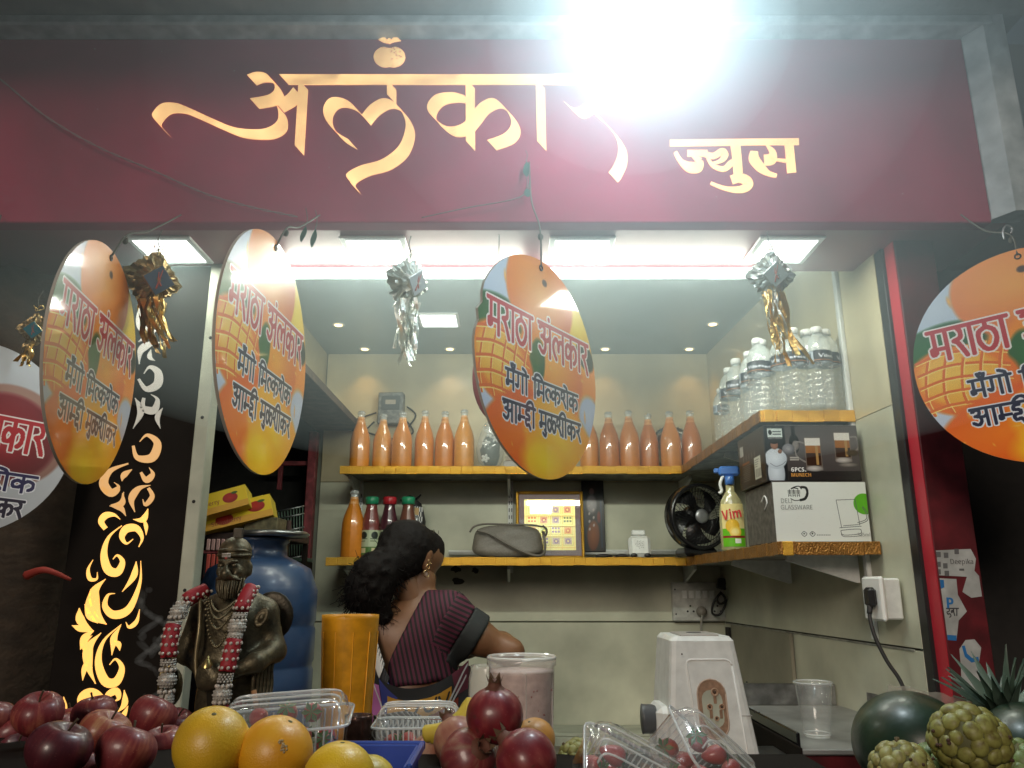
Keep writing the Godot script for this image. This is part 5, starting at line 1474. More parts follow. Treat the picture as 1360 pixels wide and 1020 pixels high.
func nets(s: SurfaceTool, f: Callable, lo: Vector3, hi: Vector3, cell: float, uv = null) -> void:
	s.set_smooth_group(0)
	var n := Vector3i(((hi - lo) / cell).ceil()) + Vector3i.ONE
	var sx := n.y * n.z; var sy := n.z
	var val := PackedFloat32Array(); val.resize(n.x * n.y * n.z)
	var B := 5
	for X in range(0, n.x, B):
		for Y in range(0, n.y, B):
			for Z in range(0, n.z, B):
				var mid := lo + Vector3(X + B * 0.5 - 0.5, Y + B * 0.5 - 0.5, Z + B * 0.5 - 0.5) * cell
				var dm: float = f.call(mid)
				var far := absf(dm) > B * cell * 1.25
				for x in range(X, mini(X + B, n.x)):
					for y in range(Y, mini(Y + B, n.y)):
						for z in range(Z, mini(Z + B, n.z)):
							val[x * sx + y * sy + z] = dm if far else f.call(lo + Vector3(x, y, z) * cell)
	var at_ := {}
	var verts := PackedVector3Array()
	for x in n.x - 1:
		for y in n.y - 1:
			for z in n.z - 1:
				var i := x * sx + y * sy + z
				var neg := val[i] < 0.0
				var mixed := false
				for o in [sx, sy, 1, sx + sy, sx + 1, sy + 1, sx + sy + 1]:
					if (val[i + o] < 0.0) != neg: mixed = true; break
				if not mixed: continue
				var sum := Vector3.ZERO; var cnt := 0
				for e in 12:
					var ax := e / 4; var u := (e % 4) / 2; var v := e % 2
					var p0 := Vector3i(0, u, v) if ax == 0 else (Vector3i(u, 0, v) if ax == 1 else Vector3i(u, v, 0))
					var p1 := p0; p1[ax] = 1
					var a := val[i + p0.x * sx + p0.y * sy + p0.z]; var b := val[i + p1.x * sx + p1.y * sy + p1.z]
					if (a < 0.0) != (b < 0.0):
						sum += Vector3(p0) + Vector3(p1 - p0) * (a / (a - b)); cnt += 1
				at_[i] = verts.size()
				verts.append(lo + (Vector3(x, y, z) + sum / cnt) * cell)
	var put := func(a: int, b: int, c: int, d: int, flip: bool) -> void:
		var q := [a, d, c, a, c, b] if flip else [a, b, c, a, c, d]
		for k in q:
			if uv != null: s.set_uv(uv.call(verts[k]))
			s.add_vertex(verts[k])
	for i: int in at_.keys():
		var x := i / sx; var y := (i / sy) % n.y; var z := i % n.z
		var a := val[i] < 0.0
		if y > 0 and z > 0 and (val[i + sx] < 0.0) != a and at_.has(i - sy) and at_.has(i - 1) and at_.has(i - sy - 1): put.call(at_[i], at_[i - sy], at_[i - sy - 1], at_[i - 1], not a)
		if x > 0 and z > 0 and (val[i + sy] < 0.0) != a and at_.has(i - sx) and at_.has(i - 1) and at_.has(i - sx - 1): put.call(at_[i], at_[i - 1], at_[i - sx - 1], at_[i - sx], not a)
		if x > 0 and y > 0 and (val[i + 1] < 0.0) != a and at_.has(i - sx) and at_.has(i - sy) and at_.has(i - sx - sy): put.call(at_[i], at_[i - sx], at_[i - sx - sy], at_[i - sy], not a)

# ---------------------------------------------------------------- the person at the back
func worker() -> void:
	var Z := 2.55
	var o := at(545, 800, Z)                     # nape
	var w := thing("person", "person seen from behind in striped maroon blouse, hair tied in a bushy tail", "person", Vector3(o.x, 0, -Z))
	var J := func(px: float, py: float, dz: float) -> Vector3: return at(px, py, Z) + Vector3(0, 0, dz)
	var skin := worn(mat(Color(0.20, 0.095, 0.045), 0.45), noise("faint", 0.02, 0.9, 1.0), 4.0)
	skin.subsurf_scatter_enabled = true; skin.subsurf_scatter_strength = 0.06
	var sl: Vector3 = J.call(508, 838, -0.02)    # shoulders
	var sr: Vector3 = J.call(592, 815, -0.02)
	var el: Vector3 = J.call(505, 935, -0.06)
	var er: Vector3 = J.call(677, 869, -0.05)
	var wr: Vector3 = J.call(641, 853, -0.25)
	var neck: Vector3 = J.call(543, 795, -0.02)
	var hd: Vector3 = J.call(545, 745, -0.05)
	var waist: Vector3 = J.call(545, 955, -0.02)
	var hip := Vector3(waist.x - 0.005, 0.96, waist.z - 0.01)
	var body := [
		Limb.new(J.call(524, 850, -0.03), J.call(572, 838, -0.05), 0.088, 0.092, Vector3(1, 1, 1.15)),
		Limb.new(J.call(540, 860, -0.04), J.call(545, 925, -0.03), 0.118, 0.108, Vector3(0.85, 1, 1.15)),
		Limb.new(waist, hip, 0.112, 0.135, Vector3(0.85, 1, 1.1)),
		Limb.new(hip + Vector3(-0.07, -0.05, 0), Vector3(hip.x - 0.08, 0.08, hip.z), 0.10, 0.05), Limb.new(hip + Vector3(0.07, -0.05, 0), Vector3(hip.x + 0.08, 0.08, hip.z), 0.10, 0.05),
		Limb.new(Vector3(hip.x - 0.08, 0.04, hip.z), Vector3(hip.x - 0.09, 0.03, hip.z - 0.16), 0.038, 0.026), Limb.new(Vector3(hip.x + 0.08, 0.04, hip.z), Vector3(hip.x + 0.09, 0.03, hip.z - 0.16), 0.038, 0.026),
		Limb.new(J.call(540, 822, -0.03), J.call(556, 772, -0.05), 0.058, 0.05),
		Limb.new(J.call(530, 838, -0.03), sl, 0.062, 0.052), Limb.new(J.call(562, 828, -0.03), sr, 0.064, 0.056),
		Limb.new(sl, el, 0.05, 0.036), Limb.new(el, J.call(530, 962, -0.28), 0.036, 0.026),
		Limb.new(sr, J.call(632, 846, -0.03), 0.053, 0.048), Limb.new(J.call(632, 846, -0.03), er, 0.048, 0.038), Limb.new(er, er.lerp(wr, 0.35), 0.037, 0.040), Limb.new(er.lerp(wr, 0.35), wr, 0.040, 0.026),
	]
	# hands, mostly hidden in front of the body
	for h in [[wr, Vector3(-0.55, -0.25, -0.8)], [J.call(530, 962, -0.28), Vector3(0.5, -0.1, -0.85)]]:
		var p: Vector3 = h[0]; var t: Vector3 = (h[1] as Vector3).normalized()
		var side := t.cross(Vector3.UP).normalized()
		body.append(Limb.new(p, p + t * 0.07, 0.026, 0.03, Vector3(1, 1.4, 1)))
		for k in 4:
			var b: Vector3 = p + t * 0.075 + side * (k - 1.5) * 0.018
			var kn: Vector3 = b + t * [0.034, 0.04, 0.038, 0.03][k] + Vector3(0, -0.006, 0)
			body.append(Limb.new(b, kn, 0.0095, 0.0085)); body.append(Limb.new(kn, kn + t * 0.024 + Vector3(0, -0.018, 0), 0.0085, 0.007))
		body.append(Limb.new(p + t * 0.03 - side * 0.025, p + t * 0.065 - side * 0.05, 0.011, 0.009))
	var F1 := func(p: Vector3) -> float: return field(p, body, 0.045)
	var s := st(); nets(s, F1, Vector3(o.x - 0.28, 0.9, -Z - 0.48), Vector3(o.x + 0.40, o.y + 0.14, -Z + 0.2), 0.012)
	# head: skull, jaw, ear, nose, turned away to the side it works on
	var fw := Vector3(0.62, -0.30, -0.72).normalized()
	var rt := fw.cross(Vector3.UP).normalized()
	var up := rt.cross(fw)
	var c := hd
	var head := [
		Limb.new(c - fw * 0.03 + up * 0.03, c + fw * 0.025 + up * 0.035, 0.078, 0.074),
		Limb.new(c + fw * 0.035 - up * 0.03, c + fw * 0.055 - up * 0.075, 0.055, 0.034),
		Limb.new(c + fw * 0.082 + up * 0.005, c + fw * 0.103 - up * 0.022, 0.010, 0.013),
		Limb.new(c + fw * 0.078 - up * 0.05, c + fw * 0.083 - up * 0.052, 0.016, 0.016),
		Limb.new(c + fw * 0.06 + up * 0.03 + rt * 0.03, c + fw * 0.06 + up * 0.03 - rt * 0.03, 0.026, 0.026),
		Limb.new(c - fw * 0.02 - up * 0.06, J.call(545, 795, -0.03), 0.045, 0.05),
	]
	for e in [-1.0, 1.0]:
		var ear: Vector3 = c - fw * 0.005 + rt * e * 0.076 - up * 0.004
		head.append(Limb.new(ear + up * 0.024 - fw * 0.006, ear - up * 0.022 + fw * 0.004, 0.013, 0.010))
	var F2 := func(p: Vector3) -> float: return field(p, head, 0.022)
	nets(s, F2, c - Vector3(0.15, 0.17, 0.15), c + Vector3(0.17, 0.14, 0.15), 0.006)
	obj("body", s, skin, w, true)
	for e in [-1.0, 1.0]:
		s = st(); ball(s, c + fw * 0.082 + up * 0.012 + rt * e * 0.032, Vector3(0.011, 0.009, 0.011), 10); obj("eye", s, coat(mat(Color(0.5, 0.48, 0.45), 0.3), 1.0), w, true)
	# hair: cap, low knot, bushy curly tail
	var n := FastNoiseLite.new(); n.seed = 21; n.frequency = 34.0; n.fractal_octaves = 3
	var hair := [
		Limb.new(c - fw * 0.032 + up * 0.034, c + fw * 0.036 + up * 0.050, 0.085, 0.070),
		Limb.new(c - fw * 0.055 - up * 0.01, c - fw * 0.05 + up * 0.03, 0.072, 0.08),
		Limb.new(J.call(522, 748, 0.03), J.call(505, 766, 0.05), 0.058, 0.064),
		Limb.new(J.call(500, 762, 0.06), J.call(488, 788, 0.06), 0.062, 0.05),
		Limb.new(J.call(500, 790, 0.06), J.call(512, 816, 0.05), 0.055, 0.03),
		Limb.new(J.call(482, 780, 0.06), J.call(474, 800, 0.06), 0.04, 0.018),
	]
	var F3 := func(p: Vector3) -> float: return field(p, hair, 0.035) + (0.004 if p.x > c.x - 0.05 else 0.010) * n.get_noise_3dv(p)
	s = st(); nets(s, F3, c - Vector3(0.30, 0.21, 0.16), c + Vector3(0.15, 0.17, 0.22), 0.0075)
	var hm := worn(mat(Color(0.008, 0.0065, 0.006), 0.68), null, 9.0, noise("bump", 0.05, 0, 2.0, true), 1.0)
	hm.metallic_specular = 0.25
	obj("hair", s, hm, w, true)
	s = st()
	for k in 1100:
		var l: Limb = hair[[0, 1, 2, 3, 3, 4, 5, 2, 3, 5][k % 10]]
		var d := Vector3(rng.randfn(), rng.randfn(), rng.randfn()).normalized()
		var t := rng.randf()
		var p0: Vector3 = l.a.lerp(l.b, t) + d * (lerpf(l.ra, l.rb, t) - 0.004)
		if p0.x > c.x + 0.02 and p0.y < c.y + 0.02: continue
		var big: float = 1.0 if k % 10 > 1 else 0.35
		var p1: Vector3 = p0 + d * rng.randf_range(0.004, 0.018) * big + Vector3(rng.randfn(), rng.randfn() - 0.6, rng.randfn()) * 0.007
		var p2: Vector3 = p1 + d * rng.randf_range(0.0, 0.02) * big + Vector3(rng.randfn(), rng.randfn() - 0.8, rng.randfn()) * 0.010 * big
		tube(s, curve([p0, p1, p2], 3), 0.0016, 0.0007, 3)
	var fly := obj("loose_hair", s, hm, w, true); fly.set_meta("kind", "stuff")
	# earrings and necklace
	var gold := mat(Color(0.7, 0.5, 0.25), 0.25, 0.9)
	var ear2: Vector3 = c - fw * 0.002 + rt * 0.084
	if ear2.z < c.z: ear2 = c - fw * 0.002 - rt * 0.084
	for k in 3:
		s = st(); var ring := PackedVector3Array(); var r: float = [0.006, 0.007, 0.011][k]
		var q := ear2 - up * (0.004 + k * 0.016 + (0.006 if k == 2 else 0.0)) + Vector3(0, 0, 0.004)
		for j in 15: ring.append(q + (fw * cos(TAU * j / 14) + up * sin(TAU * j / 14)) * r)
		tube(s, ring, 0.0016, -1, 5); obj("earring", s, gold, w, true)
	s = st()
	for k in 24:
		var a := PI * (0.02 + 0.9 * k / 23.0)
		var q: Vector3 = J.call(549, 799, -0.035) + Vector3(cos(a) * 0.062, -0.012 + 0.02 * sin(a) * -1.0 + 0.006 * cos(a), sin(a) * 0.064)
		ball(s, q, Vector3.ONE * 0.0036, 6)
	obj("necklace", s, gold, w, true)
	# blouse: an open back, striped; stripes follow the body on the trunk and the arm on the sleeve
	var stripe := blank(32, 8, Color(0.30, 0.075, 0.17))
	stripe.fill_rect(Rect2i(0, 0, 15, 8), Color(0.055, 0.02, 0.04))
	var cloth := printed(stripe, 0.75); cloth.texture_repeat = true
	var trunk := [body[0], body[1], body[2], body[8], body[9]]
	var va: Vector3 = J.call(556, 803, 0); var vb: Vector3 = J.call(503, 912, 0)      # the edge of the open back
	var cut := Vector2(va.y - vb.y, vb.x - va.x).normalized()                            # looks to the covered side
	if cut.x < 0: cut = -cut
	var adir: Vector3 = (J.call(632, 846, -0.03) - sr).normalized()
	var F4 := func(p: Vector3) -> float:
		var d := minf(field(p, trunk, 0.045) - 0.013, maxf(field(p, body, 0.045) - 0.009, (p - sr - Vector3(0.012, 0, 0)).dot(adir)))
		if p.z > -Z - 0.05: d = maxf(d, -(Vector2(p.x - va.x, p.y - va.y).dot(cut)))
		d = maxf(d, p.y - sr.y - 0.052 - 0.02)
		d = maxf(d, (at(545, 908, Z).y + (p.x - o.x) * 0.1) - p.y)
		d = maxf(d, -(p.x - sl.x - 0.03))
		return d
	s = st(); nets(s, F4, Vector3(o.x - 0.2, 1.05, -Z - 0.24), Vector3(o.x + 0.22, o.y + 0.06, -Z + 0.16), 0.010, func(p: Vector3) -> Vector2: return Vector2((p.x - o.x + 0.25 * (p.y - 1.2)) / 0.0145, 0.5))
	obj("blouse", s, cloth, w, true)
	var arm := [Limb.new(sr + Vector3(-0.03, 0.008, 0), J.call(632, 846, -0.03), 0.066, 0.062)]
	var ad: Vector3 = (arm[0].b - arm[0].a).normalized()
	var band: Vector3 = J.call(612, 838, -0.03)
	var F5 := func(p: Vector3) -> float: return maxf(maxf(field(p, body, 0.045) - 0.013, arm[0].d(p) - 0.06), maxf((p - band).dot(ad), (sr - Vector3(0.004, 0, 0) - p).dot(ad)))
	s = st(); nets(s, F5, sr - Vector3(0.12, 0.14, 0.12), sr + Vector3(0.18, 0.11, 0.12), 0.008, func(p: Vector3) -> Vector2: return Vector2((p - sr).dot(Vector3(0.42, 0.9, 0).normalized()) / 0.0145, 0.5))
	obj("sleeve", s, cloth, w, true)
	var F6 := func(p: Vector3) -> float: return maxf(maxf(field(p, body, 0.045) - 0.015, arm[0].d(p) - 0.06), maxf((p - J.call(634, 850, -0.03)).dot(ad), (band - p).dot(ad)))
	s = st(); nets(s, F6, sr - Vector3(0.10, 0.2, 0.12), sr + Vector3(0.22, 0.11, 0.12), 0.008); obj("sleeve_band", s, mat(Color(0.014, 0.017, 0.017), 0.8), w, true)
	# skirt to the floor and the printed drape round the waist
	s = st(); lathe(s, [Vector2(0.30, 0.02), Vector2(0.25, 0.4), Vector2(0.20, 0.85), Vector2(0.155, 1.02)], 28, Transform3D(Basis.from_scale(Vector3(1, 1, 0.85)), Vector3(hip.x, 0, hip.z))); obj("skirt", s, mat(Color(0.03, 0.028, 0.035), 0.8), w, true)
	drape(w, J, o, Z)

func drape(w: Node3D, J: Callable, o: Vector3, Z: float) -> void:
	var im := blank(420, 240, Color(0.05, 0.05, 0.06))
	var put := func(p: Array, c: Color) -> void:
		var poly := PackedVector2Array(V(p))
		var r := Rect2(poly[0], Vector2.ZERO)
		for v in poly: r = r.expand(v)
		for y in range(int(r.position.y), int(r.end.y)):
			for x in range(int(r.position.x), int(r.end.x)):
				if x >= 0 and y >= 0 and x < 420 and y < 240 and Geometry2D.is_point_in_polygon(Vector2(x, y), poly): im.set_pixel(x, y, c)
	put.call([0,40, 60,20, 90,130, 40,170], Color(0.60, 0.34, 0.55))
	put.call([60,0, 140,30, 120,110, 80,90], Color(0.14, 0.17, 0.42))
	put.call([100,36, 330,30, 330,78, 100,86], Color(0.62, 0.44, 0.08))
	put.call([96,90, 230,86, 236,190, 110,190], Color(0.13, 0.13, 0.33))
	put.call([230,84, 360,70, 356,200, 236,190], Color(0.45, 0.14, 0.05))
	put.call([330,0, 420,0, 420,70, 350,64], Color(0.30, 0.06, 0.14))
	put.call([360,70, 420,70, 420,240, 352,240], Color(0.10, 0.10, 0.12))
	put.call([100,186, 352,196, 300,240, 100,240], Color(0.28, 0.14, 0.2))
	var ink := Color(0.04, 0.04, 0.05); var wh := Color(0.66, 0.66, 0.66)
	for p in [[160,40,176,66,200,70,214,44], [226,40,236,66,260,66,270,40], [280,42,300,70,320,44]]: brush(im, curve(V(p), 5), 3.5, ink)
	for p in [[10,10,60,60,110,130,150,230], [300,86,340,50,380,20,410,8], [310,92,352,60,400,34], [200,150,216,134,228,150,214,166,200,150]]: brush(im, curve(V(p), 6), 3.5, wh)
	# a band lying on the back, wavy, 3 cm off the body
	var top := [[498, 884], [520, 898], [548, 905], [580, 901], [606, 888], [624, 874]]
	var bot := [[500, 985], [520, 1000], [548, 1010], [580, 1010], [606, 1005], [622, 1000]]
	var s := st()
	var T := []; var Bm := []
	for k in 6:
		var bulge := 0.185 - 0.10 * pow(absf(k - 2.3) / 2.7, 2.0)
		T.append(J.call(top[k][0], top[k][1], bulge - 0.015)); Bm.append(J.call(bot[k][0], bot[k][1], bulge + 0.02))
	var tc := curve(T, 5); var bc := curve(Bm, 5)
	var rows := 10
	s.set_smooth_group(0)
	var P := func(i: int, j: int) -> Vector3:
		var f := float(j) / rows
		return tc[i].lerp(bc[i], f) + Vector3(0, 0, 0.008 * sin(f * 11.0 + i * 0.35) * sin(f * PI))
	var m := tc.size() - 1
	for i in m:
		for j in rows: quad_uv(s, [P.call(i, j + 1), P.call(i + 1, j + 1), P.call(i + 1, j), P.call(i, j)], [Vector2(float(i) / m, float(j + 1) / rows), Vector2(float(i + 1) / m, float(j + 1) / rows), Vector2(float(i + 1) / m, float(j) / rows), Vector2(float(i) / m, float(j) / rows)])
	var cl := printed(im, 0.8)
	obj("printed_drape", s, cl, w, true)
	# its end falling from the far shoulder: black, white and blue
	var colors := [Color(0.55, 0.55, 0.53), Color(0.03, 0.03, 0.035), Color(0.08, 0.10, 0.32), Color(0.03, 0.03, 0.035), Color(0.38, 0.16, 0.32)]
	for k in 5:
		s = st()
		var a := curve([J.call(500 - 2 * k, 826 + k * 20, 0.07), J.call(504 + k * 3, 846 + k * 20, 0.09), J.call(514 + k * 6, 872 + k * 17, 0.11)], 5)
		for i in a.size() - 1:
			s.set_smooth_group(0)
			var wv := Vector3(-0.03, -0.02, -0.05)
			quad(s, a[i] + wv, a[i + 1] + wv, a[i + 1] + Vector3(0.012, -0.012, 0.006), a[i] + Vector3(0.010, -0.010, 0.004))
			quad(s, a[i] + Vector3(0.010, -0.010, 0.004), a[i + 1] + Vector3(0.012, -0.012, 0.006), a[i + 1] + wv * 0.2 + Vector3(0.0, -0.05, 0), a[i] + wv * 0.2 + Vector3(0, -0.05, 0))
		obj("drape_fold", s, mat(colors[k], 0.8), w, true)
	# fringed checked edge hanging from the sleeve side
	var ck := blank(48, 120, Color(0.09, 0.05, 0.05))
	for y in 30:
		for x in 12:
			if (x + y) % 3 == 0: ck.fill_rect(Rect2i(x * 4, y * 4, 3, 2), Color(0.28, 0.12, 0.10))
	s = st()
	var e := [J.call(617, 882, 0.05), J.call(626, 915, 0.06), J.call(630, 950, 0.07), J.call(628, 1000, 0.07)]
	var ec := curve(e, 4)
	for i in ec.size() - 1:
		var f := float(i) / (ec.size() - 1); var g := float(i + 1) / (ec.size() - 1)
		quad_uv(s, [ec[i + 1] + Vector3(-0.018, 0, 0), ec[i + 1] + Vector3(0.02, 0, 0.004), ec[i] + Vector3(0.02, 0, 0.004), ec[i] + Vector3(-0.018, 0, 0)], [Vector2(0, g), Vector2(1, g), Vector2(1, f), Vector2(0, f)])
	obj("checked_edge", s, printed(ck, 0.8), w, true)

# ---------------------------------------------------------------- things on the work counter
func counter_goods() -> void:
	# orange jug
	var q := at(459, 955, 1.72)
	var jug := thing("orange_jug", "tall plastic jug full of thick orange pulp beside the statue", "jug", Vector3(q.x, desk + 0.001, -1.72))
	var hj := at(460, 817, 1.72).y - desk
	var rj := 38.0 * pix(at(460, 830, 1.72))
	var s := st(); lathe(s, prof([0,.0, .72,0, .74,.02, .985,.975, .985,1.0, .94,1.0, .93,.955, 0,.95], rj, hj), 28)
	obj("jug_body", s, worn(mat(Color(0.92, 0.42, 0.012), 0.4), noise("grime2", 0.02, 0.78, 1.0), 5.0), jug)
	s = st()
	for k in 10:
		var a := TAU * k / 10
		tube(s, PackedVector3Array([Vector3(cos(a) * rj * 0.76, hj * 0.06, sin(a) * rj * 0.76), Vector3(cos(a) * rj * 0.98, hj * 0.9, sin(a) * rj * 0.98)]), 0.0012, -1, 5)
	var rb := obj("ribs", s, mat(Color(0.90, 0.41, 0.015), 0.4), jug); rb.set_meta("kind", "stuff")
	# steel tumbler
	q = at(474, 975, 1.55)
	var tb := thing("steel_tumbler", "small dark steel tumbler in front of the orange jug", "tumbler", Vector3(q.x, desk + 0.001, -1.56))
	var ht := at(474, 950, 1.56).y - desk
	s = st(); lathe(s, prof([0,0, .86,0, .9,.02, .98,.95, 1.0,1, .94,1, .9,.1, 0,.08], 0.026, ht), 24); obj("tumbler", s, worn(mat(Color(0.20, 0.12, 0.10), 0.25, 0.8), noise("grime", 0.012, 0.55, 1.0, false, 512), 6.0), tb)
	# blender jar with pink shake
	q = at(693, 985, 1.66)
	var jr := thing("shake_jar", "frosted blender jar of pale pink shake behind the pomegranates", "jar", Vector3(q.x, desk + 0.001, -1.66))
	var h := at(693, 873, 1.66).y - desk
	var r := 45.0 * pix(at(693, 900, 1.66))
	s = st(); lathe(s, prof([0,.0, .82,0, .85,.02, .955,.88, .95,.9, 0,.9], r, h), 32); obj("shake", s, worn(mat(Color(0.74, 0.57, 0.53), 0.5), noise("grime2", 0.02, 0.78, 1.0), 7.0), jr)
	s = st(); lathe(s, prof([.84,.0, .87,.02, .98,.93, 1.03,.94, 1.03,1, .97,1, .96,.94, .85,.03], r, h), 32); obj("jar_wall", s, clear(Color(0.75, 0.72, 0.68), 0.16, 0.2), jr)
	s = st(); lathe(s, prof([.985,.985, 1.035,.985, 1.04,1.0, 1.0,1.012, .975,1.0], r, h), 32); obj("jar_rim", s, clear(Color(0.85, 0.85, 0.82), 0.5, 0.1), jr)
	s = st()
	for k in 6:
		var a := TAU * k / 6 + 0.4
		box(s, Vector3(cos(a) * r * 0.95, h * 0.5, sin(a) * r * 0.95), Vector3(0.003, h * 0.8, 0.003), 0.001, Basis(Vector3.UP, -a))
	var fl := obj("flutes", s, clear(Color(0.8, 0.75, 0.7), 0.4, 0.2), jr); fl.set_meta("kind", "stuff")
	s = st()
	for k in 90:
		var a := rng.randf() * TAU; var y := rng.randf_range(0.1, 0.8)
		var rr := lerpf(0.86, 0.965, y) * r + 0.0008
		ball(s, Vector3(cos(a) * rr, y * h, sin(a) * rr), Vector3.ONE * rng.randf_range(0.0006, 0.0018), 5)
	var sp := obj("pulp_specks", s, mat(Color(0.25, 0.07, 0.06), 0.6), jr); sp.set_meta("kind", "stuff")
	# second, smaller jar standing behind it
	q = at(646, 960, 1.95)
	var j2 := thing("glass_jar", "small clear jar half hidden behind the pink shake jar", "jar", Vector3(q.x, desk + 0.001, -1.95))
	h = at(646, 884, 1.95).y - desk
	s = st(); lathe(s, prof([0,0, .95,0, 1,.04, 1,.86, .9,.95, .9,1, .82,1, .82,.94, .92,.84, .92,.06, 0,.05], 0.042, h), 24); obj("jar_wall", s, clear(Color(0.75, 0.76, 0.70), 0.35, 0.1), j2)
	# white cloth bundle by the person
	q = at(640, 895, 2.2)
	s = st(); var n := FastNoiseLite.new(); n.seed = 31; n.frequency = 6.0
	lump(s, func(v: Vector3) -> Vector3: return Vector3(q.x + 0.02 + v.x * 0.05, q.y - 0.10 + v.y * 0.115, -2.22 + v.z * 0.05) * 1.0 + v * 0.02 * n.get_noise_3dv(v * 0.4), 12, 16)
	tag(obj("white_bag", s, mat(Color(0.5, 0.48, 0.4), 0.7)), "crumpled white packet between the person and the shake jar", "packet")
	blender_base()
	# clear plastic cup on the steel counter
	q = on(1086, 980, desk + 0.02)
	var cup := thing("plastic_cup", "empty clear plastic cup standing on the steel side counter", "cup", Vector3(q.x, desk + 0.0205, q.z))
	h = at(1085, 905, -q.z).y - desk - 0.02
	r = 24.0 * pix(at(1085, 905, -q.z))
	s = st(); lathe(s, prof([.66,.0, .68,.04, .70,.05, .70,.09, .72,.10, .72,.14, .96,.93, 1.04,.94, 1.05,.985, 1.0,1.0, .95,.985, .92,.92], r, h), 32); obj("cup_wall", s, M.clear, cup)
	for k in 2:
		s = st(); var ring := PackedVector3Array(); var rr: float = [1.03, .71][k] * r
		for j in 33: ring.append(Vector3(cos(TAU * j / 32) * rr, [0.985, 0.08][k] * h, sin(TAU * j / 32) * rr))
		tube(s, ring, 0.0016, -1, 5); obj("rim", s, M.clear_edge, cup)
	s = st(); lathe(s, prof([0,.02, .66,.02], r, h), 24); obj("cup_floor", s, M.clear_edge, cup)

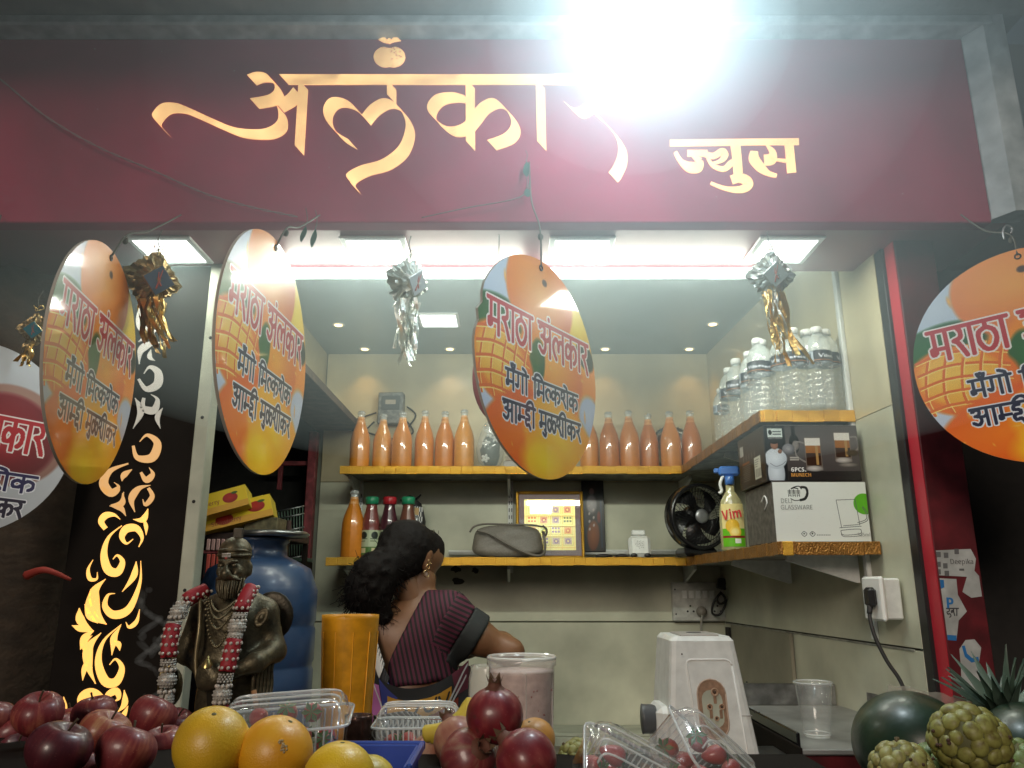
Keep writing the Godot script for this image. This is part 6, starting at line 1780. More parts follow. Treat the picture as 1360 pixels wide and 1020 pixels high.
func blender_base() -> void:
	var z := 1.72
	var bl := at(893, 1010, z)
	var top := at(890, 846, z).y
	var x0 := at(892, 850, z).x; var x1 := at(977, 852, z).x
	var y0 := desk + 0.001
	var bx0 := at(884, 1010, z).x; var bx1 := at(1014, 1010, z).x
	var b := thing("blender_base", "white blender motor base standing without its jar beside the plastic cup", "blender base", Vector3((bx0 + bx1) / 2, y0, -z))
	var s := st()
	s.set_smooth_group(-1)
	# a body that narrows upward: rings of a rounded rectangle
	var ring := func(y: float, a: float, c: float, zf: float, zb: float) -> Array:
		var out := []; var rr := 0.012
		for v in [[a, zf, 1, -1], [c, zf, -1, -1], [c, zb, -1, 1], [a, zb, 1, 1]]:
			var p := Vector3(v[0] + v[2] * rr, y, v[1] + v[3] * rr)
			var q1 := Vector3(v[0], y, p.z); var q2 := Vector3(p.x, y, v[1])
			if v[2] * v[3] > 0: out += [q2, (p + (q1 + q2 - 2 * p) * 0.72), q1] 
			else: out += [q1, (p + (q1 + q2 - 2 * p) * 0.72), q2]
		return out
	var mid := lerpf(top, y0, 0.5)
	var L := []
	for k in 6:
		var f: float = [0.0, 0.03, 0.45, 0.46, 0.97, 1.0][k]
		var e: float = [0.004, 0.0, 0.0, 0.0, 0.0, 0.006][k]
		L.append(ring.call(lerpf(y0, top, f), lerpf(bx0, x0, f) + e, lerpf(bx1, x1, f) - e, -z + 0.02 - 0.03 * f - e, -z - 0.20 + 0.02 * f + e))
	var cc := Vector3((bx0 + bx1) / 2, (y0 + top) / 2, -z - 0.08)
	for k in 5:
		for i in 12:
			var j := (i + 1) % 12
			facing(s, [L[k][i], L[k][j], L[k + 1][j], L[k + 1][i]], cc)
	facing(s, L[5], cc); facing(s, L[0], cc)
	obj("housing", s, M.white_plastic, b, true)
	s = st(); box(s, Vector3((x0 + x1) / 2, top + 0.001, -z - 0.09), Vector3((x1 - x0) * 0.62, 0.006, 0.11), 0.002); obj("top_plate", s, mat(Color(0.30, 0.28, 0.25), 0.5), b, true)
	s = st(); lathe(s, [Vector2(0, 0.002), Vector2(0.016, 0.002), Vector2(0.018, 0.0)], 12, Transform3D(Basis(), Vector3((x0 + x1) / 2, top + 0.003, -z - 0.09))); obj("coupling", s, M.black, b, true)
	# seam round the middle, side notch
	s = st(); var f2 := 0.455
	span(s, Vector3(lerpf(bx0, x0, f2) - 0.0004, lerpf(y0, top, f2), -z - 0.17), Vector3(lerpf(bx1, x1, f2) + 0.0004, lerpf(y0, top, f2) + 0.0012, -z + 0.02 - 0.03 * f2 + 0.0006)); obj("seam", s, mat(Color(0.28, 0.27, 0.25), 0.6), b, true)
	# front panel: a raised plate with the oval well holding three sockets
	var back := Vector3(0, top - y0, -0.03).normalized()           # up along the sloping front
	var out := Vector3.RIGHT.cross(back).normalized()
	var B := Basis(Vector3.RIGHT, back, out)
	var org := Vector3(at(945, 941, z).x, at(945, 941, z).y, 0)
	org.z = -z + 0.02 - 0.03 * (org.y - y0) / (top - y0)
	var loop := func(hw: float, hh: float, rr: float, dx: float, lift: float) -> PackedVector3Array:
		var pts := PackedVector3Array()
		for v in [[1, 1, 0], [-1, 1, 1], [-1, -1, 2], [1, -1, 3], ]:
			for k in 5:
				var a: float = PI / 2 * (v[2] + k / 4.0)
				var p := Vector3(v[0] * (hw - rr) + rr * cos(a), v[1] * (hh - rr) + rr * sin(a), lift)
				p.x += dx * (hh - p.y) / (2 * hh)
				pts.append(org + B * p)
		pts.append(pts[0])
		return pts
	var plate := func(pts: PackedVector3Array, m: Material, called: String) -> void:
		var t := st(); t.set_smooth_group(-1)
		var c := Vector3.ZERO
		for i in pts.size() - 1: c += pts[i] / (pts.size() - 1)
		for i in pts.size() - 1: facing(t, [c, pts[i], pts[i + 1]], c - out)
		obj(called, t, m, b, true)
	plate.call(loop.call(0.046, 0.094, 0.012, 0.018, 0.0012), M.white_plastic, "front_plate")
	s = st(); tube(s, loop.call(0.047, 0.095, 0.012, 0.018, 0.0005), 0.0022, -1, 6); obj("plate_rim", s, M.white_paint, b, true)
	org += B * Vector3(0.006, 0.012, 0)
	var brown := worn(mat(Color(0.34, 0.20, 0.12), 0.6), noise("grime2", 0.02, 0.78, 1.0), 14.0)
	plate.call(loop.call(0.0285, 0.056, 0.028, 0.003, 0.0019), brown, "socket_well")
	s = st(); tube(s, loop.call(0.029, 0.0565, 0.028, 0.003, 0.0016), 0.0018, -1, 6); obj("well_rim", s, mat(Color(0.45, 0.33, 0.25), 0.5), b, true)
	org += B * Vector3(0.001, -0.006, 0)
	plate.call(loop.call(0.021, 0.036, 0.019, 0.003, 0.0025), M.post_white, "socket_face")
	for v in [[0, 0.026, 0.0065], [-0.0125, -0.002, 0.005], [0.0125, -0.002, 0.005], [0.0, -0.024, 0.004]]:
		s = st(); var cp := org + B * Vector3(v[0], v[1], 0.003)
		lathe(s, [Vector2(v[2], 0), Vector2(v[2] * 1.25, 0.001), Vector2(v[2] * 1.25, 0.003), Vector2(v[2] * 0.85, 0.003), Vector2(v[2] * 0.8, 0.0005), Vector2(0, 0.0005)], 14, Transform3D(B * Basis(Vector3.RIGHT, PI / 2), cp)); obj("socket_ring", s, mat(Color(0.40, 0.26, 0.17), 0.5), b, true)
		s = st(); ball(s, cp + out * 0.0012, Vector3.ONE * v[2] * 0.55, 8); obj("socket_hole", s, mat(Color(0.06, 0.035, 0.02), 0.6), b, true)
		if v[1] != -0.024:
			s = st(); box(s, org + B * Vector3(v[0] * 0.8, v[1] - 0.014, 0.003), Vector3(0.006, 0.016, 0.002), 0.0005, B); obj("socket_slot", s, brown, b, true)
	for k in 4:
		s = st(); ball(s, Vector3(at(1000, 945, z).x + [0, 0.009, 0, 0][k] , [at(1000, 945, z).y, at(1000, 945, z).y, at(990, 905, z).y, at(912, 868, z).y][k], 0) + Vector3([0.012, 0.012, 0.0, -0.13][k] - 0.012, 0, -z + 0.012 - 0.01 * k * 0), Vector3(0.0018, 0.0018, 0.004), 6); obj("screw_hole", s, M.black, b, true)
	# knob housing on the side
	var kx := at(876, 950, z).x
	s = st(); box(s, Vector3(kx + 0.022, at(876, 965, z).y - 0.02, -z - 0.07), Vector3(0.05, 0.11, 0.12), 0.012); obj("side_housing", s, M.white_plastic, b, true)
	s = st(); lathe(s, [Vector2(0, -0.014), Vector2(0.026, -0.014), Vector2(0.029, -0.008), Vector2(0.029, 0.012), Vector2(0.03, 0.014), Vector2(0, 0.014)], 20, Transform3D(Basis(Vector3.BACK, PI / 2), Vector3(kx - 0.014, at(876, 960, z).y, -z - 0.05))); obj("speed_knob", s, mat(Color(0.08, 0.085, 0.09), 0.4), b, true)

# ---------------------------------------------------------------- the statue with its garland
func bust() -> void:
	var Z := 1.47
	var u := pix(at(310, 820, Z))
	var J := func(x: float, y: float, dz: float) -> Vector3: return at(200.0 + x / 3.0, 680.0 + y / 3.0, Z) + Vector3(0, 0, dz)    # dz towards the viewer, metres
	var base: Vector3 = J.call(320, 1000, 0)
	var b := thing("statue", "dark bronze half-length statue of a bearded man in turban with bead garland", "statue", Vector3(base.x, desk + 0.001, -Z))
	var bronze := worn(mat(Color(0.135, 0.118, 0.08), 0.44, 0.65), tinted("bronze", 0.02, Color(0.35, 0.33, 0.28), Color(0.7, 0.68, 0.6), Color(1.0, 0.95, 0.75)), 16.0, noise("bump", 0.05, 0, 2.0, true), 0.8)
	var dark := worn(mat(Color(0.05, 0.043, 0.03), 0.42, 0.7), null, 9.0, noise("bump", 0.05, 0, 2.0, true), 0.5)
	var r := func(px: float) -> float: return px / 3.0 * u
	var body := [
		Limb.new(J.call(335, 400, -0.01), J.call(330, 440, 0), r.call(105), r.call(112), Vector3(1, 1, 1.25)),
		Limb.new(J.call(330, 450, 0), J.call(325, 760, 0.005), r.call(118), r.call(125), Vector3(1, 1, 1.15)),
		Limb.new(J.call(325, 760, 0.0), J.call(325, 1090, 0.0), r.call(130), r.call(150), Vector3(1, 1, 1.1)),
		Limb.new(J.call(330, 385, -0.01), J.call(332, 320, -0.008), r.call(48), r.call(44)),
		Limb.new(J.call(200, 405, -0.01), J.call(140, 560, -0.005), r.call(50), r.call(42)), Limb.new(J.call(325, 365, -0.012), J.call(215, 395, -0.012), r.call(50), r.call(48)), Limb.new(J.call(335, 365, -0.012), J.call(445, 392, -0.012), r.call(50), r.call(50)), Limb.new(J.call(140, 560, -0.005), J.call(285, 640, 0.06), r.call(38), r.call(28)),
		Limb.new(J.call(450, 415, -0.01), J.call(490, 555, -0.01), r.call(52), r.call(42)), Limb.new(J.call(490, 555, 0.0), J.call(455, 590, 0.05), r.call(40), r.call(34)), Limb.new(J.call(455, 590, 0.05), J.call(340, 640, 0.082), r.call(33), r.call(24)),
		Limb.new(J.call(290, 625, 0.062), J.call(300, 665, 0.066), r.call(26), r.call(24)),
	]
	for k in 4: body.append(Limb.new(J.call(272, 618 + k * 19, 0.078), J.call(322, 612 + k * 20, 0.084), r.call(9.5), r.call(8.5)))
	body.append(Limb.new(J.call(275, 605, 0.075), J.call(300, 590, 0.086), r.call(10), r.call(8)))
	var s := st()
	nets(s, func(p: Vector3) -> float: return field(p, body, 0.016), Vector3(J.call(60, 0, 0).x, desk, -Z - 0.085), Vector3(J.call(600, 0, 0).x, J.call(0, 270, 0).y, -Z + 0.10), 0.0058)
	var head := [
		Limb.new(J.call(330, 205, -0.006), J.call(331, 235, -0.002), r.call(62), r.call(57), Vector3(1, 1, 0.95)),
		Limb.new(J.call(332, 270, 0.012), J.call(332, 296, 0.016), r.call(44), r.call(38)),
		Limb.new(J.call(330, 315, 0.018), J.call(328, 338, 0.024), r.call(34), r.call(14)),
		Limb.new(J.call(333, 205, 0.038), J.call(333, 242, 0.048), r.call(7), r.call(10)),
		Limb.new(J.call(326, 243, 0.044), J.call(341, 243, 0.044), r.call(8), r.call(8)),
		Limb.new(J.call(300, 200, 0.033), J.call(318, 200, 0.038), r.call(8), r.call(8)), Limb.new(J.call(350, 200, 0.038), J.call(368, 200, 0.033), r.call(8), r.call(8)),
		Limb.new(J.call(330, 258, 0.045), J.call(285, 272, 0.030), r.call(11), r.call(5)), Limb.new(J.call(336, 258, 0.045), J.call(382, 272, 0.030), r.call(11), r.call(5)),
		Limb.new(J.call(298, 236, 0.026), J.call(298, 240, 0.028), r.call(16), r.call(14)), Limb.new(J.call(366, 236, 0.026), J.call(366, 240, 0.028), r.call(16), r.call(14)),
		Limb.new(J.call(271, 215, -0.008), J.call(273, 245, -0.006), r.call(9), r.call(8)), Limb.new(J.call(394, 215, -0.008), J.call(392, 245, -0.006), r.call(9), r.call(8)),
		Limb.new(J.call(332, 281, 0.036), J.call(332, 283, 0.036), r.call(10), r.call(10)),
	]
	nets(s, func(p: Vector3) -> float: return field(p, head, 0.009), J.call(245, 375, -0.075), J.call(420, 130, 0.085), 0.0033)
	obj("figure", s, bronze, b, true)
	for e in [-1, 1]:
		s = st(); ball(s, J.call(333 + e * 25, 214, 0.0345), Vector3(r.call(9), r.call(6), r.call(6)), 8); obj("eye", s, mat(Color(0.16, 0.13, 0.08), 0.3, 0.6), b, true)
	# beard locks
	s = st()
	for k in 15:
		var x := 280.0 + k * 7.4
		var dz := 0.036 - 0.024 * pow((x - 332.0) / 52.0, 2.0)
		tube(s, curve([J.call(x, 264, dz + 0.004), J.call(x + (332 - x) * 0.05 + 2 * sin(k * 2.0), 305, dz + 0.012), J.call(x + (332 - x) * 0.25 + 3 * sin(k * 1.3), 352 - absf(x - 332) * 0.35, dz + 0.012)], 4), r.call(6.5), r.call(3), 5)
	obj("beard", s, bronze, b, true)
	# turban: dome wound with rolls, and the upright crest
	s = st(); ball(s, J.call(332, 165, -0.006), Vector3(r.call(67), r.call(68), r.call(66)), 20)
	for k in 5:
		var ring := PackedVector3Array()
		for j in 29:
			var a := TAU * j / 28
			ring.append(J.call(332, 172 - k * 14, -0.004) + Vector3(cos(a) * r.call(61 - k * k * 2.6), sin(a) * r.call(6) * (1 if k % 2 else -1) * 0.6, sin(a) * r.call(61 - k * k * 2.6)))
		tube(s, ring, r.call(8), -1, 6)
	obj("turban", s, bronze, b, true)
	s = st(); box(s, J.call(346, 88, -0.004), Vector3(r.call(40), r.call(50), r.call(12)), 0.002); box(s, J.call(346, 112, -0.004), Vector3(r.call(46), r.call(8), r.call(18)), 0.001); obj("crest", s, worn(mat(Color(0.14, 0.12, 0.085), 0.6, 0.3), noise("grime", 0.012, 0.55, 1.0, false, 512), 10.0), b, true)
	# mark on the forehead
	s = st()
	for k in 3: tube(s, PackedVector3Array([J.call(316, 170 + k * 6, 0.041), J.call(350, 170 + k * 6, 0.042)]), r.call(1.8), -1, 4)
	obj("forehead_mark", s, mat(Color(0.55, 0.5, 0.45), 0.6), b, true)
	s = st(); ball(s, J.call(333, 187, 0.042), Vector3(r.call(6), r.call(5), r.call(2)), 8); obj("red_dot", s, mat(Color(0.35, 0.05, 0.04), 0.6), b, true)
	# cape behind the far shoulder, folds over the near arm, shield-like medallion
	s = st(); ball(s, J.call(445, 420, -0.055), Vector3(r.call(92), r.call(100), r.call(14)), 20); obj("shield", s, dark, b, true)
	for k in 6:
		s = st(); tube(s, curve([J.call(452 + k * 9, 560 + k * 3, 0.035 - k * 0.006), J.call(446 + k * 9, 620, 0.045 - k * 0.006), J.call(440 + k * 10, 700, 0.045 - k * 0.006), J.call(430 + k * 10, 800, 0.04)], 5), r.call(10), r.call(8), 6); obj("sleeve_fold", s, bronze, b, true)
	s = st(); lathe(s, [Vector2(0, 0.006), Vector2(r.call(10), 0.006), Vector2(r.call(14), 0.003), Vector2(r.call(20), 0.005), Vector2(r.call(27), 0.004), Vector2(r.call(29), 0)], 20, Transform3D(Basis(Vector3.BACK, -0.5) * Basis.from_scale(Vector3(0.85, 1.5, 1)) * Basis(Vector3.RIGHT, PI / 2) , J.call(468, 418, 0.036))); obj("shoulder_medallion", s, bronze, b, true)
	# sash with a hem, dagger knob
	s = st(); tube(s, curve([J.call(228, 345, 0.035), J.call(240, 450, 0.052), J.call(230, 560, 0.056), J.call(236, 640, 0.058), J.call(262, 690, 0.062)], 6), r.call(8), r.call(10), 6); obj("sash_hem", s, mat(Color(0.22, 0.18, 0.10), 0.4, 0.7), b, true)
	s = st(); lathe(s, [Vector2(r.call(22), -0.004), Vector2(r.call(20), 0.002), Vector2(r.call(10), 0.008), Vector2(r.call(4), 0.014), Vector2(0, 0.016)], 14, Transform3D(Basis(), J.call(298, 592, 0.085))); obj("dagger_knob", s, mat(Color(0.45, 0.35, 0.14), 0.3, 0.9), b, true)
	s = st(); tube(s, PackedVector3Array([J.call(300, 690, 0.075), J.call(306, 980, 0.075)]), r.call(13), r.call(9), 8); obj("scabbard", s, dark, b, true)
	# carved lion arm of the seat
	s = st(); ball(s, J.call(80, 700, -0.01), Vector3(r.call(36), r.call(70), r.call(40)), 14); obj("seat_arm", s, bronze, b, true)
	for k in 5:
		s = st(); tube(s, curve([J.call(52 + k * 9, 700, 0.018), J.call(66 + k * 8, 640 - k * 6, 0.026), J.call(84 + k * 6, 592 - k * 4, 0.014), J.call(98 + k * 4, 600, 0.012)], 5), r.call(7), r.call(4), 6); obj("mane_lock", s, mat(Color(0.26, 0.20, 0.09), 0.35, 0.8), b, true)
	s = st(); span(s, Vector3(J.call(110, 0, 0).x, desk + 0.002, -Z - 0.07), Vector3(J.call(550, 0, 0).x, desk + 0.03, -Z + 0.075), 0.004); obj("plinth", s, dark, b, true)
	# bead necklaces modelled on the chest
	for k in 4:
		s = st()
		var y0: float = [352, 345, 340, 336][k]; var depth: float = [40, 75, 118, 190][k]
		var half: float = [62, 76, 88, 96][k]
		for j in 27:
			var t := j / 13.0 - 1.0
			ball(s, J.call(322 + half * t * 0.75, y0 + depth * (1.0 - pow(absf(t), 1.8)), 0.040 + 0.022 * (1.0 - t * t) + 0.004 * k * (1.0 - t * t)), Vector3.ONE * r.call(5.0 + k * 0.4), 6)
		obj("bead_necklace", s, mat(Color(0.20, 0.17, 0.10), 0.35, 0.7), b, true)
	garland(J, r)
	# incense stick
	s = st(); tube(s, PackedVector3Array([at(341, 940, 1.40), at(337, 917, 1.395)]), 0.0045, -1, 8)
	tag(obj("incense_stick", s, mat(Color(0.34, 0.17, 0.07), 0.7)), "short brown incense stick standing by the statue's garland", "incense stick")

func garland(J: Callable, r: Callable) -> void:
	var c: Vector3 = J.call(280, 500, 0.08)
	var g := thing("bead_garland", "garland of red blocks, pearls and silver balls hung round the statue", "garland", c)
	var red := mat(Color(0.30, 0.012, 0.020), 0.6)
	var pearl := coat(mat(Color(0.50, 0.46, 0.40), 0.3), 0.6)
	var silver := worn(mat(Color(0.46, 0.44, 0.39), 0.5, 0.3), null, 20.0, noise("bump", 0.05, 0, 2.0, true), 0.6)
	var left := [[238, 312, 0.02], [185, 350, 0.045], [158, 420, 0.062], [148, 500, 0.075], [146, 600, 0.08], [145, 720, 0.085], [146, 830, 0.085], [150, 930, 0.08]]
	var right := [[418, 300, 0.02], [407, 360, 0.05], [397, 440, 0.066], [388, 510, 0.075], [374, 600, 0.085], [360, 700, 0.092], [350, 780, 0.092], [346, 900, 0.085]]
	var plans := [[["r", 0.0, 0.15], ["p", .17, 0], ["g", .2, .215], ["s", .245, 0], ["p", .285, 0], ["g", .31, .335], ["r", .345, .53], ["g", .54, .565], ["p", .585, 0], ["s", .635, 0], ["p", .68, 0], ["g", .70, .74], ["r", .75, .95]],
		[["p", .0, 0], ["r", .03, .20], ["g", .215, .245], ["p", .265, 0], ["s", .32, 0], ["g", .365, .40], ["r", .41, .60], ["g", .61, .65], ["p", .67, 0], ["s", .72, 0], ["p", .77, 0], ["r", .79, .95]]]
	for side in 2:
		var pts := []
		for v in [left, right][side]: pts.append(J.call(v[0], v[1], v[2]))
		var cv := curve(pts, 12)
		var at_ := func(t: float) -> Vector3: return cv[clampi(int(t * (cv.size() - 1)), 0, cv.size() - 1)]
		for seg in plans[side]:
			var kind: String = seg[0]
			var p0: Vector3 = at_.call(seg[1])
			var s := st()
			if kind == "s":
				ball(s, p0, Vector3(r.call(33), r.call(30), r.call(33)), 16)
				for k in 5:
					for j in 18:
						var a := TAU * j / 18 + k * 0.17; var la := (k - 2) * 0.42
						ball(s, p0 + Vector3(cos(a) * cos(la) * r.call(33), sin(la) * r.call(30), sin(a) * cos(la) * r.call(33)), Vector3.ONE * r.call(3.4), 5)
				obj("silver_ball", s, silver, g, true)
			elif kind == "p":
				for j in 9: ball(s, p0 + Vector3(cos(TAU * j / 9) * r.call(25), 0, sin(TAU * j / 9) * r.call(25)), Vector3.ONE * r.call(8.5), 8)
				obj("pearl_ring", s, pearl, g, true)
			else:
				var p1: Vector3 = at_.call(seg[2])
				var path := PackedVector3Array()
				for j in 7: path.append(at_.call(lerpf(seg[1], seg[2], j / 6.0)))
				tube(s, path, r.call(29 if kind == "r" else 26), -1, 14)
				if kind == "r":
					obj("red_block", s, red, g, true)
					s = st()
					var rows := maxi(2, int(p0.distance_to(p1) / r.call(24)))
					for i in rows:
						var q: Vector3 = at_.call(lerpf(seg[1], seg[2], (i + 0.5) / rows))
						for j in 8:
							var a := TAU * (j + 0.5 * (i % 2)) / 8
							ball(s, q + Vector3(cos(a) * r.call(29), 0, sin(a) * r.call(29)), Vector3.ONE * r.call(7), 6)
					var pl := obj("pearl_studs", s, pearl, g, true); pl.set_meta("kind", "stuff")
				else:
					for i in 4:
						for j in 12:
							var a := TAU * (j + 0.5 * (i % 2)) / 12
							ball(s, (at_.call(lerpf(seg[1], seg[2], (i + 0.5) / 4)) as Vector3) + Vector3(cos(a) * r.call(24), 0, sin(a) * r.call(24)), Vector3.ONE * r.call(5), 5)
					obj("silver_beads", s, silver, g, true)

# ---------------------------------------------------------------- fruit
func fruit() -> void:
	apples()
	citrus()
	pomegranates()
	custard_apples()
	melons()
	punnets()

func streaked(key: String, a: Color, b: Color, c: Color, rough := 0.4) -> StandardMaterial3D:
	var m := coat(worn(mat(Color.WHITE, rough), tinted(key, 0.02, a, b, c), 1.0, noise("bump", 0.05, 0, 2.0, true), 0.10), 0.4, 0.14)
	m.uv1_scale = Vector3(9, 2.2, 9)
	return m

func apples() -> void:
	var y := EYE.y - 0.2155
	var tray := st(); span(tray, Vector3(-1.25, EYE.y - 0.2605, -1.365), Vector3(-0.36, y, -0.80), 0.004)
	tag(obj("apple_tray", tray, M.dark_board), "low dark tray under the heap of red apples", "tray")
	var skins := [skinned(skin(Color(0.12, 0.012, 0.017), Color(0.19, 0.024, 0.027), Color(0.36, 0.11, 0.07), 6.0, 420, Color(0.5, 0.32, 0.2), 4), 0.48, 0.3), skinned(skin(Color(0.05, 0.008, 0.014), Color(0.075, 0.011, 0.018), Color(0.13, 0.022, 0.027), 6.0, 300, Color(0.3, 0.15, 0.12), 5), 0.42, 0.4), skinned(skin(Color(0.20, 0.025, 0.022), Color(0.30, 0.08, 0.045), Color(0.45, 0.27, 0.12), 8.0, 380, Color(0.55, 0.4, 0.25), 6), 0.5, 0.25)]
	# x, y, width in the photograph, skin, tilt
	var list := [[51, 949, 70, 0, "top apple of the heap standing by the lit scrolls, stalk tilted away"], [125, 949, 62, 0, "apple at the top of the heap right under the lit scroll tail"], [203, 952, 67, 0, "glossy dark apple with a yellow patch beside the statue's garland"],
		[20, 972, 62, 0, "apple cut by the picture edge under the top one"], [78, 972, 58, 0, "apple half hidden between the top apple and the dark one"], [78, 997, 90, 1, "largest, near-black apple in front of the heap"], [138, 975, 74, 2, "yellow streaked apple in the middle of the heap"],
		[166, 999, 84, 0, "wide red apple in front beside the two citrus fruits"], [216, 992, 66, 0, "apple touching the greenish citrus fruit"], [233, 965, 56, 0, "small apple behind the greenish citrus fruit"], [184, 968, 40, 0, "small apple wedged behind the streaked one"],
		[24, 1003, 64, 1, "dark apple low beside the near-black one"], [116, 1024, 78, 0, "apple with upright stalk lowest in front of the heap"], [10, 1028, 70, 0, "apple in the bottom corner of the picture"], [205, 1030, 70, 0, "apple low in front under the wide red one"],
		[-10, 957, 62, 0, "apple mostly out of the picture beside the top one"], [104, 990, 58, 0, "small apple behind the near-black one and the wide red one"], [62, 1030, 72, 0, "apple low at the edge under the near-black one"], [160, 1034, 72, 2, "pale red apple low under the wide red one"], [95, 958, 50, 0, "apple wedged between the two top ones"]]
	var proto: Node3D
	for k in list.size():
		var d: Array = list[k]
		var R: float = 0.0375 * [1.0, .97, 1.03, .96, 1.0, 1.06, .98, 1.04, .95, .93, .9, .95, 1.0, 1.0, 1.0, .95, .95, 1, 1, .9][k]
		var depth: float = 2.0 * R * F / d[2]
		var z := depth / 0.945
		var q := at(d[0], d[1], z)
		if proto == null:
			proto = thing("apple", d[4], "apple", q, "red apples heaped on the stand")
			var s := st()
			lump(s, func(v: Vector3) -> Vector3:
				var h := Vector2(v.x, v.z).length()
				var p := v * (1.0 + 0.02 * cos(5 * atan2(v.z, v.x)))
				p.x *= 1.0 + 0.10 * v.y; p.z *= 1.0 + 0.10 * v.y
				p.y = v.y * 0.90 - (0.34 * exp(-h * h / 0.10) if v.y > 0 else -0.22 * exp(-h * h / 0.06))
				return p * 0.0385, 22, 28)
			obj("flesh", s, skins[0], proto)
			s = st(); tube(s, curve([Vector3(0, 0.018, 0), Vector3(0.002, 0.030, 0.001), Vector3(0.006, 0.040, 0.002)], 3), 0.0013, 0.0018, 6); obj("stalk", s, mat(Color(0.06, 0.04, 0.02), 0.8), proto)
			s = st(); lathe(s, [Vector2(0.011, 0.0205), Vector2(0.006, 0.0185), Vector2(0, 0.0175)], 12); obj("stalk_hollow", s, mat(Color(0.20, 0.14, 0.06), 0.6), proto)
		else: copy(proto, q, 0, d[4], "red apples heaped on the stand")
		var a: Node3D = proto if k == 0 else get_child(get_child_count() - 1)
		a.scale = Vector3.ONE * R / 0.0385 * 0.89
		a.rotation = Vector3(rng.randf_range(0.15, 0.6), rng.randf() * TAU, rng.randf_range(-0.3, 0.3))
		(a.get_child(0) as MeshInstance3D).material_override = skins[d[3]]

func round_fruit(called: String, label: String, cat: String, px: float, py: float, wide: float, R: float, m: Material, squash := 0.97) -> Node3D:
	var z := 2.0 * R * F / wide / 0.945
	var o := thing(called, label, cat, at(px, py, z))
	var s := st()
	lump(s, func(v: Vector3) -> Vector3:
		var h := Vector2(v.x, v.z).length()
		return Vector3(v.x, v.y * squash - 0.05 * exp(-h * h / 0.02) * signf(v.y), v.z) * R, 24, 32)
	obj("peel", s, m, o)
	s = st(); lathe(s, [Vector2(R * 0.075, R * (squash - 0.055)), Vector2(R * 0.06, R * (squash - 0.03)), Vector2(0, R * (squash - 0.028))], 10); obj("stem_end", s, mat(Color(0.12, 0.11, 0.04), 0.8), o)
	o.rotation = Vector3(rng.randf_range(-0.2, 0.5), rng.randf() * TAU, rng.randf_range(-0.5, 0.5))
	return o

func citrus() -> void:
	var pores := noise("pores", 0.11, 0, 5.0, true, 512)
	var peel := func(key: String, a: Color, b: Color, c: Color) -> StandardMaterial3D: return coat(worn(mat(Color.WHITE, 0.42), tinted(key, 0.01, a, b, c), 7.0, pores, 0.35), 0.25, 0.3)
	round_fruit("orange", "large greenish yellow orange beside the apples", "orange", 281, 989, 96, 0.044, peel.call("peel_a", Color(0.56, 0.37, 0.02), Color(0.68, 0.41, 0.02), Color(0.74, 0.43, 0.025)))
	round_fruit("orange", "large deep orange fruit with a grey scar below the strawberry box", "orange", 366, 1001, 95, 0.044, peel.call("peel_b", Color(0.66, 0.30, 0.012), Color(0.72, 0.34, 0.015), Color(0.74, 0.40, 0.03)))
	round_fruit("lemon", "yellow citrus fruit in front of the blue basket, upper of the pair", "lemon", 450, 1034, 92, 0.04, peel.call("peel_c", Color(0.68, 0.42, 0.01), Color(0.76, 0.48, 0.015), Color(0.78, 0.52, 0.02)))
	round_fruit("lemon", "yellow citrus fruit in the blue basket, lower of the pair", "lemon", 488, 1042, 74, 0.034, peel.call("peel_d", Color(0.66, 0.46, 0.02), Color(0.72, 0.52, 0.03), Color(0.74, 0.56, 0.05)))
	round_fruit("orange", "small pale orange hidden behind the pomegranates by the shake jar", "orange", 710, 982, 54, 0.034, peel.call("peel_e", Color(0.55, 0.25, 0.05), Color(0.6, 0.28, 0.06), Color(0.62, 0.3, 0.07)))
	round_fruit("orange", "orange wedge of fruit showing between custard apple and strawberry box", "orange", 797, 1006, 26, 0.03, peel.call("peel_b", Color.WHITE, Color.WHITE, Color.WHITE))
	var s := st()
	var sc := get_node("orange_001")
	var z: float = -sc.position.z - 0.0435
	for k in 26:
		var a := rng.randf() * TAU; var d := sqrt(rng.randf())
		var q := at(377 + 7 * d * cos(a) + 3 * d * sin(a), 988 + 11 * d * sin(a), z)
		var v: Vector3 = (q - sc.position).normalized() * 0.0437 + sc.position
		ball(s, v, Vector3.ONE * rng.randf_range(0.0008, 0.0019), 6)
	var scar := obj("grey_scar", s, mat(Color(0.40, 0.31, 0.17), 0.8), sc, true); scar.set_meta("kind", "stuff")

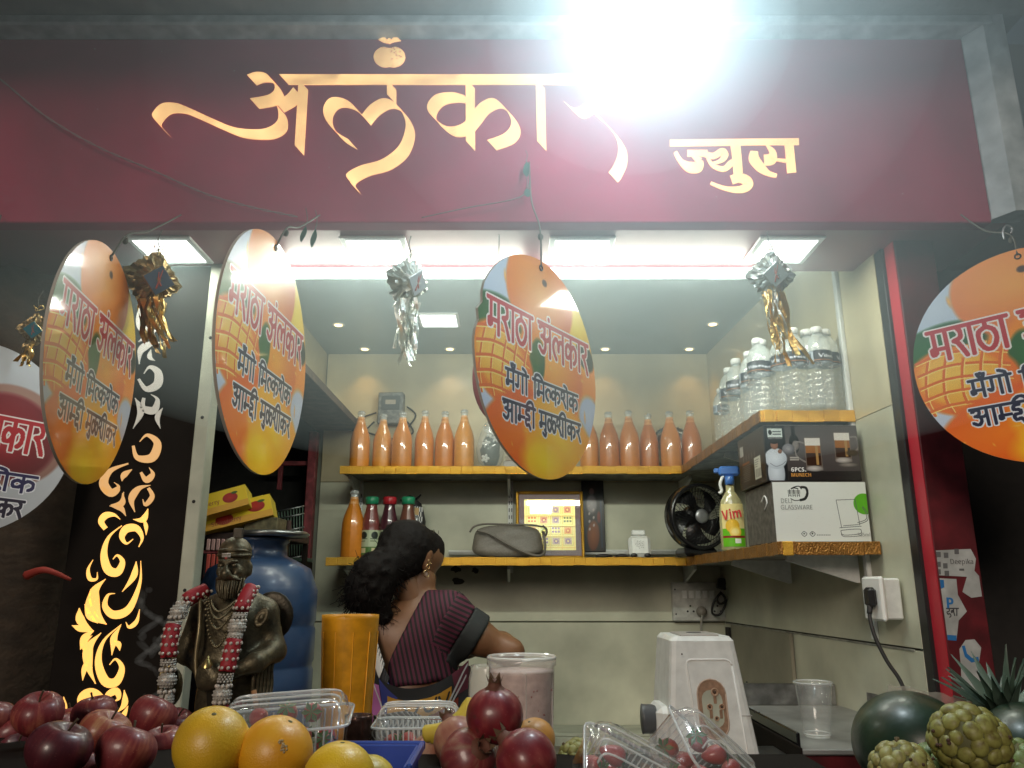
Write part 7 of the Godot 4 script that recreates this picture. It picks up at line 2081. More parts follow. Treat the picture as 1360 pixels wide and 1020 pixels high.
func pomegranates() -> void:
	var skins := [skinned(skin(Color(0.12, 0.010, 0.016), Color(0.19, 0.018, 0.024), Color(0.30, 0.07, 0.06), 2.2, 220, Color(0.4, 0.25, 0.18), 14), 0.42, 0.35), skinned(skin(Color(0.26, 0.08, 0.06), Color(0.34, 0.16, 0.10), Color(0.42, 0.26, 0.17), 2.2, 300, Color(0.2, 0.1, 0.06), 15), 0.48, 0.2), skinned(skin(Color(0.14, 0.018, 0.024), Color(0.21, 0.04, 0.04), Color(0.27, 0.16, 0.11), 2.2, 240, Color(0.4, 0.28, 0.2), 16), 0.42, 0.35)]
	var list := [[657, 950, 74, 0, 0.1, 0.0, "topmost dark red pomegranate of the pyramid"], [622, 1007, 74, 2, 0.7, 0.9, "pomegranate in the pyramid's front row beside the blue basket"], [699, 1010, 80, 0, 0.6, -0.7, "pomegranate in the pyramid's front row under the shake jar"],
		[607, 984, 62, 1, 0.3, 0.6, "pale brown pomegranate behind the front row beside the clear tub"], [571, 1006, 58, 1, 0.3, -0.2, "pale pink pomegranate standing against the blue basket"], [645, 1046, 60, 2, 0.2, 0.4, "pomegranate lowest in the pyramid between the front two"], [583, 1036, 50, 1, 0.4, 0.2, "small pale pomegranate lowest beside the blue basket"]]
	var proto: Node3D
	for k in list.size():
		var d: Array = list[k]
		var R := 0.041 if k < 3 else 0.037
		var z: float = 2.0 * R * F / d[2] / 0.945
		var q := at(d[0], d[1], z)
		var o: Node3D
		if proto == null:
			proto = thing("pomegranate", d[6], "pomegranate", q, "pomegranates piled on the stand")
			o = proto
			var s := st()
			lump(s, func(v: Vector3) -> Vector3:
				var a := atan2(v.z, v.x); var h := Vector2(v.x, v.z).length()
				return v * 0.041 * (1.0 + 0.018 * cos(6 * a) * h - 0.03 * v.y * v.y) , 22, 30)
			obj("rind", s, skins[0], proto)
			s = st(); lathe(s, [Vector2(0.016, 0.0365), Vector2(0.0105, 0.041), Vector2(0.009, 0.046), Vector2(0.0105, 0.049), Vector2(0.007, 0.047), Vector2(0, 0.043)], 12); obj("crown_tube", s, mat(Color(0.13, 0.05, 0.03), 0.7), proto)
			for j in 6:
				s = st(); var a := TAU * j / 6
				var c0 := Vector3(cos(a), 0, sin(a)); var t := Vector3(-sin(a), 0, cos(a))
				s.set_smooth_group(-1)
				var p0 := c0 * 0.0095 + Vector3(0, 0.047, 0)
				var tip := c0 * 0.0135 + Vector3(0, 0.058, 0)
				tri(s, p0 - t * 0.0052, p0 + t * 0.0052, tip); tri(s, p0 + t * 0.0052 - c0 * 0.001, p0 - t * 0.0052 - c0 * 0.001, tip)
				obj("sepal", s, mat(Color(0.10, 0.06, 0.03), 0.8), proto)
		else:
			o = copy(proto, q, 0, d[6])
		o.scale = Vector3.ONE * R / 0.041
		o.rotation = Vector3(d[4], k * 1.7, d[5])
		(o.get_child(0) as MeshInstance3D).material_override = skins[d[3]]

func custard_apples() -> void:
	var list := [[1287, 984, 102, "knobbly brownish custard apple on top in front of the watermelon"], [1198, 1026, 86, "pale custard apple under the watermelon, nearest the steel counter"], [1244, 1026, 80, "green custard apple between the pale one and the top one"], [1350, 1024, 88, "green custard apple at the picture's corner by the pineapple"], [766, 1008, 54, "custard apple behind the pomegranates by the strawberry box"]]
	var mats := [Color(0.33, 0.34, 0.10), Color(0.38, 0.38, 0.14), Color(0.22, 0.32, 0.11), Color(0.22, 0.32, 0.12), Color(0.34, 0.36, 0.13)]
	for k in list.size():
		var d: Array = list[k]
		var R: float = [0.05, 0.043, 0.042, 0.045, 0.034][k]
		var z: float = 2.0 * R * F / d[2] / 0.945
		var o := thing("custard_apple", d[3], "custard apple", at(d[0], d[1], z), "custard apples on the stand")
		var m := worn(mat(mats[k], 0.5), tinted("custard", 0.02, Color(0.22, 0.14, 0.10), Color(0.75, 0.72, 0.62), Color(1, 1, 0.9)), 14.0, noise("bump", 0.05, 0, 2.0, true), 0.4)
		var s := st(); ball(s, Vector3.ZERO, Vector3(R * 0.905, R * 0.825, R * 0.905), 20); obj("grooves", s, mat(Color(0.10, 0.10, 0.035), 0.7), o)
		s = st()
		var n := 60
		for j in n:
			var y := 1.0 - 2.0 * (j + 0.5) / n
			var a := j * 2.39996
			var v := Vector3(sqrt(1 - y * y) * cos(a), y, sqrt(1 - y * y) * sin(a))
			var kr := R * 0.225 * rng.randf_range(0.8, 1.2)
			v = (v + Vector3(rng.randf_range(-1, 1), rng.randf_range(-1, 1), rng.randf_range(-1, 1)) * 0.06).normalized()
			ball(s, Vector3(v.x * R * 0.86, v.y * R * 0.78, v.z * R * 0.86), Vector3(kr * rng.randf_range(0.95, 1.2), kr * rng.randf_range(0.85, 1.1), kr * 0.6), 10, Basis.looking_at(v, Vector3.UP if absf(v.y) < 0.95 else Vector3.RIGHT) * Basis(Vector3.BACK, rng.randf() * 3.0))
		obj("knobbly_skin", s, m, o)
		s = st()
		for j in 9:
			var v := Vector3(rng.randfn(), rng.randfn() * 0.8, rng.randf_range(0.3, 1.2)).normalized()
			ball(s, Vector3(v.x * R * 1.01, v.y * R * 0.93, v.z * R * 1.01), Vector3.ONE * R * 0.05, 6)
		var bl := obj("brown_tips", s, mat(Color(0.07, 0.035, 0.02), 0.8), o); bl.set_meta("kind", "stuff")
		s = st(); tube(s, PackedVector3Array([Vector3(0, R * 0.8, 0), Vector3(0, R * 0.98, 0)]), R * 0.09, R * 0.07, 8); obj("stalk", s, mat(Color(0.10, 0.07, 0.03), 0.8), o)
		o.rotation = Vector3(0.25 * k - 0.3, k * 1.1, -0.3)

func melons() -> void:
	var skin := coat(worn(mat(Color.WHITE, 0.38), tinted("melon", 0.012, Color(0.007, 0.022, 0.011), Color(0.011, 0.032, 0.016), Color(0.025, 0.055, 0.03)), 6.0, noise("bump", 0.05, 0, 2.0, true), 0.2), 0.3, 0.22)
	var spots := [[1212, 990, 140, 1.30, "large dark green watermelon behind the custard apples", 0.3], [1372, 1000, 130, 1.34, "second dark watermelon cut by the picture edge under the pineapple leaves", -0.3]]
	for d in spots:
		var q := at(d[0], d[1], d[3] + 0.06)
		var R: float = d[2] / 2.0 * pix(q)
		var o := thing("watermelon", d[4], "watermelon", q, "watermelons on the stand")
		var s := st(); lump(s, func(v: Vector3) -> Vector3: return Vector3(v.x * 1.03, v.y * 0.97, v.z * 1.15) * R, 28, 36); obj("rind", s, skin, o)
		s = st(); lathe(s, [Vector2(0.006, 0), Vector2(0.005, 0.004), Vector2(0, 0.005)], 10, Transform3D(Basis(Vector3.RIGHT, -PI / 2), Vector3(0, 0, -1.15 * R))); obj("stem_scar", s, mat(Color(0.1, 0.08, 0.04), 0.8), o)
		o.rotation.y = d[5]
	# pineapple lying behind, its leaves up
	var base := at(1338, 962, 1.5)
	var p := thing("pineapple", "pineapple crown of grey green leaves behind the watermelons by the red post", "pineapple", base)
	var s2 := st(); lump(s2, func(v: Vector3) -> Vector3: return Vector3(v.x * 0.055, -0.075 + v.y * 0.075, v.z * 0.055) * (1.0 + 0.04 * sin(v.y * 28) * sin(atan2(v.z, v.x) * 8)), 30, 36); obj("fruit_body", s2, worn(mat(Color(0.22, 0.15, 0.04), 0.6), noise("grime", 0.012, 0.55, 1.0, false, 512), 8.0), p)
	var leaf := worn(mat(Color(0.10, 0.155, 0.115), 0.45), noise("soft", 0.008, 0.8, 1.0), 6.0)
	leaf.backlight_enabled = true; leaf.backlight = Color(0.1, 0.14, 0.1)
	for k in 34:
		var a := k * 2.4; var lean := lerpf(0.15, 1.15, fposmod(k * 0.37, 1.0))
		var L := lerpf(0.15, 0.10, lean) * rng.randf_range(0.85, 1.1)
		var out := Vector3(cos(a), 0, sin(a))
		var side := Vector3(-sin(a), 0, cos(a))
		var s := st(); s.set_smooth_group(0)
		var n := 7
		var mid := []
		for i in n + 1:
			var t := float(i) / n
			mid.append(out * (0.008 + sin(lean) * L * t + 0.02 * t * t) + Vector3(0, cos(lean * (0.6 + 0.5 * t)) * L * t, 0))
		for i in n:
			var w0 := 0.0125 * (1.0 - pow(float(i) / n, 1.6)); var w1 := 0.0125 * (1.0 - pow(float(i + 1) / n, 1.6))
			var dip := out * -0.004
			quad(s, mid[i] - side * w0, mid[i] + dip, mid[i + 1] + dip, mid[i + 1] - side * w1)
			quad(s, mid[i] + dip, mid[i] + side * w0, mid[i + 1] + side * w1, mid[i + 1] + dip)
		obj("leaf", s, leaf, p)
	p.rotation = Vector3(0.15, 0.4, 0.35)
	# torn clear wrap behind the watermelon
	var s3 := st(); var nz := FastNoiseLite.new(); nz.seed = 8; nz.frequency = 14.0
	s3.set_smooth_group(0)
	var P := func(i: int, j: int) -> Vector3:
		var q := at(1180 + i * 9.0, 908 + j * 9.0 + i * 1.8, 1.52)
		return q + Vector3(0, nz.get_noise_2d(i * 0.3, j * 0.3) * 0.01, 0.02 * nz.get_noise_2d(i * 0.35, j * 0.5 + 9) - j * 0.006)
	for i in 14:
		for j in 4: quad(s3, P.call(i, j + 1), P.call(i + 1, j + 1), P.call(i + 1, j), P.call(i, j))
	tag(obj("plastic_wrap", s3, clear(Color(0.62, 0.62, 0.56), 0.42, 0.12)), "crumpled clear plastic wrap over the rear of the large watermelon", "wrap")

func tub(label: String, L: float, W: float, H: float, where: Vector3, rot: Vector3, group := "clear plastic fruit boxes") -> Node3D:
	var o := thing("fruit_box", label, "plastic box", where, group)
	var ring := func(l: float, w: float, y: float, rr: float) -> Array:
		var out := []
		for v in [[1, 1, 0], [-1, 1, 1], [-1, -1, 2], [1, -1, 3]]:
			for k in 4:
				var a: float = PI / 2 * (v[2] + k / 3.0)
				out.append(Vector3(v[0] * (l / 2 - rr) + rr * cos(a), y, v[1] * (w / 2 - rr) + rr * sin(a)))
		return out
	var skinned := func(levels: Array, called: String, m: Material, cap: int) -> void:
		var s := st(); s.set_smooth_group(0)
		for k in levels.size() - 1:
			for i in 16:
				var j := (i + 1) % 16
				quad(s, levels[k][j], levels[k][i], levels[k + 1][i], levels[k + 1][j])
		if cap != 0:
			var ends: Array = levels[0] if cap < 0 else levels[levels.size() - 1]
			facing(s, ends, Vector3(0, H * 0.4, 0))
		obj(called, s, m, o)
	skinned.call([ring.call(L * 0.86, W * 0.80, 0.0, 0.012), ring.call(L * 0.88, W * 0.83, 0.004, 0.014), ring.call(L * 0.96, W * 0.95, H * 0.62, 0.016), ring.call(L * 1.02, W * 1.04, H * 0.63, 0.018)], "box_base", M.clear, -1)
	skinned.call([ring.call(L * 1.02, W * 1.04, H * 0.645, 0.018), ring.call(L * 0.95, W * 0.94, H * 0.65, 0.016), ring.call(L * 0.92, W * 0.88, H * 0.86, 0.02), ring.call(L * 0.84, W * 0.76, H * 0.97, 0.024), ring.call(L * 0.7, W * 0.6, H, 0.024)], "box_lid", M.clear, 1)
	var s2 := st()
	for y in [0.635, 0.65]:
		var q := PackedVector3Array(ring.call(L * 1.025, W * 1.045, H * y, 0.018)); q.append(q[0]); tube(s2, q, 0.0016, -1, 5)
	for k in 3:
		var zz := (k - 1) * W * 0.24
		tube(s2, curve([Vector3(-L * 0.43, H * 0.80, zz * 1.2), Vector3(-L * 0.38, H * 0.985, zz), Vector3(0, H * 1.005, zz), Vector3(L * 0.38, H * 0.985, zz), Vector3(L * 0.43, H * 0.80, zz * 1.2)], 5), 0.0016, -1, 5)
	for k in 14:
		var x := (k - 6.5) / 7.0 * L * 0.42
		for e in [-1, 1]: tube(s2, PackedVector3Array([Vector3(x * 0.94, 0.006, e * W * 0.418), Vector3(x, H * 0.6, e * W * 0.478)]), 0.0014, -1, 4)
	var ed := obj("moulded_ridges", s2, M.clear_edge, o); ed.set_meta("kind", "stuff")
	o.rotation = rot
	return o

func strawberry_proto() -> Node3D:
	var o := thing("strawberry", "red strawberry packed in the clear box behind the oranges", "strawberry", Vector3.ZERO, "strawberries in the clear boxes")
	var s := st(); lump(s, func(v: Vector3) -> Vector3: return Vector3(v.x * (0.78 + 0.28 * v.y), v.y * 1.15, v.z * (0.78 + 0.28 * v.y)) * 0.0165, 14, 18)
	obj("flesh", s, coat(worn(mat(Color(0.40, 0.022, 0.018), 0.35), noise("faint", 0.02, 0.9, 1.0), 9.0, noise("pores", 0.11, 0, 5.0, true, 512), 0.8), 0.6, 0.12), o)
	for k in 6:
		s = st(); var a := TAU * k / 6; var c := Vector3(cos(a), 0, sin(a)); var t := Vector3(-sin(a), 0, cos(a))
		s.set_smooth_group(-1)
		tri(s, Vector3(0, 0.0195, 0), c * 0.009 + t * 0.004 + Vector3(0, 0.019, 0), c * 0.016 + Vector3(0, 0.016, 0)); tri(s, Vector3(0, 0.0195, 0), c * 0.016 + Vector3(0, 0.016, 0), c * 0.009 - t * 0.004 + Vector3(0, 0.019, 0))
		obj("calyx_leaf", s, mat(Color(0.05, 0.11, 0.025), 0.6), o)
	return o

func punnets() -> void:
	var proto: Node3D
	var boxes_ := [["clear lidded fruit box behind the oranges and below the statue", 0.185, 0.12, 0.085, at(383, 966, 1.24) + Vector3(0, -0.042, 0), Vector3(0.12, 0.12, 0.06), 11, "strawberry in the clear box below the statue"],
		["clear ribbed fruit box leaning on its edge before the blender base", 0.175, 0.115, 0.09, at(938, 1004, 1.22) + Vector3(-0.03, -0.046, 0), Vector3(0.55, 0.15, -0.75), 12, "strawberry in the clear box leaning before the blender base"],
		["clear fruit box low beside the custard apple, half out of the picture", 0.15, 0.115, 0.085, at(832, 1022, 1.18) + Vector3(-0.02, -0.042, 0), Vector3(0.5, -0.1, -0.55), 9, "strawberry in the low clear box beside the custard apple"],
		["empty looking clear box behind the blue basket at the person's waist", 0.15, 0.11, 0.085, at(556, 972, 1.46) + Vector3(0, -0.04, 0), Vector3(0.0, 0.05, 0.0), 2, "strawberry left in the clear box behind the blue basket"]]
	for d in boxes_:
		var o := tub(d[0], d[1], d[2], d[3], d[4], d[5])
		var xf := o.transform
		for k in d[6]:
			var col: int = k % 4; var row: int = (k / 4) % 2; var lay: int = k / 8
			var p := Vector3((col - 1.5) * d[1] * 0.205 + rng.randf_range(-1, 1) * 0.003, d[3] * (0.24 + 0.42 * lay), (row - 0.5) * d[2] * 0.42 + rng.randf_range(-1, 1) * 0.003)
			if lay == 1: p.x += d[1] * 0.1; p.z *= 0.7
			var say: String = d[7]
			if proto == null:
				proto = strawberry_proto()
				proto.position = xf * p
				proto.set_meta("label", say)
				proto.set_meta("group", say)
				proto.rotation = Vector3(1.3, 0.2, 0.4)
			else:
				var c := copy(proto, xf * p, 0, say, say)
				c.rotation = Vector3(rng.randf_range(0.7, 2.2), rng.randf() * TAU, rng.randf_range(-0.6, 0.6))
	# blue plastic basket with a turned rim
	var z := 1.17
	var a := at(440, 992, z); var e := at(553, 990, z)
	var b := thing("blue_basket", "bright blue plastic basket between the oranges and pomegranates", "basket", Vector3((a.x + e.x) / 2, EYE.y - 0.26, -z + 0.03))
	var blue := coat(mat(Color(0.03, 0.075, 0.36), 0.4), 0.3)
	var w := e.x - a.x; var h := a.y - (EYE.y - 0.26)
	var s := st()
	box(s, Vector3(0, h / 2, -0.045), Vector3(w, h, 0.004), 0.001); box(s, Vector3(0, h / 2, 0.095), Vector3(w * 0.96, h * 0.94, 0.004), 0.001)
	for k in [-1, 1]: box(s, Vector3(k * w / 2, h / 2, 0.025), Vector3(0.004, h, 0.136), 0.001)
	box(s, Vector3(0, 0.003, 0.025), Vector3(w - 0.005, 0.004, 0.135)); obj("basket_body", s, blue, b)
	s = st(); box(s, Vector3(0, h - 0.002, -0.051), Vector3(w + 0.02, 0.012, 0.007), 0.002)
	for k in [-1, 1]: box(s, Vector3(k * (w / 2 + 0.006), h - 0.002, 0.025), Vector3(0.007, 0.012, 0.144), 0.002)
	obj("basket_rim", s, blue, b)
	# bananas and a printed wrap by the clear box
	var bn := thing("banana_bunch", "yellow bananas lying behind the pale pomegranates", "bananas", at(590, 972, 1.36))
	for k in 3:
		s = st(); var q := [at(566 + k * 8, 975 + k * 2, 1.37), at(590 + k * 7, 969 + k * 1, 1.36), at(612 + k * 4, 952 - k * 4, 1.37), at(621 + k * 2, 936 - k * 3, 1.38)]
		tube(s, curve(q, 6), 0.014, 0.009, 8); obj("banana", s, mat(Color(0.55, 0.42, 0.05), 0.5), bn, true)
	var pw := blank(160, 60, Color(0.5, 0.5, 0.48))
	for k in 16: brush(pw, curve(V([k * 11 - 10, 2, k * 11 + 6, 20, k * 11 - 4, 40, k * 11 + 12, 58]), 4), 2.2, Color(0.06, 0.06, 0.06))
	s = st(); s.set_smooth_group(0)
	var P := func(i: int, j: int) -> Vector3: return at(496 + i * 9.5, 950 + j * 8.0 - 5 * sin(i * 0.5), 1.60) + Vector3(0, 0, 0.02 * sin(i * 0.9) + j * 0.008)
	for i in 10:
		for j in 4: quad_uv(s, [P.call(i, j + 1), P.call(i + 1, j + 1), P.call(i + 1, j), P.call(i, j)], [Vector2(i / 10.0, (j + 1) / 4.0), Vector2((i + 1) / 10.0, (j + 1) / 4.0), Vector2((i + 1) / 10.0, j / 4.0), Vector2(i / 10.0, j / 4.0)])
	tag(obj("printed_cloth", s, printed(pw, 0.7)), "white cloth with black wavy print behind the clear box", "cloth")

# ---------------------------------------------------------------- hanging discs
func mango_print() -> Image:
	var i := blank(512, 512, Color(0.96, 0.55, 0.06))
	spot(i, 0.16, 0.20, 0.24, 0.20, 0, Color(0.78, 0.83, 0.88), Color(0.70, 0.77, 0.85), 0.3)
	spot(i, 0.10, 0.40, 0.26, 0.13, -14, Color(0.16, 0.42, 0.16), Color(0.08, 0.28, 0.10), 0.12)
	spot(i, 0.84, 0.24, 0.20, 0.26, 20, Color(0.99, 0.86, 0.08), Color(0.97, 0.66, 0.02), 0.25)
	spot(i, 0.50, 0.17, 0.29, 0.25, 0, Color(0.96, 0.66, 0.30), Color(0.88, 0.38, 0.08), 0.06)
	spot(i, 0.53, 0.10, 0.025, 0.02, 0, Color(0.25, 0.14, 0.08), Color(0.3, 0.16, 0.1), 0.4)
	spot(i, 0.90, 0.36, 0.10, 0.07, 30, Color(0.09, 0.12, 0.08), Color(0.12, 0.16, 0.10), 0.2)
	spot(i, 0.62, 0.50, 0.26, 0.24, 0, Color(0.99, 0.66, 0.06), Color(0.90, 0.38, 0.03), 0.10)
	spot(i, 0.46, 0.50, 0.07, 0.13, 10, Color(0.15, 0.40, 0.14), Color(0.10, 0.30, 0.10), 0.2)
	spot(i, 0.10, 0.70, 0.16, 0.12, 0, Color(0.80, 0.84, 0.90), Color(0.72, 0.76, 0.86), 0.3)
	spot(i, 0.93, 0.66, 0.12, 0.12, 0, Color(0.78, 0.82, 0.90), Color(0.66, 0.71, 0.83), 0.25)
	spot(i, 0.20, 0.56, 0.25, 0.18, 12, Color(0.98, 0.60, 0.05), Color(0.92, 0.40, 0.02), 0.10)
	spot(i, 0.19, 0.55, 0.20, 0.145, 12, Color(0.98, 0.80, 0.32), Color(0.96, 0.64, 0.14), 0.2)
	for k in 5:          # the scored half: cuts between raised cubes
		var x := 18.0 + k * 40.0
		brush(i, curve(V([x + 26, 205, x + 8, 260, x, 320, x + 10, 362]), 5), 3.2, Color(0.90, 0.42, 0.08))
		brush(i, curve(V([x + 30, 205, x + 12, 260, x + 4, 320, x + 14, 362]), 5), 1.2, Color(0.99, 0.88, 0.5))
		var y := 222.0 + k * 32.0
		brush(i, curve(V([8, y + 4, 70, y - 8, 140, y - 2, 204, y + 16]), 5), 3.2, Color(0.90, 0.42, 0.08))
		brush(i, curve(V([8, y + 9, 70, y - 3, 140, y + 3, 204, y + 21]), 5), 1.2, Color(0.99, 0.88, 0.5))
	spot(i, 0.34, 0.83, 0.34, 0.20, -18, Color(0.97, 0.50, 0.04), Color(0.88, 0.27, 0.02), 0.10)
	spot(i, 0.66, 0.84, 0.34, 0.22, 16, Color(0.99, 0.80, 0.06), Color(0.96, 0.50, 0.02), 0.12)
	spot(i, 0.52, 0.93, 0.22, 0.13, 0, Color(1.0, 0.86, 0.08), Color(0.97, 0.64, 0.03), 0.4)
	for k in 26:
		var v := Vector2(rng.randf_range(0.1, 0.9), rng.randf_range(0.1, 0.95))
		spot(i, v.x, v.y, rng.randf_range(0.01, 0.04), rng.randf_range(0.005, 0.02), rng.randf_range(0, 90), Color(0.98, 0.75, 0.3), Color(0.93, 0.5, 0.12), 0.9)
	var W := func(signs: String, x0: float, x1: float, y: float, h: float, r: float, ink: Color, rim: Color, rr: float) -> void:
		var sq := (x1 - x0) * 512.0 / (length_of(signs) * h * 512.0)
		word(i, signs, x0 * 512, y * 512, h * 512, r, ink, rim, rr, sq)
	W.call("ma-ra-aa-tha-aa- -a-dot-la-ka-aa-ra", 0.09, 0.93, 0.30, 0.145, 5.0, Color(0.74, 0.13, 0.18), Color(0.93, 0.90, 0.88), 4.0)
	W.call("ma-moon-ga-o- -i-ma-li-ka-sha-e-ka", 0.22, 0.82, 0.575, 0.080, 3.6, Color(0.11, 0.12, 0.24), Color(0.90, 0.90, 0.92), 2.8)
	W.call("a-aa-mi-ha-ii- -ma-u-lla-sha-ii-ka-ra", 0.20, 0.84, 0.710, 0.080, 3.6, Color(0.11, 0.12, 0.24), Color(0.90, 0.90, 0.92), 2.8)
	return i

func fig_print() -> Image:
	var i := blank(384, 384, Color(0.72, 0.73, 0.76))
	spot(i, 0.50, 0.5, 0.5, 0.5, 0, Color(0.78, 0.79, 0.82), Color(0.66, 0.67, 0.70), 0.6)
	spot(i, 0.90, 0.32, 0.16, 0.12, 0, Color(0.62, 0.12, 0.20), Color(0.40, 0.05, 0.12), 0.2)
	spot(i, 0.68, 0.46, 0.30, 0.27, 20, Color(0.70, 0.56, 0.50), Color(0.52, 0.36, 0.32), 0.05)
	spot(i, 0.67, 0.47, 0.265, 0.235, 20, Color(0.58, 0.05, 0.12), Color(0.34, 0.02, 0.06), 0.12)
	spot(i, 0.66, 0.48, 0.17, 0.15, 20, Color(0.68, 0.14, 0.18), Color(0.48, 0.05, 0.10), 0.6)
	var W := func(signs: String, x0: float, x1: float, y: float, h: float, r: float, ink: Color, rim: Color, rr: float) -> void:
		word(i, signs, x0 * 384, y * 384, h * 384, r, ink, rim, rr, (x1 - x0) / (length_of(signs) * h))
	W.call("ma-ra-aa-tha-aa- -a-dot-la-ka-aa-ra", 0.06, 0.86, 0.38, 0.16, 4.0, Color(0.70, 0.08, 0.13), Color(0.92, 0.90, 0.89), 3.0)
	W.call("ma-ra-sha-e-ka", 0.45, 0.86, 0.665, 0.085, 3.0, Color(0.13, 0.10, 0.30), Color(0.90, 0.90, 0.92), 2.2)
	W.call("a-aa-mi-ha-ii- -ma-u-lla-sha-ii-ka-ra", 0.20, 0.82, 0.80, 0.085, 3.0, Color(0.13, 0.10, 0.20), Color(0.90, 0.90, 0.92), 2.0)
	return i

func discs() -> void:
	var mango := coat(printed(mango_print(), 0.35), 1.0, 0.06)
	mango.normal_enabled = true; mango.normal_texture = noise("ripple", 0.006, 0, 3.0, true); mango.normal_scale = 0.25
	var fig := coat(printed(fig_print(), 0.4), 0.8, 0.1)
	var list := [[126, 481, 1.60, 99, 0.257, mango, "oval seen mango disc hanging nearest the scroll panel", 0, 0.0], [353, 468, 1.587, 87, 0.257, mango, "mango disc hanging in front of the dark opening and white post", 0, 0.0], [718, 486, 1.667, 56, 0.25, mango, "mango disc with broken edge hanging before the rear shelf of bottles", 1, 0.0], [1374, 468, 1.69, -40, 0.25, mango, "mango disc seen nearly square on, hanging by the red post", 0, 0.06], [-42, 578, 1.93, 52, 0.245, fig, "white disc printed with a cut fig, cut off by the picture edge", 0, -0.05]]
	for d in list:
		var q := at(d[0], d[1], d[2])
		var o := thing("hanging_disc", d[6], "hanging sign", q, "round printed discs hung along the stall front", deg_to_rad(d[3]))
		var R: float = d[4]
		var edge := []
		for k in 72:
			var a := TAU * k / 72
			var r := R * (1.0 + 0.003 * sin(a * 5 + d[2]))
			if d[7] == 1 and k > 30 and k < 36: r *= 1.0 - 0.05 * [0.3, 1.0, 0.2, 0.9, 0.3][k - 31]
			edge.append(Vector2(cos(a) * r, sin(a) * r).rotated(d[8]))
		var s := st()
		var T := func(v: Vector2) -> Vector2: return Vector2(0.5 + v.rotated(-d[8]).x / R / 2, 0.5 - v.rotated(-d[8]).y / R / 2)
		s.set_smooth_group(-1)
		for k in 72:
			var u: Vector2 = edge[k]; var v: Vector2 = edge[(k + 1) % 72]
			var p := [Vector3(0, 0, 0.003), Vector3(u.x, u.y, 0.003), Vector3(v.x, v.y, 0.003)]
			var t := [T.call(Vector2.ZERO), T.call(u), T.call(v)]
			for j in [0, 2, 1]:
				s.set_uv(t[j]); s.add_vertex(p[j])
		obj("printed_face", s, d[5], o)
		s = st(); s.set_smooth_group(-1)
		for k in 72:
			var u: Vector2 = edge[k]; var v: Vector2 = edge[(k + 1) % 72]
			quad(s, Vector3(u.x, u.y, -0.003), Vector3(v.x, v.y, -0.003), Vector3(v.x, v.y, 0.0028), Vector3(u.x, u.y, 0.0028))
			tri(s, Vector3(0, 0, -0.003), Vector3(v.x, v.y, -0.003), Vector3(u.x, u.y, -0.003))
		obj("board", s, mat(Color(0.45, 0.42, 0.37), 0.6), o)
		# eyelet and the cord up to the sign
		s = st(); var ring := PackedVector3Array()
		for k in 13: ring.append(Vector3(cos(TAU * k / 12) * 0.006, R - 0.018 + sin(TAU * k / 12) * 0.006, 0.004))
		tube(s, ring, 0.0018, -1, 5); obj("eyelet", s, M.black, o)
		var top := o.transform * Vector3(0, R - 0.015, 0.004)
		var hook := Vector3(top.x + 0.01, at(680, 290, FRONT).y + 0.004, -FRONT + 0.012)
		if d[0] > 600 and d[0] < 800: hook = at(703, 215, FRONT - 0.01)
		s = st(); tube(s, curve([top, top.lerp(hook, 0.25) + Vector3(0.004, 0.01, 0.03), top.lerp(hook, 0.6) + Vector3(-0.006, -0.012, 0.02), hook], 5), 0.0022, -1, 5); obj("cord", s, M.string, o, true)
		s = st(); ball(s, top.lerp(hook, 0.2) + Vector3(0.004, 0.006, 0.02), Vector3(0.007, 0.009, 0.006), 8); obj("knot", s, M.string, o, true)
	# another board peeping out behind the broken disc
	var q2 := at(662, 505, 2.0)
	var o2 := thing("red_board", "dark red oval board mostly hidden behind the broken mango disc", "hanging sign", q2, "", 0.5)
	var s2 := st(); lathe(s2, [Vector2(0, -0.004), Vector2(1, -0.004), Vector2(1, 0.004), Vector2(0, 0.004)], 40, Transform3D(Basis(Vector3.RIGHT, PI / 2) * Basis.from_scale(Vector3(0.075, 1, 0.115)), Vector3.ZERO)); obj("board", s2, coat(mat(Color(0.32, 0.04, 0.05), 0.4), 0.5), o2)
	s2 = st(); tube(s2, PackedVector3Array([q2 + Vector3(0, 0.11, 0), Vector3(q2.x, at(680, 290, FRONT).y, -2.0)]), 0.0015, -1, 5); obj("cord", s2, M.string, o2, true)

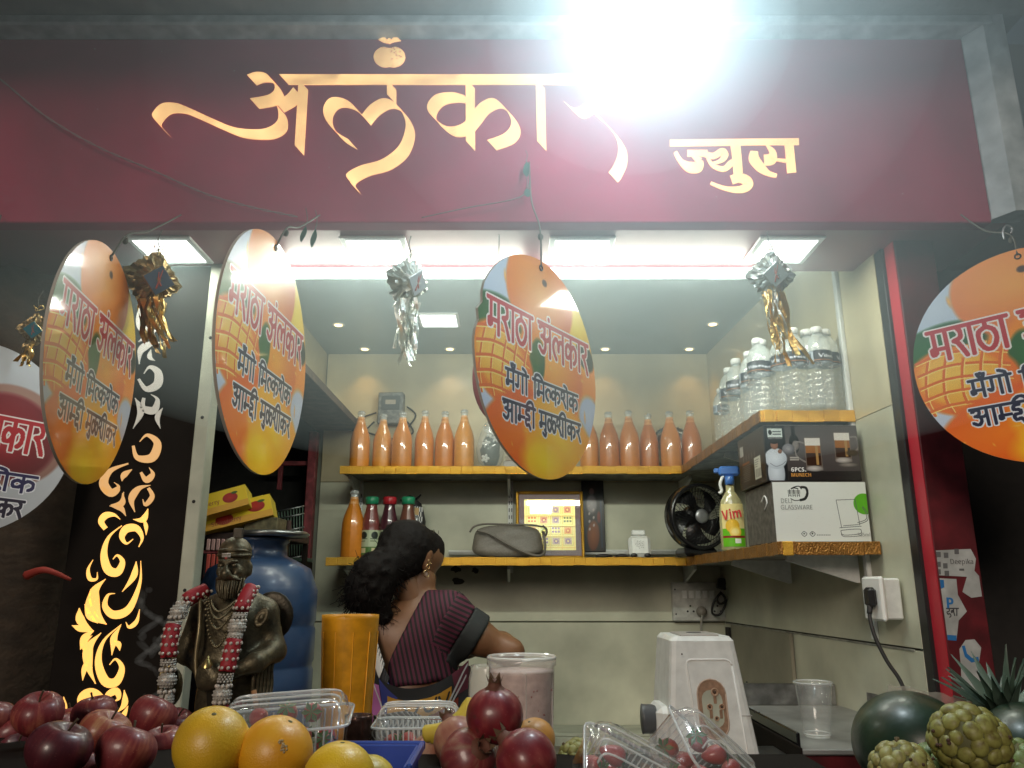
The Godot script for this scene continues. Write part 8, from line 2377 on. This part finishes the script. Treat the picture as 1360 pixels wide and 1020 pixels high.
# ---------------------------------------------------------------- foil ornaments
func foil_thing(label: String, p: Vector3, size: float, skin: Material, tail: Material, strips: int, length: float, face: Color, spin: float, lean: float) -> void:
	var o := thing("foil_ornament", label, "ornament", p, "foil cube ornaments with streamers")
	var b := Basis(Vector3.UP, spin) * Basis(Vector3.BACK, 0.72) * Basis(Vector3.RIGHT, 0.4)
	var s := st()
	var n := FastNoiseLite.new(); n.seed = int(spin * 50) + 3; n.frequency = 5.0
	# a crumpled star of folded foil, with a zigzag edge
	s.set_smooth_group(-1)
	for layer in 3:
		var R: float = size * [1.15, 1.0, 0.85][layer]
		var c := Vector3(0, 0, (layer - 1) * size * 0.3)
		var pts := []
		for k in 44:
			var a := TAU * k / 44
			var rr: float = R * (1.0 / maxf(absf(cos(a)), absf(sin(a)))) * 0.72 * (1.0 if k % 2 else 0.93)
			pts.append(b * (c + Vector3(cos(a) * rr, sin(a) * rr, size * 0.28 * n.get_noise_2d(k * 1.1, layer * 9.0))))
		for k in 44:
			var m := b * (c + Vector3(0, 0, size * 0.24))
			var mid: Vector3 = (pts[k] as Vector3).lerp(m, 0.5) + b * Vector3(0, 0, size * 0.16 * n.get_noise_2d(k * 2.3, 40 + layer * 7))
			tri(s, m, pts[k], mid); tri(s, m, mid, pts[(k + 1) % 44]); tri(s, mid, pts[k], pts[(k + 1) % 44])
	obj("foil_folds", s, skin, o)
	s = st(); box(s, b * Vector3(0, 0, size * 0.30), Vector3(size * 0.8, size * 0.8, size * 0.4), size * 0.04, b); obj("foil_cube", s, skin, o)
	var pic := mat(face, 0.3, 0.3)
	s = st(); box(s, b * Vector3(0, 0, size * 0.505), Vector3(size * 0.76, size * 0.76, 0.0015), 0.0005, b); obj("picture_square", s, coat(pic, 1.0), o)
	s = st()
	for k in 2:
		var c2 := curve([b * Vector3(-size * 0.25 + k * size * 0.2, -size * 0.2, size * 0.512), b * Vector3(size * 0.0, size * (0.05 * k), size * 0.515), b * Vector3(size * (0.3 - 0.15 * k), size * 0.25, size * 0.512)], 3)
		tube(s, c2, size * 0.035, size * 0.015, 5)
	obj("leaping_figure", s, mat(face.lerp(Color(0.6, 0.08, 0.03), 0.75) if face.b > 0.2 else Color(0.25, 0.4, 0.05), 0.5), o)
	# streamers: narrow foil strips, twisted and hanging
	for k in strips:
		s = st(); s.set_smooth_group(0)
		var L := length * rng.randf_range(0.65, 1.0)
		var x0 := rng.randf_range(-0.5, 0.5) * size * 0.8; var z0 := rng.randf_range(-0.5, 0.5) * size * 0.6
		var dx := lean * L + rng.randf_range(-0.16, 0.16) * L; var tw := rng.randf_range(1.5, 5.0); var ph := rng.randf() * TAU
		if k == strips - 1: dx -= 0.25 * L
		var w := rng.randf_range(0.0035, 0.007)
		var m := 14
		var P := func(i: int, e: float) -> Vector3:
			var t := float(i) / m
			var ang := ph + tw * t
			return Vector3(x0 + dx * t * t + 0.004 * sin(ph + t * 9), -size * 0.75 - L * t, z0 + 0.004 * cos(ph + t * 7)) + Vector3(cos(ang), 0.1, sin(ang)) * e * w
		for i in m: quad(s, P.call(i + 1, -1), P.call(i + 1, 1), P.call(i, 1), P.call(i, -1))
		obj("streamer", s, [tail, skin][0 if k % 3 else 1], o)
	s = st(); tube(s, curve([Vector3(0, size * 0.9, 0), Vector3(0.004, size * 0.9 + 0.02, 0.004), Vector3(-0.003, size * 0.9 + 0.045, 0.0), Vector3(0, size * 0.9 + 0.075, -0.01)], 5), 0.0012, -1, 4); obj("hanging_thread", s, M.string, o)
	s = st()
	for k in 2:
		var loop := []
		for j in 9: loop.append(Vector3((k * 2 - 1) * 0.012 * sin(PI * j / 8.0) , size * 0.9 + 0.012 + 0.028 * j / 8.0 * (1.0 if j < 5 else (8 - j) / 4.0 + 0.2), 0.006 * cos(j)))
		tube(s, curve(loop, 2), 0.0012, -1, 4)
	obj("ribbon_loop", s, tail, o)

func foil() -> void:
	foil_thing("brown and gold foil ornament hanging beside the nearest tilted mango disc", at(205, 372, 1.76), 0.068, M.foil_dark, M.foil_gold, 20, 0.14, Color(0.10, 0.14, 0.20), 0.5, 0.28)
	foil_thing("small foil ornament with blue picture square above the white fig disc", at(46, 438, 1.95), 0.042, M.foil_dark, M.foil_gold, 7, 0.07, Color(0.02, 0.22, 0.30), 0.1, 0.0)
	foil_thing("silver foil ornament with long streamers before the small rear panel light", at(543, 375, 1.86), 0.064, M.foil_silver, M.foil_silver, 22, 0.17, Color(0.45, 0.52, 0.55), 0.7, 0.0)
	foil_thing("silver and gold foil ornament hanging in front of the water bottles", at(1026, 366, 1.90), 0.062, M.foil_silver, M.foil_gold, 24, 0.20, Color(0.50, 0.55, 0.50), -0.3, 0.16)

# ---------------------------------------------------------------- the opening, wires, leaves, smoke
func small_things() -> void:
	# blue water drum with ring ribs
	var q := at(334, 905, 2.45)
	var R := 77.0 * pix(at(334, 800, 2.45))
	var yt := at(334, 778, 2.45).y; var y0 := 0.62
	var dr := thing("water_drum", "translucent blue ribbed water drum behind the statue", "drum", Vector3(q.x, y0, -2.45))
	var h := yt - y0
	var p := [Vector2(0, 0), Vector2(R * 0.93, 0), Vector2(R, 0.02)]
	var ribs := 7
	for k in ribs:
		var a := lerpf(0.03, h, float(k) / ribs); var c := lerpf(0.03, h, float(k + 1) / ribs)
		p += [Vector2(R * 0.975, a + 0.006), Vector2(R, a + 0.016), Vector2(R, c - 0.014), Vector2(R * 0.975, c - 0.004)]
	p += [Vector2(R * 0.97, h), Vector2(R * 0.86, h + 0.05), Vector2(R * 0.60, h + 0.075), Vector2(R * 0.44, h + 0.088), Vector2(R * 0.43, h + 0.125), Vector2(R * 0.47, h + 0.13), Vector2(R * 0.47, h + 0.14), Vector2(0, h + 0.141)]
	var s := st(); lathe(s, p, 40)
	var bm := coat(worn(mat(Color(0.026, 0.066, 0.155), 0.4), noise("soft", 0.008, 0.8, 1.0), 3.0), 0.35, 0.2)
	obj("drum_body", s, bm, dr)
	s = st(); lathe(s, [Vector2(0, 0), Vector2(R * 0.60, 0.0), Vector2(R * 0.64, 0.008), Vector2(R * 0.58, 0.016), Vector2(0, 0.012)], 32, Transform3D(Basis(), Vector3(0.03, h + 0.145, 0))); obj("steel_plate", s, M.steel, dr)
	s = st(); span(s, Vector3(q.x - 0.24, 0, -2.66), Vector3(q.x + 0.20, y0 - 0.001, -2.25), 0.004)
	tag(obj("drum_stand", s, M.dark_board), "dark low stand carrying the blue water drum", "stand")
	# rack in the dark opening
	var rz := 3.0
	var ry := at(330, 707, rz).y
	var x0 := at(262, 700, rz).x; var x1 := at(385, 700, rz).x
	var rk := thing("store_rack", "dark shelf rack in the opening holding yellow strawberry cartons", "rack", Vector3((x0 + x1) / 2, 0, -rz))
	s = st(); span(s, Vector3(x0 - 0.1, ry - 0.03, -rz - 0.3), Vector3(x1, ry, -rz), 0.003); obj("shelf_plank", s, worn(mat(Color(0.055, 0.03, 0.025), 0.6), noise("grime", 0.012, 0.55, 1.0, false, 512), 4.0), rk, true)
	for xx in [x0 - 0.09, x1 - 0.012]:
		for zz in [rz + 0.29, rz + 0.01]:
			s = st(); span(s, Vector3(xx - 0.01, 0, -zz - 0.01), Vector3(xx + 0.01, ry - 0.0305, -zz + 0.01), 0.002); obj("upright", s, M.dark_board, rk, true)
	s = st(); span(s, Vector3(x1 - 0.012, ry + 0.0005, -rz - 0.02), Vector3(x1, ry + 0.045, -rz + 0.001), 0.002); obj("end_stop", s, worn(mat(Color(0.055, 0.03, 0.025), 0.6), null, 4.0), rk, true)
	var stay := st(); span(stay, Vector3(x0 - 0.1, 0.0, -rz - 0.31), Vector3(x0 - 0.08, ry + 0.0, -rz - 0.30)); obj("back_brace", stay, M.dark_board, rk, true)
	# strawberry cartons
	var yellow := Color(0.82, 0.70, 0.12)
	for k in 2:
		var im := blank(240, 120, yellow)
		im.fill_rect(Rect2i(0, 84, 240, 36), Color(0.78, 0.58, 0.2))
		for v in [[0.78, 0.42], [0.32, 0.66]] if k == 0 else [[0.72, 0.45]]:
			spot(im, v[0], v[1], 0.13, 0.25, 20, Color(0.66, 0.13, 0.10), Color(0.48, 0.06, 0.06), 0.1)
			spot(im, v[0] + 0.08, v[1] - 0.2, 0.06, 0.07, 0, Color(0.2, 0.36, 0.12), Color(0.12, 0.25, 0.08), 0.3)
		var c := thing("strawberry_carton", ["yellow strawberry carton lying under the tilted one on the dark rack", "yellow strawberry carton tilted on top beside the white post"][k], "carton", [at(314, 681, rz - 0.02), at(288, 667, rz - 0.08)][k], "yellow cartons on the dark rack")
		var sz: Vector3 = [Vector3(0.26, 0.085, 0.12), Vector3(0.22, 0.08, 0.12)][k]
		s = st(); box(s, Vector3(0, 0, -sz.z / 2), sz, 0.002); obj("carton", s, mat(Color(0.55, 0.42, 0.04), 0.5), c)
		s = st(); quad_uv(s, [Vector3(-sz.x / 2, -sz.y / 2, 0.0006), Vector3(sz.x / 2, -sz.y / 2, 0.0006), Vector3(sz.x / 2, sz.y / 2, 0.0006), Vector3(-sz.x / 2, sz.y / 2, 0.0006)], [Vector2(0, 1), Vector2(1, 1), Vector2(1, 0), Vector2(0, 0)]); obj("printed_front", s, printed(im, 0.5), c)
		s = st(); box(s, Vector3(0.03, sz.y / 2 + 0.014, -sz.z * 0.35), Vector3(sz.x * 0.5, 0.002, 0.09), 0.0005, Basis(Vector3.RIGHT, 0.35)); obj("open_flap", s, mat(Color(0.60, 0.50, 0.06), 0.5), c)
		letters("Strawberry", 0.016, mat(Color(0.28, 0.07, 0.03), 0.5), c, Transform3D(Basis(), Vector3(-0.04 if k == 0 else -0.045, -0.024 if k == 0 else 0.0, 0.0014)))
		c.rotation = Vector3(-0.18, 0.1, [0.27, 0.30][k])
	var pb := thing("brown_carton", "flat pale brown carton lying on the dark rack beside the yellow ones", "carton", Vector3(at(345, 700, rz).x, ry + 0.001, -rz))
	s = st(); box(s, Vector3(0, 0.028, -0.07), Vector3(0.125, 0.055, 0.13), 0.002); obj("carton", s, worn(mat(Color(0.20, 0.17, 0.09), 0.7), noise("grime", 0.012, 0.55, 1.0, false, 512), 6.0), pb)
	# red and white slatted crate below the rack
	var cz := 2.78
	var cr := thing("slatted_crate", "crate of pale pink and red upright slats below the dark rack", "crate", at(297, 762, cz))
	for r in 2:
		for k in 7:
			var a := at(278 + k * 6.4, [716, 736][r], cz); var b := at(276 + k * 6.4, [731, 762][r], cz)
			s = st(); span(s, Vector3(a.x - 0.006, b.y, -cz), Vector3(a.x + 0.006, a.y, -cz + 0.008), 0.002); obj("slat", s, [mat(Color(0.40, 0.24, 0.22), 0.5), mat(Color(0.45, 0.07, 0.05), 0.5)][r], cr, true)
	s = st(); span(s, Vector3(at(268, 735, cz).x, at(268, 735, cz).y, -cz - 0.002), Vector3(at(322, 732, cz).x, at(322, 731, cz).y, -cz + 0.002), 0.001); obj("rail", s, M.red_dull, cr, true)
	s = st(); span(s, Vector3(at(268, 770, cz).x, 0, -cz - 0.2), Vector3(at(322, 770, cz).x, at(322, 763, cz).y - 0.001, -cz - 0.003), 0.003); obj("crate_body", s, M.red_dull, cr, true)
	# wire basket by the red upright
	var wz := 3.4
	var wk := thing("wire_basket", "green wire basket in the opening beside the faded red upright", "basket", at(388, 735, wz))
	for k in 4:
		s = st(); var yy: float = [672, 682, 700, 738][k]
		tube(s, PackedVector3Array([at(366, yy + 8, wz), at(404, yy, wz)]), 0.004, -1, 5); obj("rail", s, M.steel, wk, true)
	for k in 9:
		s = st(); tube(s, PackedVector3Array([at(370 + k * 4.0, 680 - k * 0.8, wz), at(374 + k * 3.4, 738, wz)]), 0.0022, -1, 4); obj("wire", s, mat(Color(0.10, 0.16, 0.12), 0.5, 0.3), wk, true)
	s = st(); span(s, Vector3(at(364, 741, wz).x, at(388, 746, wz).y, -wz - 0.1), Vector3(at(408, 741, wz).x, at(388, 741, wz).y, -wz + 0.01), 0.002); obj("basket_floor", s, mat(Color(0.05, 0.08, 0.06), 0.6), wk, true)
	s = st(); span(s, Vector3(at(364, 741, wz).x, 0, -wz - 0.1), Vector3(at(408, 741, wz).x, at(388, 746, wz).y - 0.001, -wz), 0.002)
	tag(obj("dark_cabinet", s, M.dark_board), "dark cabinet in the opening under the green wire basket", "cabinet")
	# blue cloth hanging at the inner side of the white post
	s = st(); s.set_smooth_group(0)
	var P := func(i: int, j: int) -> Vector3: return Vector3(at(262, 700, 2.5).x - 0.035 + i * 0.011, at(262, 640 + j * 18, 2.5).y, -2.42 + 0.008 * sin(i * 1.7 + j * 0.3))
	for i in 7:
		for j in 14: quad(s, P.call(i, j + 1), P.call(i + 1, j + 1), P.call(i + 1, j), P.call(i, j))
	tag(obj("blue_sheet", s, mat(Color(0.02, 0.03, 0.07), 0.7)), "dark blue sheet hanging just inside the white post", "sheet")
	# cord across the sign board, twisted of two wires
	var cb := thing("twisted_cord", "thin twisted grey cord sagging across the maroon sign board", "cord", at(0, 105, FRONT - 0.02))
	var way := curve([at(-40, 78, FRONT - 0.012), at(0, 105, FRONT - 0.02), at(60, 154, FRONT - 0.025), at(130, 195, FRONT - 0.025), at(200, 225, FRONT - 0.022), at(270, 256, FRONT - 0.02), at(330, 274, FRONT - 0.018), at(395, 288, FRONT - 0.015)], 14)
	for k in 2:
		var tw := PackedVector3Array()
		for i in way.size(): tw.append(way[i] + Vector3(0, sin(i * 0.9 + k * PI), cos(i * 0.9 + k * PI)) * 0.0022)
		s = st(); tube(s, tw, 0.0012, -1, 5); obj("strand", s, mat(Color(0.20, 0.18, 0.17), 0.6), cb, true)
	s = st(); tube(s, curve([at(560, 289, FRONT - 0.015), at(620, 276, FRONT - 0.02), at(690, 262, FRONT - 0.02), at(704, 240, FRONT - 0.01)], 6), 0.0016, -1, 5)
	tag(obj("loose_thread", s, M.string), "loose dark thread drooping along the lower edge of the sign board", "thread")
	# dry green leaf scraps left on strings
	var green := mat(Color(0.035, 0.11, 0.075), 0.6)
	for k in 4:
		var d: Array = [[699, 214, 700, 236], [699, 250, 702, 262], [406, 300, 400, 322], [419, 303, 414, 330]][k]
		var lf := thing("leaf_scrap", ["dry green leaf scrap on the cord high on the sign board", "dry green leaf scrap on the cord low on the sign board", "green leaf scrap dangling under the board, nearest the tilted mango disc", "narrow green leaf scrap dangling under the board beside its twin"][k], "leaf", at(d[0], d[1], FRONT - 0.02))
		var a := at(d[0], d[1], FRONT - 0.02); var b := at(d[2], d[3], FRONT - 0.025)
		s = st(); s.set_smooth_group(0)
		var ax := (b - a); var side := Vector3(0.010, 0.001, 0.006)
		for i in 6:
			var w0 := sin(PI * i / 6.0) ; var w1 := sin(PI * (i + 1) / 6.0)
			quad(s, a + ax * (i + 1) / 6.0 - side * w1, a + ax * (i + 1) / 6.0 + side * w1, a + ax * i / 6.0 + side * w0, a + ax * i / 6.0 - side * w0)
		obj("blade", s, green, lf, true)
		s = st(); tube(s, curve([a, a + Vector3(0.003, 0.02, 0), a + Vector3(-0.002, 0.05 if k > 1 else 0.03, 0.004)], 4), 0.0011, -1, 4); obj("stalk", s, M.string, lf, true)
	# incense smoke curling beside the statue
	var fm := FogMaterial.new()
	fm.density = 4.0
	fm.albedo = Color(0.93, 0.93, 0.93)
	var paths := [[176, 950, 196, 928, 222, 912, 204, 890, 186, 876, 206, 856], [206, 856, 222, 836, 200, 816, 184, 800, 200, 782], [214, 906, 234, 880, 218, 858, 196, 866, 190, 842, 214, 820], [188, 930, 210, 940, 226, 926], [232, 850, 224, 826, 236, 806]]
	for w in paths:
		var c := curve(V(w), 4)
		for k in c.size() - 1:
			var u := at(c[k].x, c[k].y, 1.60 + 0.02 * sin(k * 0.9)); var v := at(c[k + 1].x, c[k + 1].y, 1.60 + 0.02 * sin(k * 0.9 + 0.9))
			var f := FogVolume.new()
			f.name = numbered("smoke_wisp")
			f.shape = RenderingServer.FOG_VOLUME_SHAPE_ELLIPSOID
			f.material = fm
			add_child(f, true)
			f.position = (u + v) / 2.0
			var thick := rng.randf_range(0.006, 0.014)
			f.size = Vector3(u.distance_to(v) * 1.8, thick, thick * 1.6)
			f.rotation.z = atan2(v.y - u.y, v.x - u.x)
			f.set_meta("kind", "stuff")
	# hook on the last disc
	s = st(); tube(s, curve([at(1334, 318, 1.7), at(1332, 308, 1.7), at(1336, 300, 1.7), at(1344, 303, 1.7), at(1343, 310, 1.7)], 4), 0.0025, -1, 6)
	tag(obj("wire_hook", s, M.grey_metal), "bent wire hook above the mango disc by the red post", "hook")
	# lens glare built as misty air round the lit stall front
	var air := FogMaterial.new()
	air.density = 0.25
	air.albedo = Color(0.90, 0.98, 1.0)
	for k in 4:
		var near := FogMaterial.new()
		near.density = [0.0, 0.10, 0.18, 0.45][k]
		near.albedo = Color(0.87, 0.97, 1.0)
		var hz := FogVolume.new()
		hz.name = "glare_mist" if k == 0 else numbered("lamp_glare_mist")
		hz.shape = RenderingServer.FOG_VOLUME_SHAPE_ELLIPSOID
		hz.material = air if k == 0 else near
		var d: float = [1.0, 2.1, 1.25, 0.65][k]
		hz.size = Vector3(3.6, 1.7, 1.8) if k == 0 else Vector3(d, d * 0.85, minf(d, 0.9))
		hz.position = Vector3(0.16, 2.55, -1.75) if k == 0 else at(848, 50, 1.45)
		hz.set_meta("kind", "stuff")
		add_child(hz)
